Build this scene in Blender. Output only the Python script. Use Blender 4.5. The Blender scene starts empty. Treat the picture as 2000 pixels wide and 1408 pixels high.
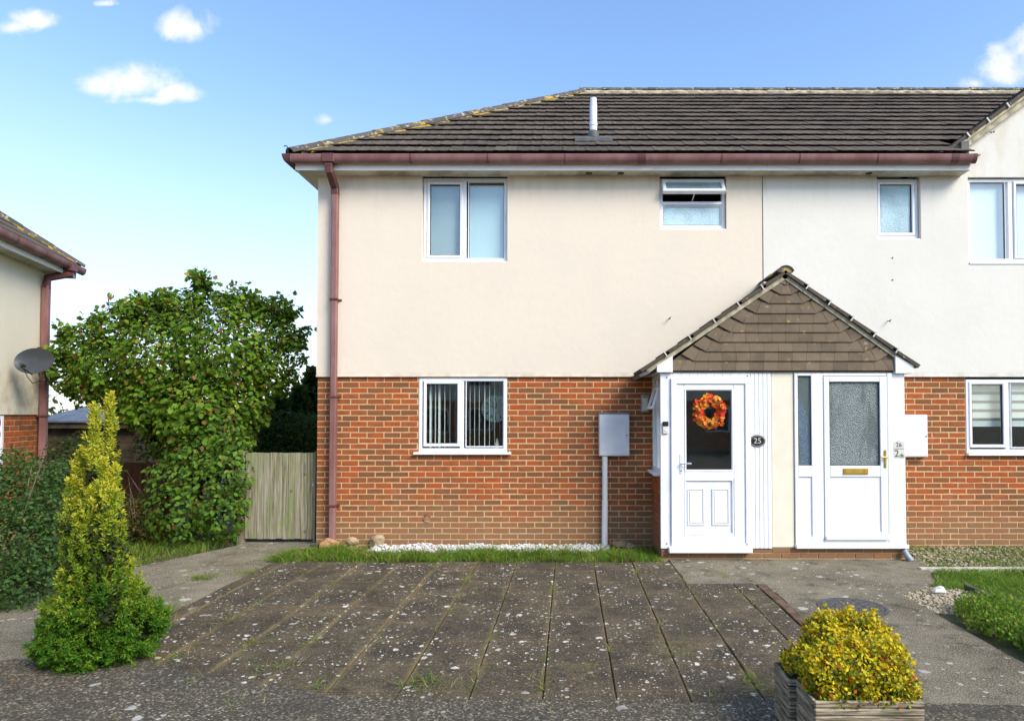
import bpy, math, random
import numpy as np
from mathutils import Vector, Matrix

random.seed(7)
rng = np.random.default_rng(11)
R = math.radians
scene = bpy.context.scene
COL = scene.collection

# ------------------------------------------------------------------ camera
F_PX, AX, AY, PITCH = 1280.0, 1111.0, 776.0, R(1.5)     # measured on the 2000 px wide photograph
CAM = Vector((0.0, -8.8, 1.74))
cam_d = bpy.data.cameras.new('camera')
cam = bpy.data.objects.new('camera', cam_d)
COL.objects.link(cam)
cam.location = CAM
cam.rotation_euler = (R(90) + PITCH, 0, 0)
cam_d.sensor_width = 36
cam_d.lens = F_PX / 2000 * 36
cam_d.shift_x = (1000 - AX) / 2000
cam_d.shift_y = (AY - 704) / 2000
cam_d.clip_end = 3000
cam_d.clip_start = 0.05
scene.camera = cam


def ray(px, py):
    u, v = (px - AX) / F_PX, (AY - py) / F_PX
    return Vector((u, math.cos(PITCH) - v * math.sin(PITCH), math.sin(PITCH) + v * math.cos(PITCH)))


def at(px, py, Y):
    """surveyed point: where the sight line through a photo pixel meets the vertical plane y = Y"""
    d = ray(px, py)
    return CAM + d * ((Y - CAM.y) / d.y)


def gnd(px, py, z=0.0):
    d = ray(px, py)
    return CAM + d * ((z - CAM.z) / d.z)


def XX(px, py, Y): return at(px, py, Y).x
def ZZ(px, py, Y): return at(px, py, Y).z


# ------------------------------------------------------------------ world, sun, exposure
SUN_DIR = Vector((0.66, -0.60, 0.72)).normalized()         # towards the sun
sun_el = math.asin(SUN_DIR.z)
sun_az = math.atan2(SUN_DIR.x, SUN_DIR.y)
world = bpy.data.worlds.new('World')
scene.world = world
world.use_nodes = True
sun_d = bpy.data.lights.new('sun', 'SUN')
sun_d.energy = 2.05
sun_d.angle = R(28)
sun_d.color = (1.0, 0.925, 0.79)
sun = bpy.data.objects.new('sun', sun_d)
COL.objects.link(sun)
sun.rotation_euler = (-SUN_DIR).to_track_quat('-Z', 'Y').to_euler()
vs = scene.view_settings
vs.view_transform = 'Standard'
vs.look = 'None'
vs.gamma = 1
vs.use_curve_mapping = False
vs.exposure = 1.14
SKY_STRENGTH = 0.15


# ------------------------------------------------------------------ node helpers
def N(nt, t, ins=None, **props):
    n = nt.nodes.new(t)
    for k, v in props.items():
        setattr(n, k, v)
    for k, v in (ins or {}).items():
        s = n.inputs[k]
        if isinstance(v, bpy.types.NodeSocket):
            nt.links.new(v, s)
        else:
            if s.type == 'RGBA' and len(v) == 3:
                v = (*v, 1)
            s.default_value = v
    return n


def math_(nt, op, a, b=0.0, c=None, clamp=False):
    ins = {0: a, 1: b}
    if c is not None:
        ins[2] = c
    return N(nt, 'ShaderNodeMath', ins, operation=op, use_clamp=clamp).outputs[0]


def mix(nt, f, a, b, blend='MIX'):
    return N(nt, 'ShaderNodeMix', {0: f, 6: a, 7: b}, data_type='RGBA', blend_type=blend).outputs[2]


def mr(nt, v, a, b, c=0.0, d=1.0, smooth=True):
    return N(nt, 'ShaderNodeMapRange', {0: v, 1: a, 2: b, 3: c, 4: d},
             interpolation_type='SMOOTHSTEP' if smooth else 'LINEAR').outputs[0]


def noise(nt, vec, scale, detail=4.0, rough=0.55, dist=0.0):
    return N(nt, 'ShaderNodeTexNoise', {'Vector': vec, 'Scale': scale, 'Detail': detail, 'Roughness': rough, 'Distortion': dist}).outputs[0]


def voro(nt, vec, scale, feature='F1', rnd=1.0):
    return N(nt, 'ShaderNodeTexVoronoi', {'Vector': vec, 'Scale': scale, 'Randomness': rnd}, feature=feature)


def scalev(nt, vec, s):
    return N(nt, 'ShaderNodeVectorMath', {0: vec, 1: s}, operation='MULTIPLY').outputs[0]


def pos(nt):
    return N(nt, 'ShaderNodeNewGeometry').outputs['Position']


def rnd_(nt):
    a = N(nt, 'ShaderNodeAttribute', attribute_name='rnd').outputs['Fac']
    o = N(nt, 'ShaderNodeObjectInfo').outputs['Random']
    return math_(nt, 'FRACT', math_(nt, 'ADD', a, o))


def sepz(nt, v, i=2):
    return N(nt, 'ShaderNodeSeparateXYZ', {0: v}).outputs[i]


def bump(nt, h, strength=0.3, dist=0.01):
    return N(nt, 'ShaderNodeBump', {'Height': h, 'Strength': strength, 'Distance': dist}).outputs[0]


def ramp(nt, f, stops):
    n = N(nt, 'ShaderNodeValToRGB', {0: f})
    e = n.color_ramp.elements
    while len(e) < len(stops):
        e.new(0.5)
    for el, (p, c) in zip(e, stops):
        el.position = p
        el.color = (*c, 1)
    return n.outputs[0]


MATS = {}


def M(name, fn):
    m = bpy.data.materials.new(name)
    m.use_nodes = True
    nt = m.node_tree
    b = nt.nodes['Principled BSDF']
    out = fn(nt) or {}
    for k, v in out.items():
        s = b.inputs[k]
        if isinstance(v, bpy.types.NodeSocket):
            nt.links.new(v, s)
        else:
            s.default_value = (*v, 1) if (s.type == 'RGBA' and len(v) == 3) else v
    MATS[name] = m
    return m


def plain(name, col, rough=0.6, var=0.12, scale=6.0, metallic=0.0, bumps=0.0, bscale=120.0, spec=0.4):
    def fn(nt):
        p = pos(nt)
        n = noise(nt, p, scale, 5)
        c = mix(nt, mr(nt, n, 0.3, 0.7), tuple(x * (1 - var) for x in col), tuple(min(1, x * (1 + var)) for x in col))
        d = {'Base Color': c, 'Roughness': mr(nt, noise(nt, p, scale * 4, 3), 0.3, 0.7, max(0, rough - .08), min(1, rough + .08)),
             'Metallic': metallic, 'Specular IOR Level': spec}
        if bumps:
            d['Normal'] = bump(nt, noise(nt, p, bscale, 4), bumps, 0.004)
        return d
    return M(name, fn)


# ------------------------------------------------------------------ sky with a few clouds (world directions)
def build_world():
    nt = world.node_tree
    nt.nodes.clear()
    sky = N(nt, 'ShaderNodeTexSky', sky_type='NISHITA', sun_disc=False)
    sky.sun_elevation = sun_el
    sky.sun_rotation = sun_az
    sky.altitude = 50
    sky.air_density = 1.0
    sky.dust_density = 0.6
    sky.ozone_density = 4.0
    d = N(nt, 'ShaderNodeTexCoord').outputs['Generated']
    s = N(nt, 'ShaderNodeSeparateXYZ', {0: d})
    y = math_(nt, 'MAXIMUM', s.outputs[1], 0.08)
    U = math_(nt, 'DIVIDE', s.outputs[0], y)
    V = math_(nt, 'DIVIDE', s.outputs[2], y)
    uv = N(nt, 'ShaderNodeCombineXYZ', {0: U, 1: V}).outputs[0]
    n1 = noise(nt, uv, 16.0, 8, 0.58, 0.3)
    n2 = noise(nt, scalev(nt, uv, (1, 1.6, 1)), 5.0, 6, 0.55)
    total = None
    for (px, py, a, b, k) in CLOUDS:
        r = ray(px, py)
        uc, vc = r.x / r.y, r.z / r.y
        a, b = a / F_PX, b / F_PX
        du = math_(nt, 'DIVIDE', math_(nt, 'SUBTRACT', U, uc), a)
        dv = math_(nt, 'DIVIDE', math_(nt, 'SUBTRACT', V, vc), b)
        # flat bases: squash below the centre
        dv = math_(nt, 'MULTIPLY', dv, mr(nt, dv, -0.2, 0.2, 1.5, 1.0))
        q = math_(nt, 'SQRT', math_(nt, 'ADD', math_(nt, 'POWER', du, 2.0), math_(nt, 'POWER', math_(nt, 'ABSOLUTE', dv), 2.0)))
        m = math_(nt, 'SUBTRACT', k, q)
        total = m if total is None else math_(nt, 'MAXIMUM', total, m)
    f = math_(nt, 'ADD', total, math_(nt, 'MULTIPLY', math_(nt, 'SUBTRACT', n1, 0.5), 2.4))
    f = math_(nt, 'ADD', f, math_(nt, 'MULTIPLY', math_(nt, 'SUBTRACT', n2, 0.5), 0.9))
    cl = mr(nt, f, 0.0, 1.0)
    cl = math_(nt, 'MULTIPLY', cl, mr(nt, s.outputs[1], 0.1, 0.2))
    cl = math_(nt, 'MULTIPLY', cl, 0.9)
    c = sky.outputs[0]
    el = N(nt, 'ShaderNodeSeparateXYZ', {0: N(nt, 'ShaderNodeVectorMath', {0: d}, operation='NORMALIZE').outputs[0]}).outputs[2]
    veil = mr(nt, el, 0.0, 0.46, 0.60, 0.0)                    # thin high haze, paler towards the horizon all round
    veil = math_(nt, 'MULTIPLY', veil, mr(nt, noise(nt, d, 2.2, 5, .6), .25, .75, .8, 1.2))
    c = mix(nt, veil, c, VEIL_COL)
    c = mix(nt, cl, c, CLOUD_COL)
    bg = N(nt, 'ShaderNodeBackground', {0: c, 1: SKY_STRENGTH})
    o = N(nt, 'ShaderNodeOutputWorld')
    nt.links.new(bg.outputs[0], o.inputs[0])


VEIL_COL = (2.9, 2.7, 2.75)
CLOUD_COL = (3.4, 3.4, 3.45)
CLOUDS = [(268, 166, 78, 42, 1.35), (335, 184, 62, 26, 1.2), (198, 172, 50, 28, 1.2), (290, 196, 90, 20, .95), (366, 58, 54, 38, 1.3), (72, 44, 66, 26, 1.25), (30, 54, 46, 22, 1.2),
          (205, 8, 48, 14, 0.6), (1965, 135, 70, 60, 0.9), (2010, 95, 60, 60, 0.9), (640, 235, 46, 26, 0.45), (300, 268, 50, 22, 0.4), (1900, 165, 50, 26, .6)]
build_world()


# ------------------------------------------------------------------ mesh helpers
class MB:
    def __init__(s):
        s.v, s.f, s.m, s.r = [], [], [], []
        s.mi = 0

    def poly(s, vs, fs, rnd=None):
        o = len(s.v)
        s.v += [tuple(p) for p in vs]
        s.f += [tuple(i + o for i in f) for f in fs]
        s.m += [s.mi] * len(fs)
        s.r += [0.0 if rnd is None else rnd] * len(fs)
        return s

    def box(s, x0, x1, y0, y1, z0, z1, c=0.0, rnd=None):
        if x0 > x1: x0, x1 = x1, x0
        if y0 > y1: y0, y1 = y1, y0
        if z0 > z1: z0, z1 = z1, z0
        c = min(c, (x1 - x0) * .45, (y1 - y0) * .45, (z1 - z0) * .45)
        if c <= 0:
            v = [(x, y, z) for x in (x0, x1) for y in (y0, y1) for z in (z0, z1)]
            f = [(0, 1, 3, 2), (4, 6, 7, 5), (0, 4, 5, 1), (2, 3, 7, 6), (0, 2, 6, 4), (1, 5, 7, 3)]
            return s.poly(v, f, rnd)
        # chamfered: 24 verts
        v, idx = [], {}
        for ix, x in enumerate((x0, x1)):
            for iy, y in enumerate((y0, y1)):
                for iz, z in enumerate((z0, z1)):
                    sx, sy, sz = (1 if ix == 0 else -1), (1 if iy == 0 else -1), (1 if iz == 0 else -1)
                    for ax in range(3):   # vertex lying on the face with normal axis ax
                        p = [x + sx * c, y + sy * c, z + sz * c]
                        p[ax] = (x, y, z)[ax]
                        idx[(ix, iy, iz, ax)] = len(v)
                        v.append(tuple(p))
        f = []
        I = idx
        for k in (0, 1):
            q = [I[(k, 0, 0, 0)], I[(k, 1, 0, 0)], I[(k, 1, 1, 0)], I[(k, 0, 1, 0)]]; f.append(q if k else q[::-1])
            q = [I[(0, k, 0, 1)], I[(1, k, 0, 1)], I[(1, k, 1, 1)], I[(0, k, 1, 1)]]; f.append(q[::-1] if k else q)
            q = [I[(0, 0, k, 2)], I[(1, 0, k, 2)], I[(1, 1, k, 2)], I[(0, 1, k, 2)]]; f.append(q if k else q[::-1])
        for a in (0, 1):
            for b in (0, 1):
                fl = (a + b) % 2
                q = [I[(0, a, b, 1)], I[(1, a, b, 1)], I[(1, a, b, 2)], I[(0, a, b, 2)]]; f.append(q if not fl else q[::-1])
                q = [I[(a, 0, b, 0)], I[(a, 1, b, 0)], I[(a, 1, b, 2)], I[(a, 0, b, 2)]]; f.append(q[::-1] if not fl else q)
                q = [I[(a, b, 0, 0)], I[(a, b, 1, 0)], I[(a, b, 1, 1)], I[(a, b, 0, 1)]]; f.append(q if not fl else q[::-1])
        for a in (0, 1):
            for b in (0, 1):
                for d in (0, 1):
                    q = [I[(a, b, d, 0)], I[(a, b, d, 1)], I[(a, b, d, 2)]]
                    f.append(q if (a + b + d) % 2 else q[::-1])
        return s.poly(v, f, rnd)

    def prism(s, pts, y0, y1, c=0.0):
        """polygon in x,z (any winding) extruded along y from y0 (front) to y1; c chamfers the front edge"""
        ar = sum(a[0] * b[1] - b[0] * a[1] for a, b in zip(pts, pts[1:] + pts[:1]))
        if ar < 0:
            pts = pts[::-1]
        n = len(pts)
        if c > 0:
            cx, cz = sum(p[0] for p in pts) / n, sum(p[1] for p in pts) / n
            def ins(p):
                d = math.hypot(p[0] - cx, p[1] - cz) or 1
                return (p[0] - (p[0] - cx) / d * c, p[1] - (p[1] - cz) / d * c)
            v = [(*[ins(p)[0]], y0, ins(p)[1]) for p in pts] + [(p[0], y0 + c, p[1]) for p in pts] + [(p[0], y1, p[1]) for p in pts]
            f = [tuple(range(n)), tuple(range(3 * n - 1, 2 * n - 1, -1))]
            for k in (0, 1):
                f += [(k * n + i, k * n + n + i, k * n + n + (i + 1) % n, k * n + (i + 1) % n) for i in range(n)]
            return s.poly(v, f)
        v = [(p[0], y0, p[1]) for p in pts] + [(p[0], y1, p[1]) for p in pts]
        f = [tuple(range(n)), tuple(range(2 * n - 1, n - 1, -1))] + [(i, n + i, n + (i + 1) % n, (i + 1) % n) for i in range(n)]
        return s.poly(v, f)

    def ring(s, x0, x1, z0, z1, w, y0, y1, c=0.006):
        """mitred rectangular frame; profile w wide, from y0 (front) to y1, chamfered front edges"""
        prof = [(0, y1), (0, y0 + c), (c, y0), (w - c, y0), (w, y0 + c), (w, y1)]
        v = []
        for (d, y) in prof:
            v += [(x0 + d, y, z0 + d), (x1 - d, y, z0 + d), (x1 - d, y, z1 - d), (x0 + d, y, z1 - d)]
        f = []
        n = len(prof)
        for k in range(n):
            a, b = k * 4, ((k + 1) % n) * 4
            for i in range(4):
                j = (i + 1) % 4
                f.append((a + i, a + j, b + j, b + i))
        return s.poly(v, f)

    def tube(s, pts, r, n=10, cap=True, square=False):
        pts = [Vector(p) for p in pts]
        rs = r if isinstance(r, (list, tuple)) else [r] * len(pts)
        v, f = [], []
        up = None
        for i, p in enumerate(pts):
            d = (pts[min(i + 1, len(pts) - 1)] - pts[max(i - 1, 0)]).normalized()
            if up is None:
                up = Vector((0, 1, 0)) if abs(d.y) < 0.9 else Vector((1, 0, 0))
            a = d.cross(up).normalized()
            up = a.cross(d).normalized()
            for k in range(n):
                t = 2 * math.pi * k / n + (math.pi / n if square else 0)
                q = p + (a * math.cos(t) + up * math.sin(t)) * rs[i]
                v.append(q)
        for i in range(len(pts) - 1):
            for k in range(n):
                j = (k + 1) % n
                f.append((i * n + k, i * n + j, (i + 1) * n + j, (i + 1) * n + k))
        if cap:
            f.append(tuple(range(n))[::-1])
            f.append(tuple(range((len(pts) - 1) * n, len(pts) * n)))
        return s.poly(v, f)

    def sqtube(s, pts, hw, c=0.012):
        """square-section pipe with chamfered corners, pts in a plane of constant y direction"""
        pts = [Vector(p) for p in pts]
        prof = [(-hw, -hw + c), (-hw, hw - c), (-hw + c, hw), (hw - c, hw), (hw, hw - c), (hw, -hw + c), (hw - c, -hw), (-hw + c, -hw)]
        v, f = [], []
        for i, p in enumerate(pts):
            d = (pts[min(i + 1, len(pts) - 1)] - pts[max(i - 1, 0)]).normalized()
            yv = Vector((0, 1, 0))
            yv = (yv - d * yv.dot(d)).normalized()
            a = yv.cross(d).normalized()
            for (q, w) in prof:
                v.append(p + a * q + yv * w)
        n = 8
        for i in range(len(pts) - 1):
            for k in range(n):
                j = (k + 1) % n
                f.append((i * n + k, i * n + j, (i + 1) * n + j, (i + 1) * n + k))
        f.append(tuple(range(n))[::-1])
        f.append(tuple(range((len(pts) - 1) * n, len(pts) * n)))
        return s.poly(v, f)

    def lathe(s, prof, cx, cy, n=24, axis='z', cz=0.0):
        """profile of (radius, height); axis z (around cx,cy) or y (around cx,cz, height along y)"""
        v, f = [], []
        for (r, h) in prof:
            for k in range(n):
                t = 2 * math.pi * k / n
                if axis == 'z':
                    v.append((cx + r * math.cos(t), cy + r * math.sin(t), h))
                else:
                    v.append((cx + r * math.cos(t), h, cz + r * math.sin(t)))
        for i in range(len(prof) - 1):
            for k in range(n):
                j = (k + 1) % n
                f.append((i * n + k, i * n + j, (i + 1) * n + j, (i + 1) * n + k))
        f.append(tuple(range(n))[::-1])
        f.append(tuple(range((len(prof) - 1) * n, len(prof) * n)))
        return s.poly(v, f)

    def wall(s, x0, x1, z0, z1, y0, y1, holes):
        """slab facing -y with rectangular holes and reveals"""
        xs = sorted({x0, x1, *[min(max(h[i], x0), x1) for h in holes for i in (0, 1)]})
        zs = sorted({z0, z1, *[min(max(h[i], z0), z1) for h in holes for i in (2, 3)]})
        def inh(xm, zm): return any(h[0] < xm < h[1] and h[2] < zm < h[3] for h in holes)
        solid = {}
        for i in range(len(xs) - 1):
            for j in range(len(zs) - 1):
                solid[(i, j)] = not inh((xs[i] + xs[i + 1]) / 2, (zs[j] + zs[j + 1]) / 2)
        for (i, j), ok in solid.items():
            if not ok: continue
            a, b, c, d = xs[i], xs[i + 1], zs[j], zs[j + 1]
            s.poly([(a, y0, c), (b, y0, c), (b, y0, d), (a, y0, d)], [(0, 1, 2, 3)])
            s.poly([(a, y1, c), (b, y1, c), (b, y1, d), (a, y1, d)], [(3, 2, 1, 0)])
            for (di, dj, q) in ((-1, 0, [(a, y0, c), (a, y0, d), (a, y1, d), (a, y1, c)]), (1, 0, [(b, y0, c), (b, y1, c), (b, y1, d), (b, y0, d)]),
                                (0, -1, [(a, y0, c), (a, y1, c), (b, y1, c), (b, y0, c)]), (0, 1, [(a, y0, d), (b, y0, d), (b, y1, d), (a, y1, d)])):
                if not solid.get((i + di, j + dj), False):
                    s.poly(q, [(0, 1, 2, 3)])
        return s


WL = {}      # world position of every object's origin


def link(name, me, parent=None, loc=(0, 0, 0), **kw):
    o = bpy.data.objects.new(name, me)
    COL.objects.link(o)
    loc = Vector(loc)
    WL[o.name] = loc
    if parent is not None:
        o.parent = parent
        o.location = loc - WL[parent.name]
    else:
        o.location = loc
    for k, v in kw.items():
        o[k] = v
    return o


def thing(name, label, cat, loc, group=None, parent=None):
    o = link(name, None, None, loc)
    o['label'] = label
    o['category'] = cat
    if group: o['group'] = group
    o.empty_display_size = 0.1
    return o


def tag(o, label, cat, group=None, kind=None):
    o['label'] = label
    o['category'] = cat
    if group: o['group'] = group
    if kind: o['kind'] = kind
    return o


def finish_mesh(me, smooth):
    if smooth:
        me.polygons.foreach_set('use_smooth', [True] * len(me.polygons))
        if smooth != True:
            me.set_sharp_from_angle(angle=R(smooth))
    me.update()


def add(name, mb, mat, parent=None, origin=None, smooth=0, **kw):
    vs_ = mb.v
    if origin is None:
        xs = [p[0] for p in vs_]; ys = [p[1] for p in vs_]; zs = [p[2] for p in vs_]
        origin = ((min(xs) + max(xs)) / 2, (min(ys) + max(ys)) / 2, min(zs))
    ox, oy, oz = origin
    me = bpy.data.meshes.new(name)
    me.from_pydata([(p[0] - ox, p[1] - oy, p[2] - oz) for p in vs_], [], mb.f)
    for m in (mat if isinstance(mat, (list, tuple)) else [mat]):
        me.materials.append(MATS[m] if isinstance(m, str) else m)
    if max(mb.m, default=0) > 0:
        me.polygons.foreach_set('material_index', mb.m)
    if any(mb.r):
        a = me.attributes.new('rnd', 'FLOAT', 'FACE')
        a.data.foreach_set('value', mb.r)
    finish_mesh(me, smooth)
    return link(name, me, parent, origin, **kw)


def fast_mesh(name, verts, tris_or_quads, cols=None, mat=None):
    """numpy arrays -> mesh; cols per vertex"""
    me = bpy.data.meshes.new(name)
    v = np.asarray(verts, dtype=np.float32)
    f = np.asarray(tris_or_quads, dtype=np.int32)
    k = f.shape[1]
    me.vertices.add(len(v)); me.vertices.foreach_set('co', v.ravel())
    me.loops.add(f.size); me.loops.foreach_set('vertex_index', f.ravel())
    me.polygons.add(len(f))
    me.polygons.foreach_set('loop_start', np.arange(0, f.size, k, dtype=np.int32))
    me.update(calc_edges=True)
    if cols is not None:
        a = me.color_attributes.new('col', 'FLOAT_COLOR', 'POINT')
        c = np.ones((len(v), 4), dtype=np.float32); c[:, :3] = cols
        a.data.foreach_set('color', c.ravel())
    if mat: me.materials.append(MATS[mat])
    return me


# ------------------------------------------------------------------ materials
def upvc(name, col, rough=0.32):
    def fn(nt):
        p = pos(nt)
        g = mr(nt, noise(nt, p, 3.0, 6, 0.65), 0.52, 0.8)
        c = mix(nt, math_(nt, 'MULTIPLY', g, 0.22), col, (0.45, 0.43, 0.36))
        return {'Base Color': c, 'Roughness': mr(nt, noise(nt, p, 9, 4), .3, .7, rough - .06, rough + .12), 'Specular IOR Level': 0.4}
    return M(name, fn)


def render_mat(name, col, col2, stain):
    def fn(nt):
        p = pos(nt)
        big = noise(nt, p, 0.9, 5, 0.6)
        c = mix(nt, mr(nt, big, 0.35, 0.7), col, col2)
        st = noise(nt, scalev(nt, p, (3.0, 1, 0.35)), 2.2, 6, 0.65)           # rain streaks
        c = mix(nt, math_(nt, 'MULTIPLY', mr(nt, st, 0.55, 0.8), 0.35), c, stain)
        blot = mr(nt, noise(nt, p, 2.7, 7, 0.7), 0.62, 0.8)
        c = mix(nt, math_(nt, 'MULTIPLY', blot, 0.3), c, stain)
        # green-brown dirt just below the soffit and along the drip edge
        z = sepz(nt, p)
        up = math_(nt, 'MULTIPLY', mr(nt, z, 4.5, 4.95), mr(nt, noise(nt, scalev(nt, p, (2.5, 1, 0.6)), 2.5, 6, .6), 0.42, 0.7))
        c = mix(nt, math_(nt, 'MULTIPLY', up, 0.35), c, (0.58, 0.48, 0.29))
        lo = math_(nt, 'MULTIPLY', mr(nt, z, 2.34, 2.25), mr(nt, noise(nt, p, 6, 5, .6), 0.35, 0.7))
        c = mix(nt, math_(nt, 'MULTIPLY', lo, 0.45), c, (0.35, 0.29, 0.2))
        h = math_(nt, 'ADD', noise(nt, p, 110, 4, .7), math_(nt, 'MULTIPLY', noise(nt, p, 9, 3), 1.2))
        c = mix(nt, mr(nt, noise(nt, p, 110, 4, .7), .35, .65, .12, 0), c, stain)
        return {'Base Color': c, 'Roughness': 0.88, 'Normal': bump(nt, h, 0.35, 0.006), 'Specular IOR Level': 0.2}
    return M(name, fn)


render_mat('render_cream', (0.80, 0.70, 0.56), (0.765, 0.675, 0.55), (0.70, 0.60, 0.46))
render_mat('render_white', (0.78, 0.75, 0.67), (0.745, 0.715, 0.635), (0.66, 0.60, 0.46))
render_mat('render_neighbour', (0.80, 0.73, 0.57), (0.76, 0.69, 0.54), (0.66, 0.58, 0.43))


def brick_fn(nt):
    p = pos(nt)
    r = rnd_(nt)
    c = ramp(nt, r, [(0.0, (0.20, 0.088, 0.042)), (0.2, (0.27, 0.100, 0.042)), (0.42, (0.34, 0.100, 0.037)), (0.72, (0.42, 0.108, 0.035)), (1.0, (0.43, 0.090, 0.026))])
    off = N(nt, 'ShaderNodeVectorMath', {0: p, 1: N(nt, 'ShaderNodeCombineXYZ', {0: math_(nt, 'MULTIPLY', r, 37.0), 1: 0.0, 2: math_(nt, 'MULTIPLY', r, 91.0)}).outputs[0]}, operation='ADD').outputs[0]
    n1 = noise(nt, scalev(nt, off, (1, 1, 2.2)), 7.5, 4, 0.6)
    c = mix(nt, math_(nt, 'MULTIPLY', mr(nt, n1, 0.46, 0.64), 0.7), c, (0.185, 0.092, 0.045))
    n2 = noise(nt, p, 90, 3, 0.7)
    c = mix(nt, math_(nt, 'MULTIPLY', mr(nt, n2, 0.5, 0.75), 0.25), c, (0.12, 0.065, 0.045))
    z = sepz(nt, p)
    d = math_(nt, 'ADD', mr(nt, z, 1.15, 0.05, 0.0, 0.95), math_(nt, 'MULTIPLY', math_(nt, 'SUBTRACT', noise(nt, p, 1.6, 6, .65), 0.5), 1.1))
    c = mix(nt, mr(nt, d, 0.25, 1.0, 0, 0.72), c, (0.27, 0.165, 0.088))
    # pale lime bloom in patches
    x = sepz(nt, p, 0)
    e = math_(nt, 'MULTIPLY', mr(nt, noise(nt, p, 2.4, 7, .72), 0.56, 0.74), math_(nt, 'ADD', 0.25, mr(nt, math_(nt, 'ABSOLUTE', math_(nt, 'SUBTRACT', x, 5.1)), 0.5, 0.15, 0.0, 0.6)))
    c = mix(nt, math_(nt, 'MULTIPLY', e, 0.6), c, (0.42, 0.34, 0.28))
    return {'Base Color': c, 'Roughness': 0.9, 'Specular IOR Level': 0.15, 'Normal': bump(nt, math_(nt, 'ADD', n2, noise(nt, p, 300, 2)), 0.5, 0.003)}


M('brick', brick_fn)


def mortar_fn(nt):
    p = pos(nt)
    n = noise(nt, p, 14, 5, .6)
    c = mix(nt, mr(nt, n, .3, .7), (0.56, 0.35, 0.16), (0.68, 0.455, 0.235))
    d = math_(nt, 'ADD', mr(nt, sepz(nt, p), 0.8, 0.0, 0, 0.6), math_(nt, 'MULTIPLY', math_(nt, 'SUBTRACT', noise(nt, p, 2, 6), .5), 0.8))
    c = mix(nt, mr(nt, d, 0.2, 0.9, 0, 0.5), c, (0.33, 0.24, 0.15))
    return {'Base Color': c, 'Roughness': 0.95, 'Specular IOR Level': 0.1, 'Normal': bump(nt, noise(nt, p, 220, 3), 0.5, 0.003)}


M('mortar', mortar_fn)


def side_brick_fn(nt):
    g = N(nt, 'ShaderNodeNewGeometry')
    s = N(nt, 'ShaderNodeSeparateXYZ', {0: g.outputs['Position']})
    uv = N(nt, 'ShaderNodeCombineXYZ', {0: math_(nt, 'ADD', s.outputs[0], s.outputs[1]), 1: s.outputs[2]}).outputs[0]
    b = N(nt, 'ShaderNodeTexBrick', {'Vector': uv, 'Color1': (0.38, 0.11, 0.04), 'Color2': (0.17, 0.085, 0.045), 'Mortar': (0.6, 0.42, 0.22), 'Scale': 1.0,
                                     'Mortar Size': 0.005, 'Brick Width': 0.225, 'Row Height': 0.075, 'Mortar Smooth': 0.1})
    return {'Base Color': b.outputs[0], 'Roughness': 0.9, 'Normal': bump(nt, b.outputs[1], -0.4, 0.004)}


M('brick_texture', side_brick_fn)


def tile_fn(base, warm, lich, amount):
    def fn(nt):
        p = pos(nt)
        r = rnd_(nt)
        c = mix(nt, r, base, warm)
        c = mix(nt, math_(nt, 'MULTIPLY', mr(nt, noise(nt, p, 5, 6, .65), .42, .7), .5), c, tuple(x * 1.9 for x in base))
        v = voro(nt, N(nt, 'ShaderNodeVectorMath', {0: p, 1: scalev(nt, N(nt, 'ShaderNodeTexNoise', {'Vector': p, 'Scale': 20.0}).outputs[1], (.06, .06, .06))}, operation='ADD').outputs[0], 16.0)
        sp = math_(nt, 'MULTIPLY', mr(nt, v.outputs['Distance'], 0.34, 0.22), mr(nt, sepz(nt, v.outputs['Color'], 0), 1 - amount, 1 - amount + .06))
        sp = math_(nt, 'MULTIPLY', sp, mr(nt, noise(nt, p, 1.3, 4), .38, .62))
        lc = mix(nt, mr(nt, sepz(nt, v.outputs['Color'], 1), .45, .55), (0.36, 0.34, 0.28), lich)
        c = mix(nt, math_(nt, 'MULTIPLY', sp, .75), c, lc)
        fine = noise(nt, p, 60, 4, .7)
        c = mix(nt, math_(nt, 'MULTIPLY', mr(nt, fine, .6, .72), .5), c, (0.26, 0.24, 0.17))
        return {'Base Color': c, 'Roughness': 0.85, 'Specular IOR Level': 0.25, 'Normal': bump(nt, fine, .5, .005)}
    return fn


M('roof_tile', tile_fn((0.070, 0.057, 0.044), (0.115, 0.090, 0.066), (0.36, 0.27, 0.06), 0.34))
M('shingle', tile_fn((0.125, 0.094, 0.062), (0.185, 0.137, 0.090), (0.50, 0.33, 0.02), 0.16))


def hip_fn(nt):
    p = pos(nt)
    c = mix(nt, rnd_(nt), (0.055, 0.05, 0.047), (0.10, 0.085, 0.07))
    n = noise(nt, p, 4.5, 7, .7)
    c = mix(nt, mr(nt, n, .57, .64), c, (0.40, 0.27, 0.03))
    c = mix(nt, math_(nt, 'MULTIPLY', mr(nt, noise(nt, p, 14, 5, .7), .56, .64), .8), c, (0.45, 0.41, 0.31))
    return {'Base Color': c, 'Roughness': .9, 'Normal': bump(nt, noise(nt, p, 60, 4), .5, .006)}


M('hip_tile', hip_fn)


def hipm_fn(nt):
    p = pos(nt)
    c = mix(nt, mr(nt, noise(nt, p, 5, 6, .7), .40, .54), (0.40, 0.35, 0.25), (0.42, 0.28, 0.03))
    c = mix(nt, mr(nt, noise(nt, p, 9, 6, .7), .48, .6), c, (0.10, 0.09, 0.06))
    return {'Base Color': c, 'Roughness': .95, 'Normal': bump(nt, noise(nt, p, 40, 5), .8, .01)}


M('hip_mortar', hipm_fn)


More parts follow.
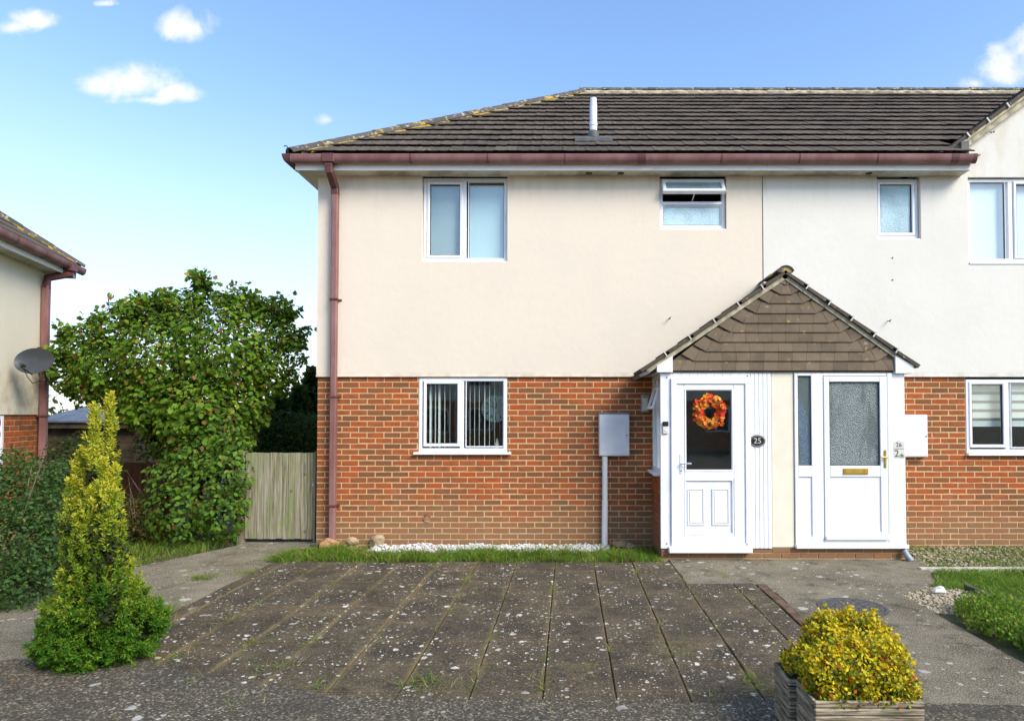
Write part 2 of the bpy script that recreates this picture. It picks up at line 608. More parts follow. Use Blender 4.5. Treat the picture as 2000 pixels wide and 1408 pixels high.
def gut_fn(nt):
    p = pos(nt)
    c = mix(nt, mr(nt, noise(nt, scalev(nt, p, (1, 1, .4)), 3, 6, .6), .35, .7), (0.205, 0.088, 0.078), (0.30, 0.165, 0.15))
    c = mix(nt, math_(nt, 'MULTIPLY', mr(nt, noise(nt, p, 22, 4, .7), .62, .74), .6), c, (0.10, 0.06, 0.05))
    return {'Base Color': c, 'Roughness': .5, 'Specular IOR Level': .35}


M('gutter_plastic', gut_fn)
plain('gutter_dark', (0.12, 0.045, 0.04), .5)


def fascia_fn(nt):
    p = pos(nt)
    c = mix(nt, mr(nt, noise(nt, scalev(nt, p, (.6, 1, 3)), 5, 7, .7), .54, .76, 0, .7), (0.84, 0.83, 0.79), (0.48, 0.43, 0.31))
    return {'Base Color': c, 'Roughness': .6}


M('fascia_paint', fascia_fn)


def soffit_fn(nt):
    p = pos(nt)
    c = mix(nt, mr(nt, noise(nt, p, 1.7, 7, .7), .42, .66, 0, .85), (0.62, 0.58, 0.48), (0.24, 0.19, 0.11))
    return {'Base Color': c, 'Roughness': .75}


M('soffit_paint', soffit_fn)
upvc('upvc_white', (0.86, 0.87, 0.88))
upvc('upvc_warm', (0.84, 0.83, 0.80))
plain('gasket', (0.03, 0.03, 0.032), .6)
plain('groove', (0.32, 0.34, 0.36), .6)


def glass_mat(name, tint=(0.93, 0.97, 0.96), refl=1.0):
    m = bpy.data.materials.new(name)
    m.use_nodes = True
    nt = m.node_tree
    nt.nodes.clear()
    fc = N(nt, 'ShaderNodeLayerWeight', {0: 0.5}).outputs['Facing']
    p = pos(nt)
    w = bump(nt, noise(nt, p, 2.2, 2), 0.05, 0.02)
    gl = N(nt, 'ShaderNodeBsdfGlossy', {'Color': (1, 1, 1), 'Roughness': 0.02, 'Normal': w})
    tr = N(nt, 'ShaderNodeBsdfTransparent', {0: tint})
    f = math_(nt, 'ADD', math_(nt, 'MULTIPLY', math_(nt, 'POWER', fc, 5.0), .9), 0.055 * refl, clamp=True)
    mx = N(nt, 'ShaderNodeMixShader', {0: f, 1: tr.outputs[0], 2: gl.outputs[0]})
    o = N(nt, 'ShaderNodeOutputMaterial')
    nt.links.new(mx.outputs[0], o.inputs[0])
    MATS[name] = m


glass_mat('glass', refl=1.5)
glass_mat('glass_coated', (0.85, 0.95, 0.95), refl=3.2)


def frost_fn(scale, col, rough, trans=0.0):
    def fn(nt):
        p = pos(nt)
        v = voro(nt, p, scale, 'SMOOTH_F1')
        h = math_(nt, 'ADD', v.outputs['Distance'], math_(nt, 'MULTIPLY', noise(nt, p, scale * .6, 3), .8))
        c = mix(nt, mr(nt, noise(nt, p, 2.3, 4), .35, .7), col, tuple(x * .72 for x in col))
        return {'Base Color': c, 'Roughness': rough, 'Specular IOR Level': .7, 'Normal': bump(nt, h, .9, .012), 'Transmission Weight': trans, 'IOR': 1.45}
    return fn


M('frosted_glass', frost_fn(75, (0.30, 0.42, 0.45), .22))
M('frosted_pale', frost_fn(110, (0.60, 0.84, 0.92), .4))


def door_glass_fn(nt):
    p = pos(nt)
    v = voro(nt, p, 85, 'F1')
    h = math_(nt, 'ADD', v.outputs['Distance'], math_(nt, 'MULTIPLY', noise(nt, p, 70, 3), .7))
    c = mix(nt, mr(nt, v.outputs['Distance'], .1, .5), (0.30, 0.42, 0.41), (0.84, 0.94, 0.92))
    c = mix(nt, mr(nt, noise(nt, scalev(nt, p, (5, 1, 1.2)), 1.6, 4, .6), .46, .66, 0, .5), c, (0.22, 0.31, 0.30))  # dim interior behind the glass, painted in as dark streaks
    return {'Base Color': c, 'Roughness': .10, 'Specular IOR Level': .9, 'Normal': bump(nt, h, 1.0, .03), 'Transmission Weight': .55, 'IOR': 1.35}


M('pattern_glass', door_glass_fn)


def pattern_clear():
    m = bpy.data.materials.new('pattern_glass_clear')
    m.use_nodes = True
    nt = m.node_tree
    nt.nodes.clear()
    p = pos(nt)
    v = voro(nt, p, 85, 'F1')
    gl = N(nt, 'ShaderNodeBsdfGlossy', {'Color': (1, 1, 1), 'Roughness': 0.12, 'Normal': bump(nt, v.outputs['Distance'], 1.0, .03)})
    df = N(nt, 'ShaderNodeBsdfDiffuse', {'Color': (0.50, 0.62, 0.61), 'Normal': bump(nt, v.outputs['Distance'], 1.0, .03)})
    tr = N(nt, 'ShaderNodeBsdfTransparent', {0: (0.80, 0.90, 0.89)})
    m1 = N(nt, 'ShaderNodeMixShader', {0: mr(nt, v.outputs['Distance'], .1, .6, .10, .34), 1: tr.outputs[0], 2: df.outputs[0]})
    m2 = N(nt, 'ShaderNodeMixShader', {0: 0.10, 1: m1.outputs[0], 2: gl.outputs[0]})
    o = N(nt, 'ShaderNodeOutputMaterial')
    nt.links.new(m2.outputs[0], o.inputs[0])
    MATS['pattern_glass_clear'] = m


pattern_clear()
plain('interior', (0.35, 0.33, 0.30), .9)
plain('interior_dark', (0.10, 0.095, 0.09), .9)  # shade painted into the porch lining so the door glass looks dark
plain('blind_fabric', (0.78, 0.80, 0.77), .8, .04)
plain('reflected_sky_blue', (0.62, 0.76, 0.79), .8, .04, 1.5)  # sky reflected in the right upstairs pane, painted as a blind colour
plain('reflected_sky_grey', (0.42, 0.49, 0.50), .8, .08, 1.5)  # greyer sky reflection of the left upstairs pane, put into the colour
plain('reflected_cloud_white', (0.92, 0.93, 0.93), .8, .03, 1.5)  # white cloud reflection of the gable window, painted on its blinds
plain('metal_box', (0.76, 0.745, 0.73), .5, .10, 3)
plain('box_white', (0.78, 0.80, 0.83), .45, .05, 3)
plain('box_dark', (0.20, 0.20, 0.20), .6)
plain('galvanised', (0.42, 0.50, 0.60), .38, .12, 8, metallic=.35)
plain('flue_white', (0.74, 0.80, 0.88), .35, .06, 8)
plain('lead', (0.10, 0.10, 0.10), .6, .25, 10)
plain('grey_pipe', (0.28, 0.32, 0.35), .45, .2, 10)
plain('brass', (0.60, 0.40, 0.07), .35, .05, 4, metallic=.6)
plain('chrome', (0.72, 0.73, 0.75), .25, .05, 10, metallic=.7)
plain('black_plastic', (0.02, 0.02, 0.022), .35)
plain('plaque_black', (0.025, 0.022, 0.022), .4)
plain('plaque_white', (0.66, 0.64, 0.57), .5)
plain('plaque_print', (0.06, 0.05, 0.05), .5)
plain('plaque_green', (0.32, 0.42, 0.30), .6)
plain('cream_paint', (0.80, 0.74, 0.58), .8, .04, 3, bumps=.2)
plain('undercloak', (0.42, 0.37, 0.25), .9, .35, 9, bumps=.4, bscale=60)
plain('clip_white', (0.60, 0.58, 0.52), .5)
plain('dish_grey', (0.05, 0.056, 0.066), .4, .2, 5)
plain('dark_metal', (0.05, 0.052, 0.055), .45)
plain('lamp_grey', (0.34, 0.32, 0.28), .6, .2, 20)
plain('lamp_glass', (0.60, 0.56, 0.48), .3, .1, 20)
plain('blue_cloth', (0.03, 0.16, 0.62), .9, .3, 12)
plain('clock_face', (0.45, 0.62, 0.66), .5, .15, 20)
plain('screw', (0.10, 0.09, 0.08), .5)
plain('edging_pale', (0.46, 0.42, 0.34), .9, .2, 12, bumps=.5)
plain('old_brick', (0.125, 0.072, 0.045), .95, .4, 9, bumps=.6)
plain('terracotta', (0.46, 0.17, 0.05), .9, .2, 20)
plain('edging_dark', (0.08, 0.07, 0.06), .9, .3, 12, bumps=.5)
plain('gravel_white', (0.66, 0.65, 0.63), .85, .30, 22, bumps=.4)
plain('gravel_tan', (0.36, 0.30, 0.20), .9, .4, 40, bumps=.4)
plain('soil', (0.055, 0.045, 0.032), .95, .5, 9, bumps=1.0, bscale=70)
plain('shed_roof', (0.115, 0.135, 0.165), .6, .25, 4)
plain('shed_wood', (0.085, 0.062, 0.035), .9, .4, 6)
plain('shed_twig', (0.22, 0.18, 0.13), .9, .3, 20)
plain('bark', (0.10, 0.075, 0.05), .95, .4, 20, bumps=.8, bscale=40)
plain('iron', (0.075, 0.07, 0.068), .7, .4, 25, bumps=.6, bscale=90)


def stone_fn(nt):
    p = pos(nt)
    c = mix(nt, rnd_(nt), (0.50, 0.24, 0.08), (0.42, 0.36, 0.24))
    c = mix(nt, mr(nt, noise(nt, p, 9, 6, .7), .45, .65), c, (0.16, 0.12, 0.07))
    return {'Base Color': c, 'Roughness': .95, 'Normal': bump(nt, noise(nt, p, 40, 5, .7), .8, .012)}


M('stone', stone_fn)


def wood_fn(nt):
    p = pos(nt)
    r = rnd_(nt)
    q = N(nt, 'ShaderNodeVectorMath', {0: p, 1: N(nt, 'ShaderNodeCombineXYZ', {0: math_(nt, 'MULTIPLY', r, 17.0), 2: math_(nt, 'MULTIPLY', r, 41.0)}).outputs[0]}, operation='ADD').outputs[0]
    g = noise(nt, scalev(nt, q, (30, 30, 1.1)), 1.8, 6, .65, .4)
    c = mix(nt, mr(nt, g, .32, .68), (0.10, 0.085, 0.052), (0.42, 0.38, 0.26))
    c = mix(nt, math_(nt, 'MULTIPLY', r, .35), c, (0.30, 0.27, 0.20))
    a = noise(nt, scalev(nt, q, (4, 4, 1.6)), 1.8, 6, .65)
    c = mix(nt, mr(nt, a, .46, .68, 0, .75), c, (0.20, 0.25, 0.075))
    k = voro(nt, scalev(nt, q, (1, 1, .7)), 5.0).outputs['Distance']
    c = mix(nt, mr(nt, k, .12, .06, 0, .75), c, (0.07, 0.08, 0.025))
    c = mix(nt, mr(nt, noise(nt, scalev(nt, q, (9, 9, 1)), 1.5, 4), .62, .72, 0, .6), c, (0.06, 0.055, 0.04))
    return {'Base Color': c, 'Roughness': .92, 'Normal': bump(nt, g, .5, .006)}


M('gate_wood', wood_fn)


def brown_wood_fn(nt):
    p = pos(nt)
    g = noise(nt, scalev(nt, p, (30, 30, 1.2)), 1.6, 6, .65, .4)
    c = mix(nt, mr(nt, g, .3, .7), (0.10, 0.045, 0.02), (0.24, 0.12, 0.06))
    return {'Base Color': mix(nt, math_(nt, 'MULTIPLY', rnd_(nt), .4), c, (0.12, .07, .04)), 'Roughness': .9, 'Normal': bump(nt, g, .4, .006)}


M('fence_wood', brown_wood_fn)


def log_fn(nt):
    p = pos(nt)
    r = rnd_(nt)
    q = N(nt, 'ShaderNodeVectorMath', {0: p, 1: N(nt, 'ShaderNodeCombineXYZ', {0: math_(nt, 'MULTIPLY', r, 17.0), 2: math_(nt, 'MULTIPLY', r, 41.0)}).outputs[0]}, operation='ADD').outputs[0]
    g = noise(nt, scalev(nt, q, (2.5, 2.5, 60)), 2.2, 6, .7, .3)
    c = mix(nt, mr(nt, g, .36, .64), (0.060, 0.044, 0.030), (0.46, 0.38, 0.25))
    c = mix(nt, mr(nt, noise(nt, q, 7, 5), .55, .7, 0, .6), c, (0.13, 0.135, 0.06))
    return {'Base Color': c, 'Roughness': .9, 'Normal': bump(nt, g, .6, .006)}


M('planter_wood', log_fn)


def spots(nt, p, scale, lo, keep):
    """pale crusty lichen: irregular round patches; a socket 0..1"""
    w = N(nt, 'ShaderNodeTexNoise', {'Vector': p, 'Scale': scale * 2.2, 'Detail': 3.0}).outputs[1]
    q = N(nt, 'ShaderNodeVectorMath', {0: p, 1: scalev(nt, N(nt, 'ShaderNodeVectorMath', {0: w, 1: (.5, .5, .5)}, operation='SUBTRACT').outputs[0], (.7 / scale,) * 3)}, operation='ADD').outputs[0]
    q = N(nt, 'ShaderNodeVectorMath', {0: q, 1: (1, 1, 0)}, operation='MULTIPLY').outputs[0]
    v = voro(nt, q, scale)
    c = v.outputs['Color']
    th = math_(nt, 'MULTIPLY', sepz(nt, c, 1), lo)
    a = mr(nt, math_(nt, 'SUBTRACT', v.outputs['Distance'], th), 0.03, -0.03)
    return math_(nt, 'MULTIPLY', a, mr(nt, sepz(nt, c, 0), 1 - keep, 1 - keep + .02))


def slab_fn(nt):
    p = pos(nt)
    r = rnd_(nt)
    c = mix(nt, mr(nt, noise(nt, p, 2.2, 7, .65), .36, .66), (0.047, 0.038, 0.026), (0.128, 0.096, 0.055))
    c = mix(nt, math_(nt, 'MULTIPLY', r, .45), c, (0.068, 0.056, 0.039))
    n3 = noise(nt, p, 75, 4, .75)
    c = mix(nt, mr(nt, n3, .52, .66, 0, .8), c, (0.25, 0.21, 0.138))
    c = mix(nt, mr(nt, n3, .47, .36, 0, .75), c, (0.022, 0.02, 0.018))
    c = mix(nt, mr(nt, noise(nt, p, 5.5, 7, .72), .52, .66, 0, .7), c, (0.036, 0.031, 0.022))
    # moss and tan silt creeping in from the joints
    g = N(nt, 'ShaderNodeTexCoord').outputs['Generated']
    s = N(nt, 'ShaderNodeSeparateXYZ', {0: g})
    ex = math_(nt, 'ABSOLUTE', math_(nt, 'SUBTRACT', s.outputs[0], .5))
    ey = math_(nt, 'ABSOLUTE', math_(nt, 'SUBTRACT', s.outputs[1], .5))
    e = math_(nt, 'MAXIMUM', ex, math_(nt, 'MULTIPLY', ey, .93))
    e = math_(nt, 'ADD', e, math_(nt, 'MULTIPLY', math_(nt, 'SUBTRACT', noise(nt, p, 2.4, 7, .72), .5), .62))
    c = mix(nt, mr(nt, e, .40, .58, 0, .62), c, (0.165, 0.120, 0.062))
    wl_ = N(nt, 'ShaderNodeSeparateXYZ', {0: p})
    jx = math_(nt, 'ADD', ex, math_(nt, 'MULTIPLY', math_(nt, 'SUBTRACT', noise(nt, p, 6, 6, .75), .5), .22))
    left = mr(nt, wl_.outputs[0], -.2, -1.6, .35, 1.0)
    c = mix(nt, math_(nt, 'MULTIPLY', math_(nt, 'MULTIPLY', mr(nt, jx, .40, .52, 0, .8), mr(nt, noise(nt, p, 1.6, 6, .7), .38, .6, .15, 1)), left), c, (0.20, 0.15, 0.072))
    c = mix(nt, mr(nt, noise(nt, p, 1.4, 6, .7), .60, .72, 0, .5), c, (0.15, 0.125, 0.05))
    a = math_(nt, 'MAXIMUM', spots(nt, p, 12.0, .33, .42), math_(nt, 'MAXIMUM', spots(nt, p, 27.0, .36, .40), spots(nt, p, 55.0, .36, .32)))
    a = math_(nt, 'MULTIPLY', a, mr(nt, noise(nt, p, 1.7, 6, .7), .40, .56, .06, 1))
    c = mix(nt, math_(nt, 'MULTIPLY', a, mr(nt, noise(nt, p, 130, 3), .3, .6, .55, .95)), c, (0.70, 0.66, 0.58))
    h = math_(nt, 'ADD', n3, math_(nt, 'MULTIPLY', noise(nt, p, 14, 4), 1.5))
    return {'Base Color': c, 'Roughness': .93, 'Specular IOR Level': .2, 'Normal': bump(nt, h, .7, .006)}


M('paving_slab', slab_fn)


def concrete_fn(base, hi, sp):
    def fn(nt):
        p = pos(nt)
        c = mix(nt, mr(nt, noise(nt, p, 1.5, 7, .68), .34, .68), base, hi)
        n3 = noise(nt, p, 95, 4, .75)
        c = mix(nt, mr(nt, n3, .5, .62, 0, .85), c, tuple(min(1, x * 2.1) for x in hi))
        c = mix(nt, mr(nt, n3, .48, .38, 0, .8), c, tuple(x * .35 for x in base))
        c = mix(nt, mr(nt, noise(nt, p, 4.1, 7, .75), .52, .64, 0, .6), c, tuple(x * .45 for x in base))
        c = mix(nt, mr(nt, noise(nt, p, 2.3, 6, .7), .55, .7, 0, .55), c, (0.12, 0.105, 0.045))
        a = math_(nt, 'MAXIMUM', spots(nt, p, 7.0, .36, sp), spots(nt, p, 19.0, .34, sp * .8))
        a = math_(nt, 'MULTIPLY', a, mr(nt, noise(nt, p, .9, 4), .40, .60))
        c = mix(nt, math_(nt, 'MULTIPLY', a, .8), c, (0.54, 0.51, 0.45))
        h = math_(nt, 'ADD', n3, math_(nt, 'MULTIPLY', noise(nt, p, 10, 4), 1.5))
        return {'Base Color': c, 'Roughness': .93, 'Specular IOR Level': .2, 'Normal': bump(nt, h, .8, .007)}
    return fn


M('concrete', concrete_fn((0.122, 0.106, 0.074), (0.245, 0.215, 0.152), .40))
M('concrete_dark', concrete_fn((0.092, 0.080, 0.055), (0.215, 0.187, 0.130), .45))


def tarmac_fn(nt):
    p = pos(nt)
    v = voro(nt, p, 85.0)
    c = ramp(nt, sepz(nt, v.outputs['Color'], 0), [(0, (0.054, 0.046, 0.032)), (.45, (0.094, 0.080, 0.055)), (.8, (0.155, 0.132, 0.088)), (1, (0.38, 0.33, 0.23))])
    c = mix(nt, mr(nt, v.outputs['Distance'], .35, .75, 0, .6), c, (0.036, 0.032, 0.027))
    c = mix(nt, mr(nt, noise(nt, p, 1.3, 7, .7), .5, .7, 0, .6), c, (0.038, 0.036, 0.034))
    c = mix(nt, mr(nt, noise(nt, p, 2.6, 6, .7), .58, .7, 0, .5), c, (0.15, 0.125, 0.075))
    a = math_(nt, 'MULTIPLY', math_(nt, 'MAXIMUM', spots(nt, p, 9.0, .32, .25), spots(nt, p, 22.0, .34, .25)), mr(nt, noise(nt, p, .9, 5, .6), .42, .6))
    c = mix(nt, math_(nt, 'MULTIPLY', a, .75), c, (0.50, 0.48, 0.43))
    return {'Base Color': c, 'Roughness': .92, 'Specular IOR Level': .25, 'Normal': bump(nt, v.outputs['Distance'], -.9, .008)}


M('tarmac', tarmac_fn)


def ground_fn(nt):
    p = pos(nt)
    c = mix(nt, mr(nt, noise(nt, p, 1.8, 7, .65), .35, .65), (0.045, 0.062, 0.018), (0.085, 0.072, 0.035))
    c = mix(nt, mr(nt, noise(nt, p, 40, 4, .7), .5, .7, 0, .5), c, (0.13, 0.12, 0.055))
    return {'Base Color': c, 'Roughness': .95, 'Normal': bump(nt, noise(nt, p, 60, 5), .8, .02)}


M('earth', ground_fn)


def leaf_mat(name, trans=0.35, rough=0.55, spec=.16):
    m = bpy.data.materials.new(name)
    m.use_nodes = True
    nt = m.node_tree
    b = nt.nodes['Principled BSDF']
    col = N(nt, 'ShaderNodeAttribute', attribute_name='col').outputs['Color']
    nt.links.new(col, b.inputs['Base Color'])
    b.inputs['Roughness'].default_value = rough
    b.inputs['Specular IOR Level'].default_value = spec
    t = N(nt, 'ShaderNodeBsdfTranslucent', {0: mix(nt, .5, col, (0.25, 0.30, 0.03), 'MIX')})
    mx = N(nt, 'ShaderNodeMixShader', {0: trans, 1: b.outputs[0], 2: t.outputs[0]})
    nt.links.new(mx.outputs[0], nt.nodes['Material Output'].inputs[0])
    MATS[name] = m


leaf_mat('leaf')
leaf_mat('needle', .25, .6, .2)
leaf_mat('grass_blade', .3, .55, .25)
leaf_mat('wreath_leaf', .25, .6, .2)

# =================================================================================================
# LARGE STRUCTURE
# =================================================================================================
g = MB().poly([(-300, -300, -0.03), (300, -300, -0.03), (300, 300, -0.03), (-300, 300, -0.03)], [(0, 1, 2, 3)])
add('ground', g, 'earth', kind='structure')


def sheet(name, pts, z, mat, thick=0.03):
    n = len(pts)
    ar = sum(a[0] * b[1] - b[0] * a[1] for a, b in zip(pts, pts[1:] + pts[:1]))
    if ar < 0: pts = pts[::-1]
    v = [(x, y, z) for x, y in pts] + [(x, y, z - thick) for x, y in pts]
    f = [tuple(range(n)), tuple(range(2 * n - 1, n - 1, -1))] + [(i, n + i, n + (i + 1) % n, (i + 1) % n) for i in range(n)]
    return add(name, MB().poly(v, f), mat, kind='structure')


def wobble(pts, step=0.12, amp=0.015, seed=1):
    r = random.Random(seed)
    out = []
    for a, b in zip(pts, pts[1:] + pts[:1]):
        L = math.hypot(b[0] - a[0], b[1] - a[1])
        k = max(1, int(L / step)) if L < 14 else 1
        for i in range(k):
            t = i / k
            j = amp if i else 0
            out.append((a[0] + (b[0] - a[0]) * t + r.uniform(-j, j), a[1] + (b[1] - a[1]) * t + r.uniform(-j, j)))
    return out


SX0, SX1 = -3.48, 1.68       # paved drive
SYB, SYF = -1.06, -4.74
o = sheet('pavement', wobble([(-9, -12), (9, -12), (9, -4.95), (3.2, -4.9), (1.9, -4.83), (0.2, -4.80), (-1.2, -4.78), (-2.1, -4.55), (-2.7, -4.28), (-3.1, -4.14), (-4.6, -4.15), (-9, -4.2)], .10, .028, 3), 0.020, 'tarmac', .05)
tag(o, 'gritty dark tarmac pavement along the bottom of the picture', 'pavement', kind='structure')
o = sheet('path', wobble([(-5.6, -4.3), (-3.0, -4.25), (-3.42, -3.6), (-3.47, -0.95), (-3.3, -0.72), (-3.28, 0.35), (-4.40, 0.35), (-4.42, -0.05), (-4.95, -1.3), (-5.3, -2.6)], .12, .03, 5), 0.0, 'concrete')
tag(o, 'weathered concrete path leading to the wooden side gate', 'path', kind='structure')
o = sheet('porch_apron', wobble([(1.22, -2.03), (2.02, -2.03), (2.02, -5.0), (3.18, -5.0), (3.22, -2.4), (3.75, -2.05), (4.15, -1.15), (4.15, -0.55), (1.22, -0.55)], .12, .015, 6), 0.0, 'concrete_dark')
tag(o, 'grey concrete path and apron in front of the two white front doors', 'path', kind='structure')
o = sheet('driveway_bed', wobble([(SX0 + .02, SYB + .03), (1.22, SYB + .03), (1.22, -2.0), (1.98, -2.0), (1.98, -4.95), (-1.2, -4.95), (-3.3, -4.3)], .2, .01, 8), -0.006, 'soil', .02)
tag(o, 'earth bedding under the drive slabs', 'bedding', kind='structure')

# drive slabs: 450 mm concrete slabs, one object each
drive = thing('driveway', 'drive of dark square paving slabs spotted with white lichen', 'driveway', (-0.9, -2.9, 0))
drive['kind'] = 'structure'
SL = 0.45
slab_me = {}


def slab_mesh(w, d):
    key = (round(w, 3), round(d, 3))
    if key not in slab_me:
        b = MB().box(-w / 2, w / 2, -d / 2, d / 2, -0.035, 0, .006)
        me = bpy.data.meshes.new('paving_slab'); me.from_pydata(b.v, [], b.f); me.materials.append(MATS['paving_slab'])
        slab_me[key] = me
    return slab_me[key]


rs = random.Random(4)
xj = [1.19 - SL * k for k in range(0, 11)][::-1]            # joints, left to right
xj = [SX0] + [x for x in xj if x > SX0 + .1] + [1.68, 1.90]
for i in range(len(xj) - 1):
    x0, x1 = xj[i], xj[i + 1]
    y1 = SYB if x1 < 1.3 else -2.03
    k = 0
    yy = y1
    while yy > -4.83:
        y0 = max(yy - SL, -4.95)
        xm, ym = (x0 + x1) / 2, (y0 + yy) / 2
        # the front left corner is cut by the tarmac
        lim = -4.80 if xm > -1.2 else (-4.80 + (-1.2 - xm) / 1.8 * .68)
        if yy < lim - .25: break
        if yy - y0 > .03:
            o = link('paving_slab', slab_mesh(x1 - x0 - .008, yy - y0 - .009), drive, (xm, (y0 + yy) / 2, 0.012 + rs.uniform(-.004, .004)))
            o.rotation_euler = (rs.uniform(-.008, .008), rs.uniform(-.008, .008), rs.uniform(-.006, .006))
        yy -= SL
# brick edging along the drive
for k in range(13):
    y = -2.04 - k * .225
    b = MB().box(1.915, 2.005, y - .215, y, -.03, .014 + rs.uniform(-.004, .004), .005)
    add('edging_brick', b, 'old_brick', drive)

# ------------------------------------------------------------------ window building
def window(parent, name, x0, x1, z0, z1, yf, panes, sill=True, frame_w=0.045, mat='upvc_white', sill_out=.05, sill_ext=.04, glass='glass'):
    """frame mesh = the window part; panes: list of (x0,x1,z0,z1,sash?,glass) rectangles of the glass"""
    fr = MB()
    fr.ring(x0, x1, z0, z1, frame_w, yf, yf + .07, .006)
    o = add(name, fr, mat, parent)
    xs = sorted(panes)
    for a, b in zip(xs, xs[1:]):
        if b[0] > a[1] + .01 and abs(a[2] - b[2]) < .2:           # mullion between
            xm = (a[1] + b[0]) / 2
            mw = max(.03, (b[0] - a[1]) / 2 - (.035 if (a[4] or b[4]) else .0))
            add('mullion', MB().box(xm - mw * .5 - .01, xm + mw * .5 + .01, yf + .004, yf + .066, z0 + frame_w - .004, z1 - frame_w + .004, .005), mat, o)
    for (a, b, c, d, sash, gm) in panes:
        w = .042
        if sash:
            s_ = MB().ring(a - w, b + w, c - w, d + w, w, yf - .014, yf + .045, .010)
            add('sash', s_, mat, o)
            add('gasket', MB().ring(a - .001, b + .001, c - .001, d + .001, .006, yf - .004, yf + .03, .001), 'gasket', o)
        else:
            bw = .016
            add('bead', MB().ring(a - bw, b + bw, c - bw, d + bw, bw, yf + .008, yf + .045, .006), mat, o)
            add('gasket', MB().ring(a - .001, b + .001, c - .001, d + .001, .005, yf + .012, yf + .04, .001), 'gasket', o)
        add('pane', MB().box(a - .004, b + .004, yf + .018, yf + .024, c - .004, d + .004), gm, o)
    if sill:
        sz = z0
        pts = [(yf + .06, sz), (yf - sill_out, sz - .008), (yf - sill_out, sz - .034), (yf - sill_out + .02, sz - .034), (yf + .06, sz - .03)]
        m = MB()
        xa, xb = x0 - sill_ext, x1 + sill_ext
        n = len(pts)
        m.poly([(xa, p[0], p[1]) for p in pts] + [(xb, p[0], p[1]) for p in pts],
               [tuple(range(n))[::-1], tuple(range(n, 2 * n))] + [(i, n + i, n + (i + 1) % n, (i + 1) % n)[::-1] for i in range(n)][::1])
        add('sill', m, mat, o)
    return o


YR = -0.022         # face of the render
YW = 0.035          # face of upstairs window frames
YB = 0.0            # face of the bricks
YD = -0.006         # downstairs window frames


def rect(px0, px1, py0, py1, Y):
    """photo rectangle on plane Y -> x0,x1,z0,z1"""
    return (at(px0, (py0 + py1) / 2, Y).x, at(px1, (py0 + py1) / 2, Y).x, at((px0 + px1) / 2, py1, Y).z, at((px0 + px1) / 2, py0, Y).z)


Z_BR = ZZ(1000, 735.5, YB)                 # top of the brickwork
Z_SOF = ZZ(1000, 344.5, YR)                # soffit meets wall
X_L = XX(619, 900, YB)                     # left corner
X_P = XX(1490, 450, YR)                    # party line
X_R = 9.4                                  # far side of the right house, out of frame
DEPTH = 7.4
NCOURSE = int(round((Z_BR + .075) / .075))
COURSE = Z_BR / (NCOURSE - 1)

# window openings
W1 = rect(827, 991, 348, 511, YW)
W2 = rect(1288, 1416, 350, 448, YW)
W3 = rect(1710, 1793, 350, 467, YW)
W4 = rect(1887, 2062, 351, 513, YW)
W5 = rect(818, 990, 738, 882, YD)
W6 = rect(1887, 2062, 741, 884, YD)

# ------------------------------------------------------------------ the end house (number 25)
XA, XB = X_L, X_P
house = thing('house', 'cream rendered end house with brick ground floor, small upstairs windows and brown gutter', 'house', ((XA + XB) / 2, 3.0, 0))
m = MB().wall(XA - .012, XB, Z_BR - .004, Z_SOF + .02, YR, .20, [(W1[0] - .006, W1[1] + .006, W1[2] - .02, W1[3] + .05), (W2[0] - .006, W2[1] + .006, W2[2] - .02, W2[3] + .05)])
m.box(XA - .012, XA + .2, .20, DEPTH, Z_BR - .004, Z_SOF + .02)
m.box(XA - .012, XB, DEPTH, DEPTH + .2, Z_BR - .004, Z_SOF + .02)
add('render_wall', m, 'render_cream', house)
# bell-cast drip along the foot of the render
add('drip_bead', MB().box(XA - .016, XB - .002, YR - .010, YR - .0005, Z_BR - .006, Z_BR + .014, .003), 'render_cream', house)

BR_X1 = 1.10


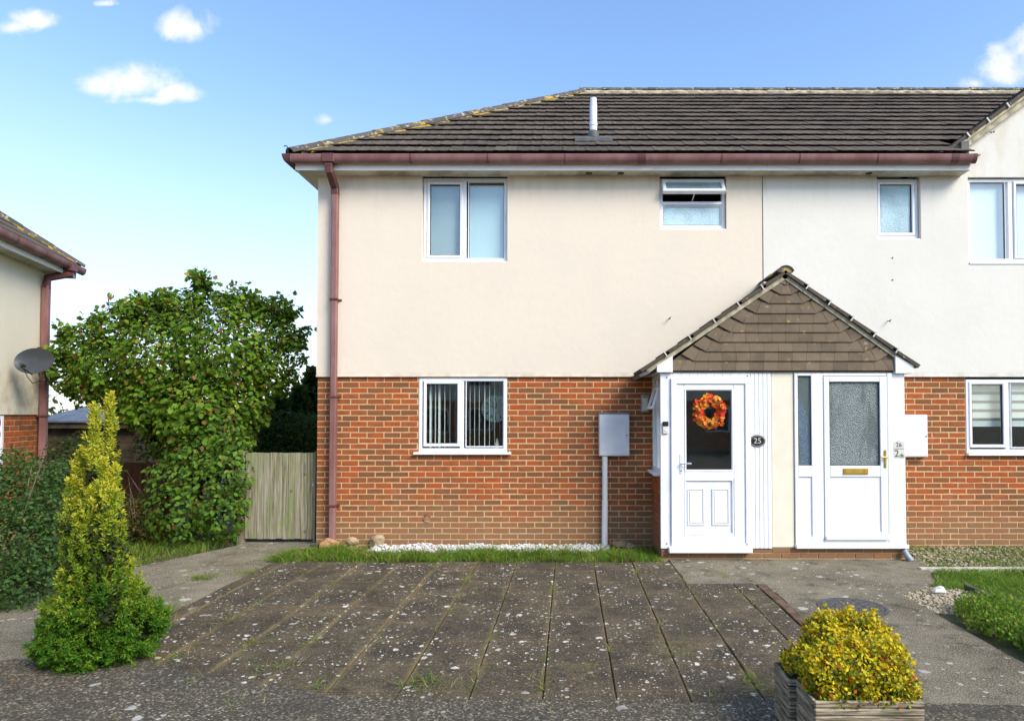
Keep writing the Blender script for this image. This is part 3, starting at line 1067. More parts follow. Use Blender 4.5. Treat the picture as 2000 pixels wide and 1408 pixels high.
def brickwork(parent, x0, x1, ztop, holes, core_name, nmax, vis, seed, yb=0.0, deep=.2, first=True, core_x=None):
    """mortar core + one object per brick (the nmax that show largest) + the rest in one joined part"""
    cx0, cx1 = core_x or (x0, x1)
    core = MB().wall(cx0, cx1, -.1, ztop - .001, yb + .0035, yb + deep, [(h[0], h[1], h[2] - .0, h[3]) for h in holes])
    wall = add(core_name, core, 'mortar', parent)
    r = random.Random(seed)
    items = []
    z = 0.0
    k = 0
    top = ztop - .004
    zt = top
    while zt > -.02:
        zb = max(zt - (COURSE - .0125), -.03)
        x = x0 - (0 if k % 2 == 0 else .1125)
        while x < x1 - .01:
            a, b = max(x, x0), min(x + .213, x1)
            segs = [(a, b)]
            for h in holes:
                if h[2] < (zt + zb) / 2 < h[3]:
                    ns = []
                    for (p, q) in segs:
                        if q <= h[0] or p >= h[1]:
                            ns.append((p, q))
                        else:
                            if p < h[0] - .012: ns.append((p, h[0] - .003))
                            if q > h[1] + .012: ns.append((h[1] + .003, q))
                    segs = ns
            for (p, q) in segs:
                if q - p > .02:
                    items.append((p, q, zb, zt))
            x += .225
        zt -= COURSE
        k += 1
    def score(it):
        xm = (it[0] + it[1]) / 2
        return (it[1] - it[0]) * (1.0 if vis(xm, (it[2] + it[3]) / 2) else .01) - .0001 * abs(xm)
    items.sort(key=score, reverse=True)
    cache = {}
    rest = MB()
    for n, (p, q, zb, zt) in enumerate(items):
        j = r.uniform(-.0022, .0022)
        if n < nmax and vis((p + q) / 2, (zb + zt) / 2):
            key = (round(q - p, 3), round(zt - zb, 3))
            if key not in cache:
                w, h = q - p, zt - zb
                b = MB().box(-w / 2, w / 2, 0, .05, 0, h, .004)
                me = bpy.data.meshes.new('brick'); me.from_pydata(b.v, [], b.f); me.materials.append(MATS['brick'])
                cache[key] = me
            o = link('brick', cache[key], wall, ((p + q) / 2, yb + j, zb))
            o.rotation_euler = (0, r.uniform(-.006, .006), r.uniform(-.004, .004))
        else:
            rest.box(p, q, yb + j, yb + .05, zb, zt, .004, rnd=r.uniform(.01, .99))
    if rest.v:
        add('bricks', rest, 'brick', wall, kind='stuff')
    return wall


H5 = (W5[0] - .004, W5[1] + .004, W5[2] - .035, Z_BR + .1)
brickwork(house, X_L, BR_X1 + .05, Z_BR, [H5], 'brick_wall', 300, lambda x, z: -3.3 < x < BR_X1 - .1 and z > .08, 21, core_x=(X_L, X_P))
add('side_wall', MB().box(X_L, X_L + .2, .2, DEPTH, -.1, Z_BR - .005).box(X_L, X_P, DEPTH, DEPTH + .2, -.1, Z_BR - .005), 'brick_texture', house)
add('floor', MB().box(X_L + .2, X_P, .2, DEPTH, .02, .06).box(X_L + .2, X_P, .2, DEPTH, 2.36, 2.5), 'interior', house)
add('party_wall', MB().box(X_P - .05, X_P + .05, .2, DEPTH, 0, Z_SOF), 'interior', house)
add('inner_wall', MB().box(X_L + .2, X_P - .06, 2.6, 2.7, .07, 2.35).box(X_L + .2, X_P - .06, 2.6, 2.7, 2.51, Z_SOF), 'interior', house)
add('ceiling', MB().box(X_L + .2, X_P - .06, .2, DEPTH, Z_SOF + .01, Z_SOF + .05), 'interior', house)

window(house, 'window', *W1, YW, [(*rect(840, 898, 361, 499, YW), True, 'glass'), (*rect(916, 984, 357, 505, YW), False, 'glass')], sill_ext=.035)
window(house, 'window', *W5, YD, [(*rect(833, 893, 750, 866, YD), True, 'glass'), (*rect(911, 982, 744, 871, YD), False, 'glass')], sill_ext=.06)
# bathroom window: fixed frosted light below, top vent propped open
w2 = window(house, 'window', *W2, YW, [(*rect(1296, 1407, 404, 440, YW), False, 'frosted_pale')], sill_ext=.04)
zt2 = ZZ(1350, 397, YW)
add('transom', MB().box(W2[0] + .04, W2[1] - .04, YW + .002, YW + .066, zt2 - .022, zt2 + .022, .005), 'upvc_white', w2)
va = (W2[0] + .025, W2[1] - .025)
vh = .245
v_ = MB().ring(va[0], va[1], -vh, 0, .048, -.03, .03, .010)
hinge = Vector((0, YW - .02, W2[3] - .028))
ang = R(33)


def swing(mb):
    mb.v = [(p[0], hinge.y + p[1] * math.cos(ang) + p[2] * math.sin(ang), hinge.z - p[1] * math.sin(ang) + p[2] * math.cos(ang)) for p in mb.v]
    return mb


add('vent_sash', swing(v_), 'upvc_white', w2)
add('pane', swing(MB().box(va[0] + .045, va[1] - .045, -.004, .004, -vh + .045, -.045)), 'frosted_glass', w2)
add('stay', MB().tube([((va[0] + va[1]) / 2, YW + .03, zt2 + .03), ((va[0] + va[1]) / 2 + .01, YW - .12, zt2 + .09)], .006, 6), 'upvc_white', w2)


# ------------------------------------------------------------------ the neighbouring mid house (number 26)
house2 = thing('house', 'white rendered house at right with front gable and brick ground floor', 'house', ((X_P + X_R) / 2, 3.0, 0))
GX0 = XX(1880, 300, YR)              # foot of the gable
GW = (X_R - GX0) / 2
TP = math.tan(R(36))
GAP = (GX0 + X_R) / 2
m = MB().wall(X_P + .003, X_R, Z_BR - .004, Z_SOF + .02, YR - .002, .20, [(W3[0] - .006, W3[1] + .006, W3[2] - .02, W3[3] + .05), (W4[0] - .006, W4[1] + .006, W4[2] - .02, W4[3] + .012)])
m.box(X_R - .2, X_R, .20, DEPTH, -.1, Z_SOF + .02)
m.box(X_P, X_R, DEPTH, DEPTH + .2, -.1, Z_SOF + .02)
add('render_wall', m, 'render_white', house2)
zg = Z_SOF + .02
ZEAVE = ZZ(1880, 283, YR)            # where the verge crosses the gable foot
gp = [(GX0, zg), (X_R, zg), (X_R, ZEAVE), (GAP, ZEAVE + GW * TP), (GX0, ZEAVE)]
add('gable_wall', MB().prism(gp, YR - .002, .2), 'render_white', house2)
add('drip_bead', MB().box(X_P + .004, X_R, YR - .012, YR - .0025, Z_BR - .006, Z_BR + .014, .003), 'render_white', house2)
add('party_joint', MB().box(X_P - .006, X_P + .004, YR - .004, YR + .02, Z_BR - .004, Z_SOF), 'lead', house2)
H6 = (W6[0] - .004, W6[1] + .004, W6[2] - .035, Z_BR + .1)
brickwork(house2, 3.98, 6.9, Z_BR, [H6], 'brick_wall', 300, lambda x, z: x < 6.35, 33, core_x=(X_P, X_R))
add('floor', MB().box(X_P + .06, X_R - .2, .2, DEPTH, .02, .06).box(X_P + .06, X_R - .2, .2, DEPTH, 2.36, 2.5), 'interior', house2)
add('inner_wall', MB().box(X_P + .06, X_R - .2, 2.6, 2.7, .07, 2.35).box(X_P + .06, X_R - .2, 2.6, 2.7, 2.51, Z_SOF), 'interior', house2)
add('ceiling', MB().box(X_P + .06, X_R - .2, .2, DEPTH, Z_SOF + .01, Z_SOF + .05), 'interior', house2)
window(house2, 'window', *W3, YW, [(*rect(1719, 1780, 361, 455, YW), True, 'frosted_pale')], sill_ext=.03)
window(house2, 'window', *W4, YW - .02, [(*rect(1892, 1961, 358, 506, YW), False, 'glass'), (*rect(1983, 2050, 362, 500, YW), True, 'glass')], sill_ext=.0)
window(house2, 'window', *W6, YD, [(*rect(1898, 1958, 751, 868, YD), True, 'glass'), (*rect(1977, 2050, 746, 873, YD), False, 'glass')], sill_ext=.0)

# ------------------------------------------------------------------ roof: eaves box, gutter, tiles
OV = 0.25                                         # soffit overhang
YF = -OV                                          # fascia face
FX0 = XX(576.5, 328, YF)                          # fascia corner left
FX1 = XX(1896, 325, YF)
Z_F0 = Z_SOF - .004
Z_F1 = Z_F0 + .19
EY = YF - .055                                    # tile eave edge
EZ = ZZ(1200, 300, EY)                            # top of the eave tiles
RUN = 3.95
PITCHR = math.atan2(at(1500, 181, EY + RUN).z - EZ, RUN)
HX0 = XX(566, 296, EY)                            # hip corner
RIDGE_Z = EZ + RUN * math.tan(PITCHR)
RIDGE_Y = EY + RUN
RX0 = HX0 + RUN
print('roof', math.degrees(PITCHR), 'ridge', RX0, RIDGE_Y, RIDGE_Z, 'Z_BR', Z_BR, 'Z_SOF', Z_SOF, 'X_L', X_L, 'X_P', X_P)

for hs, a, b in ((house, FX0, X_P), (house2, X_P + .002, FX1)):
    add('fascia', MB().box(a, b, YF, YF + .02, Z_F0, Z_F1, .003), 'fascia_paint', hs)
    add('soffit', MB().box(a + .001, b - .001, YF + .021, YR + .03, Z_F0 + .006, Z_F0 + .016), 'soffit_paint', hs)
add('fascia', MB().box(FX0, FX0 + .02, YF + .021, DEPTH + .4, Z_F0, Z_F1, .003), 'fascia_paint', house)
add('soffit', MB().box(FX0 + .021, XA + .02, YR + .031, DEPTH + .3, Z_F0 + .006, Z_F0 + .016), 'soffit_paint', house)
add('eaves_end', MB().box(FX1 - .02, FX1, YF + .021, YR - .003, Z_F0, Z_F1, .003), 'fascia_paint', house2)
# soffit vents and scars
for px in (1150, 1212, 1695):
    x = XX(px, 340, -.1)
    hs = house if px < 1490 else house2
    add('soffit_vent', MB().lathe([(.045, Z_F0 + .0055), (.045, Z_F0 - .002), (.03, Z_F0 - .004), (.02, Z_F0 - .001)], x, -.13, 16), 'edging_dark', hs)

# gutters
GY = YF - .062
gz = ZZ(1200, 303.5, GY)
GH = .105


def gutter_profile(sq):
    if sq:
        return [(.055, 0), (.052, -.085), (.045, -GH), (-.036, -GH), (-.052, -.07), (-.056, -.004), (-.050, -.002), (-.047, -.066), (-.034, -GH + .006), (.042, -GH + .006), (.047, -.08), (.05, 0)]
    n = 9
    out = [(.056 * math.cos(math.pi * k / n), -GH * math.sin(math.pi * k / n)) for k in range(n + 1)]
    inn = [(.051 * math.cos(math.pi * k / n), -(GH - .006) * math.sin(math.pi * k / n)) for k in range(n, -1, -1)]
    return out + inn


def gutter_run(parent, a, b, prof, y=GY, mat='gutter_plastic', name='gutter', grow=0.0, z=None):
    z = gz if z is None else z
    m = MB()
    n = len(prof)
    sc = 1 + grow
    v = [(a, y + p[0] * sc, z + p[1] * sc) for p in prof] + [(b, y + p[0] * sc, z + p[1] * sc) for p in prof]
    m.poly(v, [tuple(range(n)), tuple(range(2 * n - 1, n - 1, -1))] + [(i, n + i, n + (i + 1) % n, (i + 1) % n) for i in range(n)])
    return add(name, m, mat, parent, smooth=40)


PR = gutter_profile(False)
GXL, GXM, GXR = XX(570, 310, GY), X_P, XX(1903, 312, GY)
g1 = gutter_run(house, GXL, GXM - .003, PR)
g2 = gutter_run(house2, GXM, GXR, PR)
for px in (803, 953, 1103, 1408):
    x = XX(px, 310, GY)
    gutter_run(g1, x - .009, x + .009, PR, name='bracket', grow=.05, mat='gutter_dark')
x = XX(1253, 310, GY); gutter_run(g1, x - .05, x + .05, PR, name='union', grow=.08, mat='gutter_dark')
for px in (1560, 1712):
    x = XX(px, 310, GY)
    gutter_run(g2, x - .009, x + .009, PR, name='bracket', grow=.05, mat='gutter_dark')
x = XX(1863, 310, GY); gutter_run(g2, x - .045, x + .045, PR, name='union', grow=.08, mat='gutter_dark')
gutter_run(g2, GXR - .035, GXR + .012, PR, name='stop_end', grow=.06, mat='gutter_dark')
# left corner angle and the return along the hip end
ca = MB()
n = len(PR)
c0, c1, c2 = [], [], []
for p in PR:
    c0.append((GXL - .002, GY + p[0] * 1.06, gz + p[1] * 1.06))
    c1.append((GXL - .05 + p[0] * 1.06, GY + p[0] * 1.06, gz + p[1] * 1.06))
    c2.append((GXL - .05 + p[0] * 1.06, GY + .3, gz + p[1] * 1.06))
ca.poly(c0 + c1 + c2, [(k * n + i, k * n + (i + 1) % n, (k + 1) * n + (i + 1) % n, (k + 1) * n + i) for k in (0, 1) for i in range(n)])
add('gutter_angle', ca, 'gutter_dark', house, smooth=40)
m = MB()
c3 = [(GXL - .05 + p[0], GY + .3, gz + p[1]) for p in PR]; c4 = [(GXL - .05 + p[0], DEPTH + .5, gz + p[1]) for p in PR]
m.poly(c3 + c4, [(i, (i + 1) % n, n + (i + 1) % n, n + i) for i in range(n)])
add('gutter', m, 'gutter_plastic', house, smooth=40)

# rainwater pipe of the end house
DX0, DX1 = XX(643, 325, GY), XX(655, 400, -.09)
DXB = XX(643, 1040, -.09)
pw = .042
rp = add('downpipe', MB().sqtube([(DX1, -.09, ZZ(650, 372, -.09)), (DX1, -.09, ZZ(650, 585, -.09))], pw), 'gutter_plastic', house)
add('pipe_length', MB().sqtube([(DX1, -.09, ZZ(650, 585, -.09)), (DX1, -.09, ZZ(650, 775, -.09))], pw - .003), 'gutter_plastic', rp)
add('pipe_length', MB().sqtube([(DX1, -.09, ZZ(650, 775, -.09)), (DX1, -.09, ZZ(650, 987, -.09))], pw), 'gutter_plastic', rp)
add('pipe_length', MB().sqtube([(DX1, -.09, ZZ(650, 987, -.09)), (DX1, -.09, .0)], pw - .003), 'gutter_plastic', rp)
zo = gz - GH
add('gutter_outlet', MB().box(DX0 - .085, DX0 + .085, GY - .066, GY + .062, gz - GH * 1.05, gz + .006, .01).box(DX0 - .05, DX0 + .05, GY - .05, GY + .05, zo - .05, gz - GH * 1.05 - .001, .008), 'gutter_dark', rp)
add('swan_neck', MB().sqtube([(DX0, GY, zo - .045), (DX0 + .005, GY, zo - .10), (DX1 - .005, -.10, ZZ(650, 366, -.09)), (DX1, -.09, ZZ(650, 372, -.09) - .06)], pw + .004), 'gutter_dark', rp)
for py in (585, 775, 987):
    z = ZZ(650, py, -.09)
    add('pipe_clip', MB().box(DX1 - pw - .010, DX1 + pw + .010, -.09 - pw - .008, YR - .001, z - .014, z + .014, .004).box(DX1 - pw - .035, DX1 + pw + .035, YR - .012, YR - .0015, z - .012, z + .012), 'gutter_dark', rp)

# --- roof planes: underlay + one object per tile on the front slope
cp, sp_ = math.cos(PITCHR), math.sin(PITCHR)
SLOPE = RUN / cp
GAUGE, TW = .335, .30
BX0, BX1 = HX0, X_R + .2
BY1 = RIDGE_Y + RUN


def under(d=.06):
    dz = d / cp
    z0, z1 = EZ - dz, RIDGE_Z - dz
    a = .03
    v = [(BX0 + a, EY + a, z0), (GX0 + .0, EY + a, z0), (GX0 + .0 + RUN, RIDGE_Y, z1), (RX0, RIDGE_Y, z1), (BX0 + a, BY1, z0), (X_R, BY1, z0)]
    return MB().poly(v, [(0, 1, 2, 3), (4, 0, 3), (5, 4, 3, 2)])


roof1 = add('roof', under(), 'lead', house)
# stepped tile courses of the hip end and rear slope (never seen from the street), one part
m = MB()
for k in range(14):
    d0, d1 = k * GAUGE * cp, min((k + 1) * GAUGE * cp + .08, RUN - .02)
    zz0, zz1 = EZ + d0 * math.tan(PITCHR) + .012, EZ + d1 * math.tan(PITCHR) - .012
    m.poly([(BX0 + d0, EY + d0, zz0), (BX0 + d1, EY + d1, zz1), (BX0 + d1, BY1 - d1, zz1), (BX0 + d0, BY1 - d0, zz0), (BX0 + d0, EY + d0, zz0 - .03), (BX0 + d0, BY1 - d0, zz0 - .03)], [(0, 1, 2, 3), (0, 3, 5, 4)])
    m.poly([(BX0 + d0, BY1 - d0, zz0), (BX0 + d1, BY1 - d1, zz1), (BX1, BY1 - d1, zz1), (BX1, BY1 - d0, zz0)], [(0, 1, 2, 3)])
add('rear_tiles', m, 'roof_tile', roof1, kind='stuff')

tile_cache = {}


def tile_mesh(xl0, xl1, xr0, xr1, ln):
    """interlocking tile: local x across, local y up the slope, z up; left edge xl0 (tail) to xl1 (head), right edge likewise; two low rolls"""
    key = (round(xl0, 2), round(xl1, 2), round(xr0, 2), round(xr1, 2), round(ln, 2))
    if key in tile_cache: return tile_cache[key]
    us = [0, .06, .14, .22, .5, .58, .66, .74, .97, 1.0]
    hs = [.003, .005, .003, 0, 0, .003, .003, 0, 0, .001]
    v = []
    for j, (y, lift) in enumerate(((0, .038), (ln, .004))):
        a, b = (xl0, xr0) if j == 0 else (xl1, xr1)
        for u, h in zip(us, hs):
            v.append((a + (b - a) * u, y, lift + h))
    n = len(us)
    for u, h in zip(us, hs):
        v.append((xl0 + (xr0 - xl0) * u, 0.022, h + .020))
    f = [(i, i + 1, n + i + 1, n + i) for i in range(n - 1)]
    f += [(2 * n + i, 2 * n + i + 1, i + 1, i) for i in range(n - 1)]
    f += [(0, n, 2 * n), (n - 1, 3 * n - 1, 2 * n - 1)]
    me = bpy.data.meshes.new('roof_tile'); me.from_pydata(v, [], f); me.materials.append(MATS['roof_tile'])
    tile_cache[key] = me
    return me


NC = int(math.ceil(SLOPE / GAUGE))
rt = random.Random(12)
roof2 = add('roof', MB().box(X_P, X_P + .01, RIDGE_Y - .2, RIDGE_Y, RIDGE_Z - .35, RIDGE_Z - .2), 'lead', house2)
for k in range(NC):
    s0 = k * GAUGE
    ln = min(GAUGE + .075, SLOPE - s0 - .01)
    if ln < .1: continue
    hl0 = HX0 + s0 * cp + .05
    hl1 = HX0 + (s0 + ln) * cp + .05
    y, z = EY + s0 * cp, EZ + s0 * sp_
    off = (k % 2) * TW / 2
    i0 = int(math.floor((HX0 - X_P) / TW)) - 1
    i = i0
    # right boundary: the gable's valley
    while True:
        xa = X_P + i * TW + off - (TW / 2 if False else 0)
        xb = xa + TW - .004
        if xa > 9.4: break
        i += 1
        zz = EZ + (s0 + ln) * sp_
        vx = GX0 - .05 + max(0.0, (zz - ZEAVE)) / TP + .35
        if k <= 1: vx = GX0 + .02 - TW
        if xa > vx: continue
        l0, l1 = max(xa, hl0), max(xa, hl1)
        if l0 >= xb - .02: continue
        l1 = min(l1, xb - .005)
        xm = xa + TW / 2
        par = roof1 if xm < X_P else roof2
        o = link('roof_tile', tile_mesh(l0 - xm, l1 - xm, xb - xm, xb - xm, ln), par, (xm, y, z))
        o.rotation_euler = (PITCHR + rt.uniform(-.006, .006), rt.uniform(-.005, .005), rt.uniform(-.004, .004))
        o.location.z += rt.uniform(-.003, .003)


# hip and ridge tiles bedded in mortar
def half_round(a, b, r, up, name, parent, lift=0.0, arc=(15, 165)):
    a, b = Vector(a), Vector(b)
    d = (b - a).normalized()
    side = d.cross(Vector(up)).normalized()
    upv = side.cross(d).normalized()
    n = 10
    v, f = [], []
    for t in (0, 1):
        p = a + (b - a) * t
        rr = r * (1.0 if t == 0 else .94)
        for q in (1.0, .86):
            for k in range(n + 1):
                th = R(arc[0] + (arc[1] - arc[0]) * k / n)
                v.append(p + side * math.cos(th) * rr * q * 1.1 + upv * (math.sin(th) * rr * q - r * .45 + lift))
    w = n + 1
    for k in range(n):
        f.append((k, k + 1, 2 * w + k + 1, 2 * w + k))
        f.append((w + k, 3 * w + k, 3 * w + k + 1, w + k + 1))
        f.append((k, w + k, w + k + 1, k + 1))
    return add(name, MB().poly(v, f), 'hip_tile', parent, smooth=30)


hipa, hipb = Vector((HX0, EY, EZ)), Vector((RX0, RIDGE_Y, RIDGE_Z))
HL = (hipb - hipa).length
nh = 14
for k in range(nh):
    a = hipa.lerp(hipb, k / nh); b = hipa.lerp(hipb, (k + 1) / nh + .008)
    a.z += rt.uniform(-.006, .006)
    half_round(a, b, .115, (0, 0, 1), 'hip_tile', roof1, .015)
# mortar fillet under the hip tiles, on the front slope
m = MB()
fs, nn = [], 60
dv = (hipb - hipa).normalized()
perp = Vector((cp * 0 + 1, 0, 0))
vv = []
for k in range(nn + 1):
    p = hipa.lerp(hipb, k / nn)
    w = .17 + rt.uniform(-.03, .03)
    q = p + Vector((w, 0, 0))
    vv += [p + Vector((-.02, 0, .05)), q + Vector((0, 0, .034 + rt.uniform(0, .012))), q + Vector((.006, 0, -.01))]
m.poly(vv, [(3 * k, 3 * k + 1, 3 * k + 4, 3 * k + 3) for k in range(nn)] + [(3 * k + 1, 3 * k + 2, 3 * k + 5, 3 * k + 4) for k in range(nn)])
add('hip_mortar', m, 'hip_mortar', roof1)
x = RX0 - .1
while x < 9.2:
    par = roof1 if x < X_P else roof2
    half_round((x, RIDGE_Y, RIDGE_Z + rt.uniform(-.004, .006)), (x + .445, RIDGE_Y, RIDGE_Z), .115, (0, 0, 1), 'ridge_tile', par, .02)
    x += .44
m = MB(); vv = []
for k in range(80):
    x = RX0 + k * .108
    vv += [(x, RIDGE_Y - .06, RIDGE_Z + .04), (x, RIDGE_Y - .15 + rt.uniform(-.015, .015), RIDGE_Z - .085 + .03), (x, RIDGE_Y - .15, RIDGE_Z - .12)]
m.poly(vv, [(3 * k, 3 * k + 1, 3 * k + 4, 3 * k + 3) for k in range(79)] + [(3 * k + 1, 3 * k + 2, 3 * k + 5, 3 * k + 4) for k in range(79)])
add('ridge_mortar', m, 'undercloak', roof1)
# iron hip hook at the corner
hk = Vector((HX0 - .01, EY - .02, EZ - .03))
pts = [hk + Vector((0.0, 0, 0)), hk + Vector((-.005, 0, .07)), hk + Vector((-.012, 0, .105)), hk + Vector((-.03, 0, .125)), hk + Vector((-.05, 0, .122)), hk + Vector((-.058, 0, .108))]
add('hip_hook', MB().tube(pts, .007, 6), 'dark_metal', roof1)

# flue through the roof
fy = EY + .62
fb, ft = at(1159, 285, fy), at(1160, 193, fy)
add('flue', MB().lathe([(.052, fb.z - .1), (.052, ZZ(1159, 247, fy)), (.058, ZZ(1159, 246.5, fy)), (.058, ZZ(1159, 243, fy)), (.052, ZZ(1159, 242.5, fy)), (.052, ft.z - .09), (.046, ft.z - .088), (.046, ft.z), (.038, ft.z), (.038, ft.z - .06)], fb.x, fy, 20), 'flue_white', roof1, smooth=40)
zf = EZ + (fy - EY) * math.tan(PITCHR)
fp = [(-.26, -.14), (.26, -.14), (.26, -.06), (-.26, -.06)]
add('flue_flashing', MB().poly([(fb.x + a, fy + b, zf + b * math.tan(PITCHR) + .075) for a, b in fp] + [(fb.x + a, fy + b, zf + b * math.tan(PITCHR) + .03) for a, b in fp], [(0, 1, 2, 3), (0, 4, 5, 1), (1, 5, 6, 2), (3, 7, 4, 0)]).lathe([(.085, zf + .02), (.075, zf + .10), (.056, zf + .13)], fb.x, fy, 20), 'lead', roof1)

# cross gable verge (right)
GYV = YR - .11
vl = Vector((XX(1852, 291, GYV), 0, ZZ(1852, 291, GYV)))
vr = Vector((XX(2000, 181, GYV), 0, ZZ(2000, 181, GYV)))
tg = (vr.z - vl.z) / (vr.x - vl.x)
ap = Vector((GAP, 0, vl.z + (GAP - vl.x) * tg))
roofg = add('gable_roof', MB().poly([(vl.x, GYV + .02, vl.z - .02), (ap.x, GYV + .02, ap.z - .02), (ap.x, RIDGE_Y, ap.z - .02), (vl.x, RIDGE_Y, vl.z - .02), (2 * ap.x - vl.x, GYV + .02, vl.z - .02), (2 * ap.x - vl.x, RIDGE_Y, vl.z - .02)], [(0, 1, 2, 3), (1, 4, 5, 2)]), 'lead', house2)
sd = Vector((1, 0, tg)).normalized()
nd = Vector((-tg, 0, 1)).normalized()
L = (ap - vl).length


def strip(parent, name, base, s0, s1, n0, n1, y0, y1, mat, mirror=False):
    pts = []
    for s, t in ((s0, n0), (s1, n0), (s1, n1), (s0, n1)):
        p = base + sd_ * s + nd_ * t
        pts.append((p.x, p.z))
    return add(name, MB().prism(pts, y0, y1), mat, parent)


sd_, nd_ = sd, nd
strip(roofg, 'bargeboard', vl, .1, L, -.135, -.068, GYV + .03, GYV + .06, 'undercloak')
strip(roofg, 'undercloak', vl, .0, L, -.066, -.035, GYV, GYV + .10, 'undercloak')
k = 0
s = -.02
while s < L:
    o = strip(roofg, 'verge_tile', vl, s, min(s + GAUGE + .04, L), -.032, .008 + (k % 1), GYV - .015, GYV + .35, 'roof_tile')
    o.rotation_euler = (0, -.03, 0)
    if k:
        strip(roofg, 'verge_clip', vl, s - .009, s + .010, -.045, .026, GYV - .03, GYV - .01, 'clip_white')
    s += GAUGE; k += 1
# covering of the gable roof: courses
m = MB()
for k in range(int(L / GAUGE) + 1):
    a, b = vl + sd * (k * GAUGE), vl + sd * min((k + 1) * GAUGE + .05, L)
    m.poly([(a.x, GYV + .3, a.z + .03), (b.x, GYV + .3, b.z + .005), (b.x, RIDGE_Y + 1, b.z + .005), (a.x, RIDGE_Y + 1, a.z + .03), (a.x, GYV + .3, a.z), (a.x, RIDGE_Y + 1, a.z)], [(0, 1, 2, 3), (0, 3, 5, 4)])
add('gable_tiles', m, 'roof_tile', roofg, kind='stuff')
# lead soaker and blockwork where valley meets gutter
add('valley_flashing', MB().box(GX0 - .12, GX0 - .02, YF + .05, .0, Z_F1 + .02, Z_F1 + .22), 'lead', house2)
add('valley_lead', MB().prism([(GX0 + .0, Z_F1 + .03), (GX0 + .09, Z_F1 + .06), (GX0 + .0, Z_F1 + .2)], YR - .03, YR - .004), 'plaque_green', house2)
# screw holes and plugs in the render
for (px, py) in ((1743, 504), (1743, 547), (1936, 242), (1941, 241), (1936, 259), (1941, 258)):
    p = at(px, py, YR)
    add('screw', MB().lathe([(.012, YR - .0022), (.011, YR - .007), (.004, YR - .009)], p.x, 0, 8, 'y', p.z), 'screw', house2)
for (px, py, hs) in ((1307, 622, house), (1734, 627, house2)):
    p = at(px, py, YR - .01)
    add('wall_hook', MB().tube([(p.x, YR + .01, p.z), (p.x, YR - .05, p.z), (p.x - .004, YR - .065, p.z - .02), (p.x + .01, YR - .08, p.z + .012)], .006, 6), 'dark_metal', hs)

# =================================================================================================
# PORCH shared by the two houses
# =================================================================================================
YP = -0.87
PX0, PX1 = XX(1289, 900, YP), XX(1768, 900, YP)
porch = thing('porch', 'shared white porch with brown tile-hung gable over two front doors', 'porch', ((PX0 + PX1) / 2, -.45, 0))
ZB = ZZ(1540, 1070, YP)              # top of the plinth
ZT = ZZ(1540, 727, YP)               # underside of the gable
cc_mid = XX(1530, 900, YP)
# brick plinth, bricks apart
pl = add('plinth', MB().box(PX0 + .02, PX1 - .01, YP + .02, 0, -.05, ZB - .002), 'mortar', porch)
rp_ = random.Random(5)
for row in range(2):
    z1 = ZB - .006 - row * .062
    x = PX0 + .01 - (row % 2) * .11
    while x < PX1 - .02:
        a, b = max(x, PX0 + .01), min(x + .213, PX1)
        if b - a > .03:
            add('brick', MB().box(a, b, YP + .012 + rp_.uniform(-.002, .002), YP + .06, z1 - .053, z1, .004), 'brick', pl)
        x += .223
# left dwarf wall in brick and glazed side above
zs = ZZ(1280, 922, -.45)
sw = add('side_wall', MB().box(PX0 + .02, PX0 + .12, YP + .09, -.001, -.05, zs - .03), 'mortar', porch)
for row in range(14):
    z1 = zs - .04 - row * .075
    if z1 < .05: break
    y = -.006 + (.11 if row % 2 else 0)
    while y > YP + .1:
        a, b = max(y - .213, YP + .095), min(y, -.006)
        if b - a > .03:
            add('brick', MB().box(PX0 + .006, PX0 + .06, a, b, z1 - .065, z1, .004), 'brick', sw)
        y -= .223
add('side_sill', MB().box(PX0 - .055, PX0 + .1, YP + .15, -.03, zs - .028, zs, .006), 'upvc_white', porch)
sf = MB()
for (a, b, c, d) in ((YP + .10, YP + .16, zs, ZT), (-.06, -.004, zs, ZT), (YP + .161, -.061, zs + .001, zs + .06), (YP + .161, -.061, ZT - .06, ZT), (-.46, -.41, zs + .061, ZT - .061)):
    sf.box(PX0 + .02, PX0 + .08, a, b, c, d, .005)
sw_ = add('side_window', sf, 'upvc_white', porch)
add('pane', MB().box(PX0 + .045, PX0 + .05, YP + .155, -.415, zs + .05, ZT - .05).box(PX0 + .045, PX0 + .05, -.455, -.055, zs + .05, ZT - .05), 'glass', sw_)
# a small top-hung vent standing open on the side
vz0, vz1 = ZZ(1277, 799, -.35), ZZ(1277, 757, -.35)
vsh = MB()
for (a, b, c, d) in ((-.66, -.62, vz0, vz1), (-.24, -.20, vz0, vz1), (-.619, -.241, vz0, vz0 + .04), (-.619, -.241, vz1 - .04, vz1)):
    vsh.box(0, .035, a, b, c, d, .004)
vsh.v = [(PX0 + .01 - (vz1 - p[2]) * .33 + p[0] * .95, p[1], p[2]) for p in vsh.v]
add('vent_sash', vsh, 'upvc_white', sw_)
add('side_wall', MB().box(PX1 - .1, PX1 - .01, YP + .09, -.001, -.05, ZT), 'upvc_white', porch)
add('dark_backing', MB().box(PX0 + .15, PX1 - .12, -.006, -.001, ZB, ZT), 'interior_dark', porch)  # added dark sheet, its colour imitating the dim porch interior
add('partition', MB().box(cc_mid - .04, cc_mid + .04, YP + .105, -.01, ZB + .02, ZT - .02), 'interior_dark', porch)
add('porch_floor', MB().box(PX0 + .12, PX1 - .1, YP + .07, 0, ZB - .001, ZB + .012), 'interior_dark', porch)
add('porch_ceiling', MB().box(PX0 + .02, PX1 - .02, YP + .03, -.001, ZT - .012, ZT + .01), 'upvc_white', porch)


def prect(px0, px1, py0, py1, Y=YP): return rect(px0, px1, py0, py1, Y)


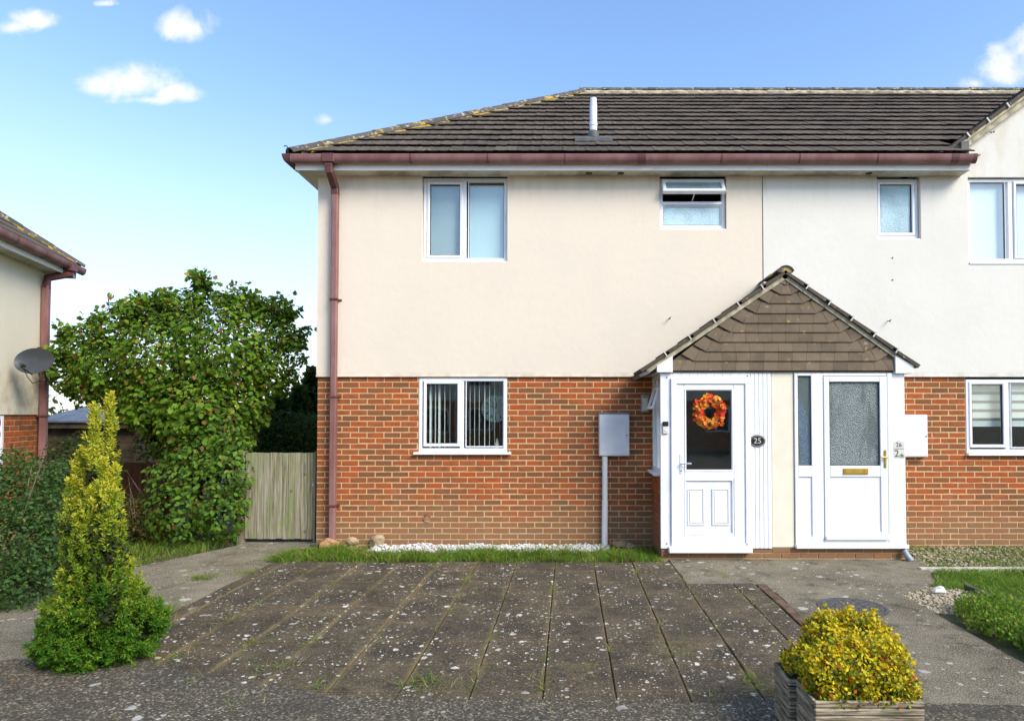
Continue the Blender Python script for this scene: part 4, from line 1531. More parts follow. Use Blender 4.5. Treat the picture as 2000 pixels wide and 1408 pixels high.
# ---- door of number 25 with its cladding
cl = prect(1290, 1507, 729, 1071)
fx = prect(1310, 1466, 739, 1072)
clad = MB()
clad.box(cl[0], fx[0] - .001, YP - .002, YP + .05, cl[2], cl[3], .004)
clad.box(fx[0], fx[1], YP - .002, YP + .05, fx[3] + .001, cl[3], .003)
add('cladding', clad, 'upvc_white', porch)
xs = fx[1] + .002
nb = 5
bw = (cl[1] - xs) / nb
for k in range(nb):
    add('cladding_board', MB().box(xs + k * bw + .0015, xs + (k + 1) * bw - .0015, YP - .004, YP + .05, cl[2], cl[3] - .002, .005), 'upvc_white', porch)
for k in range(9):
    x = fx[0] + .03 + k * .1
    if x < fx[1]:
        add('cladding_joint', MB().box(x, x + .003, YP - .0035, YP - .001, fx[3] + .003, cl[3] - .002), 'groove', porch)
door = add('door_frame', MB().ring(fx[0], fx[1], fx[2], fx[3], .07, YP - .028, YP + .06, .008), 'upvc_white', porch)
lf = (fx[0] + .0705, fx[1] - .0705, fx[2] + .0705, fx[3] - .0705)
gl = prect(1340, 1428, 763, 917)
w = .0
leaf = MB()
leaf.box(lf[0], gl[0] - .028, YP - .012, YP + .045, lf[2], lf[3], .006)
leaf.box(gl[1] + .028, lf[1], YP - .012, YP + .045, lf[2], lf[3], .006)
leaf.box(gl[0] - .0275, gl[1] + .0275, YP - .012, YP + .045, gl[3] + .028, lf[3], .006)
lp = prect(1340, 1428, 938, 1042)
leaf.box(gl[0] - .0275, gl[1] + .0275, YP - .012, YP + .045, lp[3] + .016, gl[2] - .028, .006)
leaf.box(gl[0] - .0275, gl[1] + .0275, YP - .012, YP + .045, lf[2], lp[2] - .016, .006)
door25 = add('door', leaf, 'upvc_white', porch)
door25['label'] = 'white half-glazed door with two raised panels'
add('glazing_bead', MB().ring(gl[0] - .028, gl[1] + .028, gl[2] - .028, gl[3] + .028, .028, YP - .018, YP + .04, .012), 'upvc_white', door25)
add('pane', MB().box(gl[0] - .003, gl[1] + .003, YP + .012, YP + .018, gl[2] - .003, gl[3] + .003), 'glass', door25)
add('glass_edge', MB().ring(gl[0] - .001, gl[1] + .001, gl[2] - .001, gl[3] + .001, .005, YP + .001, YP + .02, .001), 'gasket', door25)
add('lower_panel', MB().box(lp[0] - .028, lp[1] + .028, YP + .006, YP + .04, lp[2] - .016, lp[3] + .016), 'upvc_white', door25)
add('panel_bead', MB().ring(lp[0] - .0275, lp[1] + .0275, lp[2] - .0155, lp[3] + .0155, .02, YP - .016, YP + .0055, .008), 'upvc_white', door25)
for (a, b) in ((1344, 1374), (1392, 1423)):
    q = prect(a, b, 956, 1024)
    add('raised_panel', MB().ring(q[0] - .012, q[1] + .012, q[2] - .012, q[3] + .012, .022, YP - .008, YP + .0055, .008).box(q[0] + .016, q[1] - .016, YP - .006, YP + .0055, q[2] + .016, q[3] - .016, .012), 'upvc_white', door25)
hp = at(1330, 905, YP)
hb = MB().box(hp.x - .015, hp.x + .015, YP - .022, YP - .0125, hp.z - .12, hp.z + .12, .006)
hd = add('handle', hb, 'upvc_white', door25)
add('lever', MB().tube([(hp.x, YP - .02, hp.z), (hp.x, YP - .055, hp.z), (hp.x + .02, YP - .06, hp.z + .003), (hp.x + .115, YP - .058, hp.z + .004)], .010, 8), 'chrome', hd, smooth=40)
add('keyhole', MB().lathe([(.008, YP - .0222), (.008, YP - .026), (.004, YP - .026)], hp.x, 0, 10, 'y', hp.z - .085), 'gasket', hd)
th = prect(1305, 1467, 1066, 1078)
add('threshold', MB().box(th[0], th[1], YP - .075, YP + .05, th[2], th[3], .008), 'upvc_white', porch)
# fixing-screw caps at the four corners of the surround
for (px, py) in ((1303, 737), (1461, 734), (1303, 1062), (1459, 1063)):
    p = at(px, py, YP - .03)
    yy = YP - .003 if px < 1310 or py < 738 else YP - .029
    add('fixing_screw', MB().lathe([(.009, yy), (.009, yy - .004), (.003, yy - .006)], p.x, 0, 10, 'y', p.z), 'screw', porch)
# cream pier
cc = prect(1508, 1551, 729, 1069)
add('cream_pier', MB().box(cc[0], cc[1] - .001, YP + .008, YP + .1, cc[2], cc[3], .004), 'cream_paint', porch)

# ---- unit of number 26: side light, door
u = prect(1552, 1768, 729, 1063)
mul = prect(1584, 1608, 729, 1063)
dr = prect(1738, 1768, 729, 1063)
uf = MB()
sg = prect(1558, 1584, 734, 909)
sp2 = prect(1558, 1584, 931, 1047)
uf.box(u[0], sg[0] - .0005, YP - .012, YP + .055, u[2], u[3], .005)
uf.box(sg[0], sg[1], YP - .012, YP + .055, sg[3] + .0005, u[3], .003)
uf.box(sg[0], sg[1], YP - .012, YP + .055, sp2[3], sg[2] - .0005, .005)
uf.box(sg[0], sg[1], YP - .012, YP + .055, u[2], sp2[2], .005)
uf.box(sg[1] + .0005, mul[1], YP - .012, YP + .055, u[2], u[3], .005)
xr = XX(1733, 900, YP)
uf.box(mul[1] + .0005, xr - .0005, YP - .012, YP + .055, ZZ(1660, 734, YP), u[3], .004)
uf.box(mul[1] + .0005, xr - .0005, YP - .012, YP + .055, u[2], ZZ(1660, 1054, YP), .004)
uf.box(xr, XX(1743, 900, YP), YP - .02, YP + .055, u[2], u[3], .006)
uf.box(XX(1743, 900, YP) + .0005, u[1], YP - .006, YP + .055, u[2], u[3], .005)
uo = add('door_frame', uf, 'upvc_white', porch)
add('side_light_pane', MB().box(sg[0] - .003, sg[1] + .003, YP + .012, YP + .02, sg[2] - .003, sg[3] + .003), 'pattern_glass_clear', uo)
add('side_light_edge', MB().ring(sg[0] + .0005, sg[1] - .0005, sg[2] + .0005, sg[3] - .0005, .004, YP, YP + .011, .001), 'gasket', uo)
add('side_light_panel', MB().box(sg[0] - .003, sg[1] + .003, YP + .004, YP + .03, sp2[2] - .003, sp2[3] + .003), 'upvc_white', uo)
lf2 = (mul[1] + .004, xr - .004, ZZ(1660, 1053, YP), ZZ(1660, 735, YP))
g2_ = prect(1619, 1717, 746, 909)
l2 = prect(1620, 1719, 931, 1038)
d2 = MB()
d2.box(lf2[0], g2_[0] - .001, YP - .022, YP + .035, lf2[2], lf2[3], .006)
d2.box(g2_[1] + .001, lf2[1], YP - .022, YP + .035, lf2[2], lf2[3], .006)
d2.box(g2_[0] - .0005, g2_[1] + .0005, YP - .022, YP + .035, g2_[3] + .001, lf2[3], .006)
d2.box(g2_[0] - .0005, g2_[1] + .0005, YP - .022, YP + .035, l2[3], g2_[2] - .001, .006)
d2.box(g2_[0] - .0005, g2_[1] + .0005, YP - .022, YP + .035, lf2[2], l2[2], .006)
door26 = add('door', d2, 'upvc_white', porch)
door26['label'] = 'white door with patterned glass and brass letter plate'
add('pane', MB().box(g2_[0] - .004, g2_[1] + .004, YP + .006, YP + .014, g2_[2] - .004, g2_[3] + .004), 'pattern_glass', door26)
add('glass_edge', MB().ring(g2_[0], g2_[1], g2_[2], g2_[3], .006, YP - .008, YP + .005, .001), 'gasket', door26)
add('lower_panel', MB().box(g2_[0] - .0004, g2_[1] + .0004, YP - .008, YP + .03, l2[2] - .0005, l2[3] + .0005), 'upvc_white', door26)
lt = prect(1645, 1694, 914, 926)
le = add('letter_plate', MB().box(lt[0], lt[1], YP - .034, YP - .0225, lt[2], lt[3], .006), 'brass', door26)
add('letter_flap', MB().box(lt[0] + .02, lt[1] - .02, YP - .040, YP - .0345, lt[2] + .014, lt[3] - .014, .004), 'brass', le)
h2 = at(1727, 892, YP)
hd2 = add('handle', MB().box(h2.x - .014, h2.x + .014, YP - .034, YP - .0225, h2.z - .13, h2.z + .085, .005), 'brass', door26)
add('lever', MB().tube([(h2.x, YP - .03, h2.z - .005), (h2.x, YP - .065, h2.z - .005), (h2.x - .02, YP - .07, h2.z - .002), (h2.x - .07, YP - .068, h2.z)], .010, 8), 'brass', hd2, smooth=40)
wp_ = prect(1611, 1735, 1046, 1053)
add('weather_bar', MB().box(wp_[0], wp_[1], YP - .05, YP - .0225, wp_[2], wp_[3], .005), 'upvc_white', porch)
sl = prect(1553, 1772, 1062, 1070)
add('door_sill', MB().box(sl[0], sl[1], YP - .05, YP + .05, sl[2], sl[3] - .002, .006), 'upvc_white', porch)
wpp = [(PX1 - .045, YP - .03, ZB - .02), (PX1 - .03, YP - .05, ZB - .06), (PX1 + .01, YP - .10, .0)]
add('waste_pipe', MB().tube(wpp, .035, 12), 'grey_pipe', porch, smooth=40)

# ---- porch gable: tile-hung triangle
YG = YP - .02
AP = at(1535, 534, YG)
gl_, gr_ = at(1312, 706, YG), at(1752, 704, YG)
gb = ZZ(1535, 726, YG)
TG_L = (AP.z - gl_.z) / (AP.x - gl_.x)
TG_R = (AP.z - gr_.z) / (gr_.x - AP.x)
XGL, XGR = gl_.x, gr_.x


def vergeL(z): return AP.x - (AP.z - z) / TG_L
def vergeR(z): return AP.x + (AP.z - z) / TG_R


gable = add('gable', MB().prism([(XGL, gb), (XGR, gb), (XGR, gr_.z), (AP.x, AP.z), (XGL, gl_.z)], YG + .012, YG + .05), 'shingle', porch)
course_px = [723.5, 705, 686.6, 668, 649, 631, 612, 592.5, 575, 557]
cz = [ZZ(1535, p, YG) for p in course_px]
rg = random.Random(9)
slope_cut = .19           # how far inside the verge the course starts to sweep up


def shingle(pts, dy):
    b = MB()
    n = len(pts)
    # tail stands proud, head lies back
    zs_ = [p[1] for p in pts]
    z0, z1 = min(zs_), max(zs_)
    fr = [(p[0], YG - dy * (1 - (p[1] - z0) / max(z1 - z0, .01)) - .001, p[1]) for p in pts]
    bk = [(p[0], YG + .0115, p[1]) for p in pts]
    b.poly(fr + bk, [tuple(range(n)), tuple(range(2 * n - 1, n - 1, -1))] + [(i, n + i, n + (i + 1) % n, (i + 1) % n) for i in range(n)])
    return add('shingle', b, 'shingle', gable)


for k, z0 in enumerate(cz):
    z1 = cz[k + 1] + .012 if k + 1 < len(cz) else AP.z - .03
    top = k + 1 >= len(cz)
    h = z1 - z0
    zc = z0 + .085                                   # the sweep meets the verge here
    L0, R0 = (vergeL(z0 + .03) if k else XGL), (vergeR(z0 + .03) if k else XGR)
    if k == 0:
        a, b_ = XGL + .10, XGR - .10
    else:
        a, b_ = vergeL(zc) + .15, vergeR(zc) - .15
    if b_ - a < .05:
        # crown pieces
        shingle([(vergeL(z0 + .05), z0 + .05), (AP.x - .003, z0), (AP.x - .003, min(z1, AP.z - .01)), (vergeL(z1) if vergeL(z1) < AP.x else AP.x - .02, z1)], .014)
        shingle([(AP.x + .003, z0), (vergeR(z0 + .05), z0 + .05), (vergeR(z1) if vergeR(z1) > AP.x else AP.x + .02, z1), (AP.x + .003, min(z1, AP.z - .01))], .014)
        continue
    n = max(1, int(round((b_ - a) / .168)))
    w_ = (b_ - a) / n
    off = 0
    a1, b1 = a, b_
    lean = .07
    for i in range(n):
        xl, xr_ = a + i * w_ + .0012, a + (i + 1) * w_ - .0012
        xlt = xl + (lean if i == 0 else (lean * .35 if i == 1 else 0))
        xrt = xr_ + ((lean * .35) if i == 0 else 0)
        if i == n - 1: xrt = xr_ - lean
        if i == n - 2: xrt = xr_ - lean * .35
        if i == n - 1: xlt = xl - lean * .35 if n > 1 else xlt
        if n == 1: xlt, xrt = xl + .03, xr_ - .03
        if xlt < vergeL(z1): xlt = vergeL(z1)
        if xrt > vergeR(z1): xrt = vergeR(z1)
        if xrt - xlt < .01: continue
        shingle([(xl, z0), (xr_, z0), (xrt, z1), (xlt, z1)], .015 + rg.uniform(0, .003))
    # swept end tiles
    zv = z0 + .07 if k else z0
    vl_ = vergeL(zc) if k else XGL
    vr_ = vergeR(zc) if k else XGR
    t1 = zc + h * .75 if k else z1
    tl = a + (lean if n > 1 else .03)
    tr_ = b_ - (lean if n > 1 else .03)
    shingle([(vl_, zc if k else z0), (a - .002, z0), (max(tl, vergeL(z1)) - .002, z1), (vergeL(min(t1, AP.z)), t1)], .016)
    shingle([(b_ + .002, z0), (vr_, zc if k else z0), (vergeR(min(t1, AP.z)), t1), (min(tr_, vergeR(z1)) + .002, z1)], .016)

# white box ends
be = prect(1283, 1314, 695, 727, YG - .03)
add('box_end', MB().prism([(be[0], be[2]), (be[1], be[2]), (be[1], be[3]), (be[0], be[2] + .08)], YG - .03, YG + .1, .004), 'upvc_white', porch)
be2 = prect(1749, 1785, 695, 729, YG - .03)
add('box_end', MB().prism([(be2[0], be2[2]), (be2[1], be2[2]), (be2[1], be2[2] + .10), (be2[0], be2[3])], YG - .03, YG + .1, .004), 'upvc_white', porch)
add('eaves_soffit', MB().box(be[0] + .002, be[1], YG + .101, -.03, be[2], be[2] + .012).box(be2[0], be2[1] - .002, YG + .101, -.03, be2[2], be2[2] + .012), 'upvc_warm', porch)
# roof slopes with verge tiles, undercloak, clips
YV = YG - .05
RA = at(1535, 527, YV)
RL, RR = at(1251, 722, YV), at(1797, 714, YV)
proof = add('porch_roof', MB().poly([(RL.x, YV + .03, RL.z - .02), (RA.x, YV + .03, RA.z - .02), (RA.x, YR - .003, RA.z - .02), (RL.x, YR - .003, RL.z - .02), (RR.x, YV + .03, RR.z - .02), (RR.x, YR - .003, RR.z - .02)], [(0, 1, 2, 3), (1, 4, 5, 2)]), 'lead', porch)
for side, base in ((1, RL), (-1, RR)):
    d = (RA - base); Ls = d.length
    sd_ = Vector((d.x, 0, d.z)).normalized()
    nd_ = Vector((-sd_.z * side, 0, sd_.x * side))
    strip(proof, 'undercloak', base, .06, Ls - .02, -.090, -.040, YV + .03, YV + .10, 'undercloak')
    nt_ = 6
    step = Ls / nt_
    for k in range(nt_):
        s0, s1 = k * step, min((k + 1) * step + .05, Ls)
        zlift = .012
        q = []
        for (s, t) in ((s0, -.038 + .004), (s1, -.038), (s1, -.006), (s0, zlift)):
            p = base + sd_ * s + nd_ * t
            q.append((p.x, p.z))
        add('verge_tile', MB().prism(q, YV, YV + .30), 'roof_tile', proof)
        if k:
            strip(proof, 'verge_clip', base, s0 - .007, s0 + .007, -.05, .022, YV - .012, YV - .001, 'clip_white')
        for c in range(2):
            q2 = [(p[0], p[1] + rt.uniform(-.003, .003)) for p in q]
            add('roof_tile', MB().prism(q2, YV + .304 + c * .27, min(YV + .57 + c * .27, YR - .005)), 'roof_tile', proof)
yy = YV - .01
while yy < YR - .1:
    half_round((RA.x, yy, RA.z + .015), (RA.x, min(yy + .45, YR - .01), RA.z + .015), .095, (0, 0, 1), 'ridge_tile', proof, -.012, (15, 165))
    yy += .45
add('ridge_mortar', MB().prism([(RA.x - .09, RA.z - .03), (RA.x + .09, RA.z - .03), (RA.x + .05, RA.z + .045), (RA.x - .05, RA.z + .045)], YV + .005, YV + .05), 'hip_mortar', proof)
add('lead_gutter', MB().prism([(RL.x - .02, RL.z - .06), (RL.x + .1, RL.z - .005), (RL.x + .1, RL.z - .05), (RL.x, RL.z - .09)], YV - .004, YR - .01), 'lead', proof)
# blue coat hung inside the side light of number 26
cx_ = sg[0] + .09
cb = MB()
cv = []
for (z, x0_, x1_) in ((sg[2] + .005, -.02, .10), (sg[2] + .35, -.05, .08), (sg[2] + .65, -.10, .02), (sg[2] + .8, -.10, -.06)):
    cv += [(cx_ + x0_, YP + .032, z), (cx_ + x1_, YP + .028, z), (cx_ + x1_, YP + .07, z), (cx_ + x0_, YP + .08, z)]
cb.poly(cv, [(4 * k + i, 4 * k + (i + 1) % 4, 4 * k + 4 + (i + 1) % 4, 4 * k + 4 + i) for k in range(3) for i in range(4)] + [(0, 1, 2, 3), (15, 14, 13, 12)])
tag(add('umbrella', cb, 'blue_cloth'), 'furled blue cloth seen through the narrow patterned glass beside the right door', 'cloth')

# ------------------------------------------------------------------ signs, bell, wreath
def text_mesh(body, size, depth, loc, mat, parent, name='digits', font_shear=0.0):
    cu = bpy.data.curves.new(name, 'FONT')
    cu.body = body; cu.size = size; cu.extrude = depth; cu.align_x = 'CENTER'; cu.align_y = 'CENTER'; cu.shear = font_shear
    tmp = bpy.data.objects.new('tmp', cu)
    COL.objects.link(tmp)
    dg = bpy.context.evaluated_depsgraph_get()
    me = bpy.data.meshes.new_from_object(tmp.evaluated_get(dg))
    bpy.data.objects.remove(tmp)
    me.name = name
    me.materials.clear(); me.materials.append(MATS[mat])
    o = link(name, me, parent, loc)
    o.rotation_euler = (R(90), 0, 0)
    return o


p = at(1479, 861, YP - .004)
sign = thing('house_number_sign', 'black oval plaque with number 25 beside the door with the wreath', 'sign', (p.x, YP - .004, p.z))
def ellipse_plate(a, b, y0, y1, c):
    v, f = [], []
    n = 32
    prof = [(1.0, y1), (1.0, y0 + c), (1 - c / b, y0)]
    for (s_, y) in prof:
        for k in range(n):
            t = 2 * math.pi * k / n
            v.append((p.x + a * s_ * math.cos(t), y, p.z + b * s_ * math.sin(t)))
    for i in range(2):
        for k in range(n):
            f.append((i * n + k, (i + 1) * n + k, (i + 1) * n + (k + 1) % n, i * n + (k + 1) % n))
    f.append(tuple(range(2 * n, 3 * n)))
    return MB().poly(v, f)
add('plate', ellipse_plate(.098, .072, YP - .016, YP - .0045, .005), 'plaque_black', sign)
rim = MB()
pts = [(p.x + .086 * math.cos(t), YP - .016, p.z + .061 * math.sin(t)) for t in np.linspace(0, 2 * math.pi, 33)]
rim.tube(pts, .0022, 5, cap=False)
add('rim', rim, 'plaque_white', sign)
text_mesh('25', .095, .001, (p.x, YP - .0175, p.z), 'plaque_white', sign)

p = at(1755, 868, YP - .01)
s26 = thing('house_number_sign', 'white house-shaped plaque with number 26 on the right door post', 'sign', (p.x, YP - .008, p.z))
w_, h_ = .072, .05
add('plate', MB().prism([(p.x - w_, p.z - h_), (p.x + w_, p.z - h_), (p.x + w_, p.z + h_ * .6), (p.x + .03, p.z + h_ * .75), (p.x, p.z + h_ * 1.25), (p.x - .03, p.z + h_ * .75), (p.x - w_, p.z + h_ * .6)], YP - .016, YP - .0065, .003), 'plaque_white', s26)
text_mesh('26', .075, .0008, (p.x, YP - .0172, p.z - .004), 'plaque_print', s26)
p = at(1755, 886, YP - .01)
s27 = thing('number_sticker', 'pale green square sticker with large 2 under the white number plaque', 'sign', (p.x, YP - .0065, p.z))
add('plate', MB().box(p.x - .06, p.x + .075, YP - .008, YP - .0065, p.z - .052, p.z + .052), 'plaque_white', s27)
add('print', MB().box(p.x + .01, p.x + .072, YP - .0088, YP - .0082, p.z - .048, p.z - .008), 'plaque_green', s27)
text_mesh('2', .12, .0006, (p.x - .022, YP - .0092, p.z), 'plaque_print', s27)
text_mesh('6', .06, .0006, (p.x + .04, YP - .0098, p.z - .015), 'plaque_print', s27)

bl = prect(1293, 1306, 823, 847)
bell = thing('doorbell', 'slim white doorbell with black camera top left of the door', 'doorbell', ((bl[0] + bl[1]) / 2, YP - .003, bl[2]))
zm = bl[2] + (bl[3] - bl[2]) * .6
add('body', MB().box(bl[0] + .006, bl[1] - .006, YP - .026, YP - .0025, bl[2], zm, .006), 'plaque_white', bell)
add('camera_head', MB().box(bl[0] + .006, bl[1] - .006, YP - .028, YP - .0025, zm + .0005, bl[3], .006), 'black_plastic', bell)
add('button', MB().lathe([(.014, YP - .0262), (.014, YP - .03), (.009, YP - .031)], (bl[0] + bl[1]) / 2, 0, 16, 'y', bl[2] + .042), 'metal_box', bell)

# leaf builders -------------------------------------------------------------------------------
LEAF_SIMPLE = (np.array([(0, 0, 0), (.30, .35, .06), (.22, .72, .04), (0, 1, -.06), (-.22, .72, .04), (-.30, .35, .06), (0, .5, -.03)], float),
               np.array([(0, 1, 6), (1, 2, 6), (2, 3, 6), (3, 4, 6), (4, 5, 6), (5, 0, 6)]))
LEAF_SMALL = (np.array([(0, 0, 0), (.34, .5, .06), (0, 1, 0), (-.34, .5, .06)], float), np.array([(0, 1, 2), (0, 2, 3)]))
LEAF_LOBED = (np.array([(0, 0, 0), (.34, -.02, .03), (.30, .22, .03), (.62, .42, .0), (.34, .52, .04), (.30, .80, .0), (0, 1.05, -.08), (-.30, .80, 0), (-.34, .52, .04), (-.62, .42, 0), (-.30, .22, .03), (-.34, -.02, .03), (0, .42, -.04)], float),
              np.array([(i, i + 1, 12) for i in range(11)] + [(11, 0, 12)]))
NEEDLE = (np.array([(-.05, 0, 0), (.05, 0, 0), (.16, .55, .05), (.03, 1, .12), (-.14, .6, .02)], float), np.array([(0, 1, 2), (0, 2, 4), (4, 2, 3)]))


def frames(nrm, tan):
    nrm = nrm / (np.linalg.norm(nrm, axis=1, keepdims=True) + 1e-9)
    tan = tan - nrm * (tan * nrm).sum(1, keepdims=True)
    tan = tan / (np.linalg.norm(tan, axis=1, keepdims=True) + 1e-9)
    return np.cross(tan, nrm), tan, nrm


def leaves(P, nrm, tan, size, cols, shape):
    """vertices, faces, colours of many leaves"""
    b, t, n = frames(nrm, tan)
    sv, sf = shape
    V = P[:, None, :] + size[:, None, None] * (sv[None, :, 0, None] * b[:, None, :] + sv[None, :, 1, None] * t[:, None, :] + sv[None, :, 2, None] * n[:, None, :])
    k = len(sv)
    Fc = sf[None] + (np.arange(len(P)) * k)[:, None, None]
    C = np.repeat(cols, k, axis=0)
    return V.reshape(-1, 3), Fc.reshape(-1, 3), C


def pick_cols(n, palette, weights, jit=.2):
    pal = np.array(palette, float)
    i = rng.choice(len(pal), n, p=np.array(weights) / sum(weights))
    c = pal[i] * (1 + rng.uniform(-jit, jit, (n, 1)))
    return np.clip(c * (1 + rng.uniform(-.08, .08, (n, 3))), 0.003, 1)


def blob_points(blobs, n, lo=.55, boxy=False):
    """points in the outer shell of a set of ellipsoids (cx,cy,cz,rx,ry,rz) with outward normals"""
    B = np.array(blobs, float)
    wts = (B[:, 3] * B[:, 5] + B[:, 3] * B[:, 4] + B[:, 4] * B[:, 5]); wts /= wts.sum()
    i = rng.choice(len(B), n, p=wts)
    d = rng.normal(size=(n, 3)); d /= np.linalg.norm(d, axis=1, keepdims=True)
    if boxy:
        d = d / ((np.abs(d) ** 4).sum(1, keepdims=True) ** .25)
    r = rng.uniform(lo ** 3, 1.12, n) ** (1 / 3)
    P = B[i, :3] + d * B[i, 3:6] * r[:, None]
    # thin out what lies deep inside another blob
    keep = np.ones(n, bool)
    for q in B:
        dd = (((P - q[:3]) / q[3:6]) ** 2).sum(1)
        keep &= ~((dd < (lo * .9) ** 2))
    nr = d / B[i, 3:6]
    return P[keep], nr[keep] / np.linalg.norm(nr[keep], axis=1, keepdims=True)


def add_np(name, arr, mat, parent=None, origin=(0, 0, 0), **kw):
    V, Fc, C = arr
    me = fast_mesh(name, V - np.array(origin, float), Fc, C, mat)
    return link(name, me, parent, origin, **kw)


# wreath
wc = at(1387, 804, YP - .03)
wreath = thing('wreath', 'orange and red autumn leaf wreath hung on the glass of the left door', 'wreath', (wc.x, YP - .02, wc.z))
RW = .145
pts = [(wc.x + RW * math.cos(t), YP - .035, wc.z + RW * math.sin(t)) for t in np.linspace(0, 2 * math.pi, 25)]
add('ring', MB().tube(pts, .022, 8, cap=False), 'bark', wreath, smooth=60)
wcols = [(0.85, 0.14, 0.015), (0.72, 0.035, 0.015), (0.88, 0.30, 0.02), (0.80, 0.08, 0.04), (0.90, 0.42, 0.05)]
wmes = []
for c in wcols:
    sv, sf = LEAF_LOBED
    me = fast_mesh('wreath_leaf', sv * np.array([1, 1, 1.8]), sf, np.tile(np.array(c), (len(sv), 1)), 'wreath_leaf')
    wmes.append(me)
rw = random.Random(3)
for k in range(170):
    t = rw.uniform(0, 2 * math.pi)
    q = rw.uniform(-.046, .046)
    rr = RW + q
    o = link('leaf', rw.choice(wmes), wreath, (wc.x + rr * math.cos(t), YP - .058 + abs(q) * .6 + rw.uniform(-.012, .006), wc.z + rr * math.sin(t)))
    s_ = rw.uniform(.04, .066)
    o.scale = (s_,) * 3
    nrm = Vector((math.cos(t) * q * 12, -1, math.sin(t) * q * 12)) + Vector((rw.uniform(-.5, .5), 0, rw.uniform(-.5, .5)))
    tan = Vector((rw.uniform(-1, 1), 0, rw.uniform(-1, 1))) + Vector((math.cos(t), 0, math.sin(t))) * (8 * q)
    nrm.normalize(); tan = (tan - nrm * tan.dot(nrm)).normalized(); bx = tan.cross(nrm)
    o.rotation_euler = Matrix((bx, tan, nrm)).transposed().to_euler()
me_p = bpy.data.meshes.new('pumpkin')
pm = MB().lathe([(.004, -.02), (.016, -.017), (.022, 0), (.016, .017), (.004, .02)], 0, 0, 12)
me_p.from_pydata(pm.v, [], pm.f); me_p.materials.append(MATS['wreath_leaf'])
ca_ = me_p.color_attributes.new('col', 'FLOAT_COLOR', 'POINT')
for d_ in ca_.data: d_.color = (.85, .22, .05, 1)
for k in range(7):
    t = k * .9 + .3
    o = link('berry', me_p, wreath, (wc.x + RW * math.cos(t), YP - .075, wc.z + RW * math.sin(t)))

# ------------------------------------------------------------------ fittings on the walls
b = rect(1170, 1230, 806, 891, -.12)
mb_ = thing('meter_box', 'dull grey metal meter box with white conduit left of the porch', 'meter box', ((b[0] + b[1]) / 2, -.06, 0))
add('body', MB().box(b[0], b[1], -.085, .004, b[2], b[3] - .012, .006), 'metal_box', mb_)
add('cover', MB().box(b[0] + .008, b[1] - .006, -.098, -.0855, b[2] + .008, b[3] - .022, .005), 'metal_box', mb_)
add('top_flange', MB().box(b[0] - .008, b[1] + .008, -.105, .004, b[3] - .011, b[3] + .006, .004), 'box_dark', mb_)
lk = at(1224, 850, -.1)
add('lock', MB().lathe([(.010, -.0985), (.010, -.103), (.004, -.104)], lk.x, 0, 10, 'y', lk.z), 'screw', mb_)
cx0 = XX(1181.5, 960, -.06)
cd = add('conduit', MB().tube([(cx0, -.05, b[2] - .001), (cx0, -.05, ZZ(1180, 978, -.05))], .036, 14), 'upvc_warm', mb_, smooth=40)
add('conduit', MB().tube([(cx0, -.05, ZZ(1180, 978, -.05)), (cx0 - .004, -.05, .0)], .041, 14), 'upvc_warm', mb_, smooth=40)
b = rect(1762, 1815, 808, 893, -.12)
mb2 = thing('meter_box', 'clean white meter box half hidden behind the right side of the porch', 'meter box', ((b[0] + b[1]) / 2, -.06, 0))
add('body', MB().box(b[0], b[1], -.085, .004, b[2], b[3] - .012, .008), 'box_white', mb2)
add('cover', MB().box(b[0] + .008, b[1] - .012, -.098, -.0855, b[2] + .010, b[3] - .02, .006), 'box_white', mb2)
lk = at(1809, 852, -.1)
add('lock', MB().lathe([(.010, -.0985), (.010, -.103), (.004, -.104)], lk.x, 0, 10, 'y', lk.z), 'screw', mb2)

b = rect(1253, 1268, 772, 805, -.08)
wl = thing('wall_lamp', 'weathered grey bulkhead lamp on the brick wall beside the porch', 'lamp', ((b[0] + b[1]) / 2, -.04, b[2]))
add('body', MB().box(b[0], b[1], -.07, .0, b[2], b[3], .012), 'lamp_grey', wl)
add('lens', MB().box(b[0] + .016, b[1] - .016, -.088, -.0705, b[2] + .02, b[3] - .03, .010), 'lamp_glass', wl)
add('hood', MB().box(b[0] - .006, b[1] + .006, -.095, .0, b[3] - .024, b[3] + .006, .006), 'lamp_grey', wl)

p = at(834, 1012, -.01)
av = thing('wall_vent', 'small round orange terracotta vent low in the brick wall', 'vent', (p.x, -.004, p.z))
add('collar', MB().lathe([(.052, .004), (.052, -.010), (.038, -.012), (.036, .0)], p.x, 0, 20, 'y', p.z), 'hip_mortar', av)
add('cap', MB().lathe([(.035, .002), (.035, -.006), (.03, -.009), (.005, -.009)], p.x, 0, 20, 'y', p.z), 'terracotta', av)

# ------------------------------------------------------------------ things behind the glass
def vblind(xr_list, zr, Y, label, mat='blind_fabric'):
    t = thing('vertical_blind', label, 'blind', ((xr_list[0][0] + xr_list[-1][0]) / 2, Y, zr[0]))
    add('headrail', MB().box(xr_list[0][0] - .05, xr_list[-1][0] + .05, Y - .02, Y + .02, zr[1], zr[1] + .04, .004), 'upvc_white', t)
    for (x, ang_, w) in xr_list:
        c, s = math.cos(R(ang_)) * w / 2, math.sin(R(ang_)) * w / 2
        v = []
        for (q, dz) in ((-1, 0), (0, 0), (1, 0)):
            bow = .006 * (1 - abs(q))
            for z in (zr[0], zr[1]):
                v.append((x + q * c + bow * math.sin(R(ang_)), Y + q * s - bow * math.cos(R(ang_)), z))
        m = MB().poly(v, [(0, 2, 3, 1), (2, 4, 5, 3)])
        add('slat', m, mat, t)
    return t


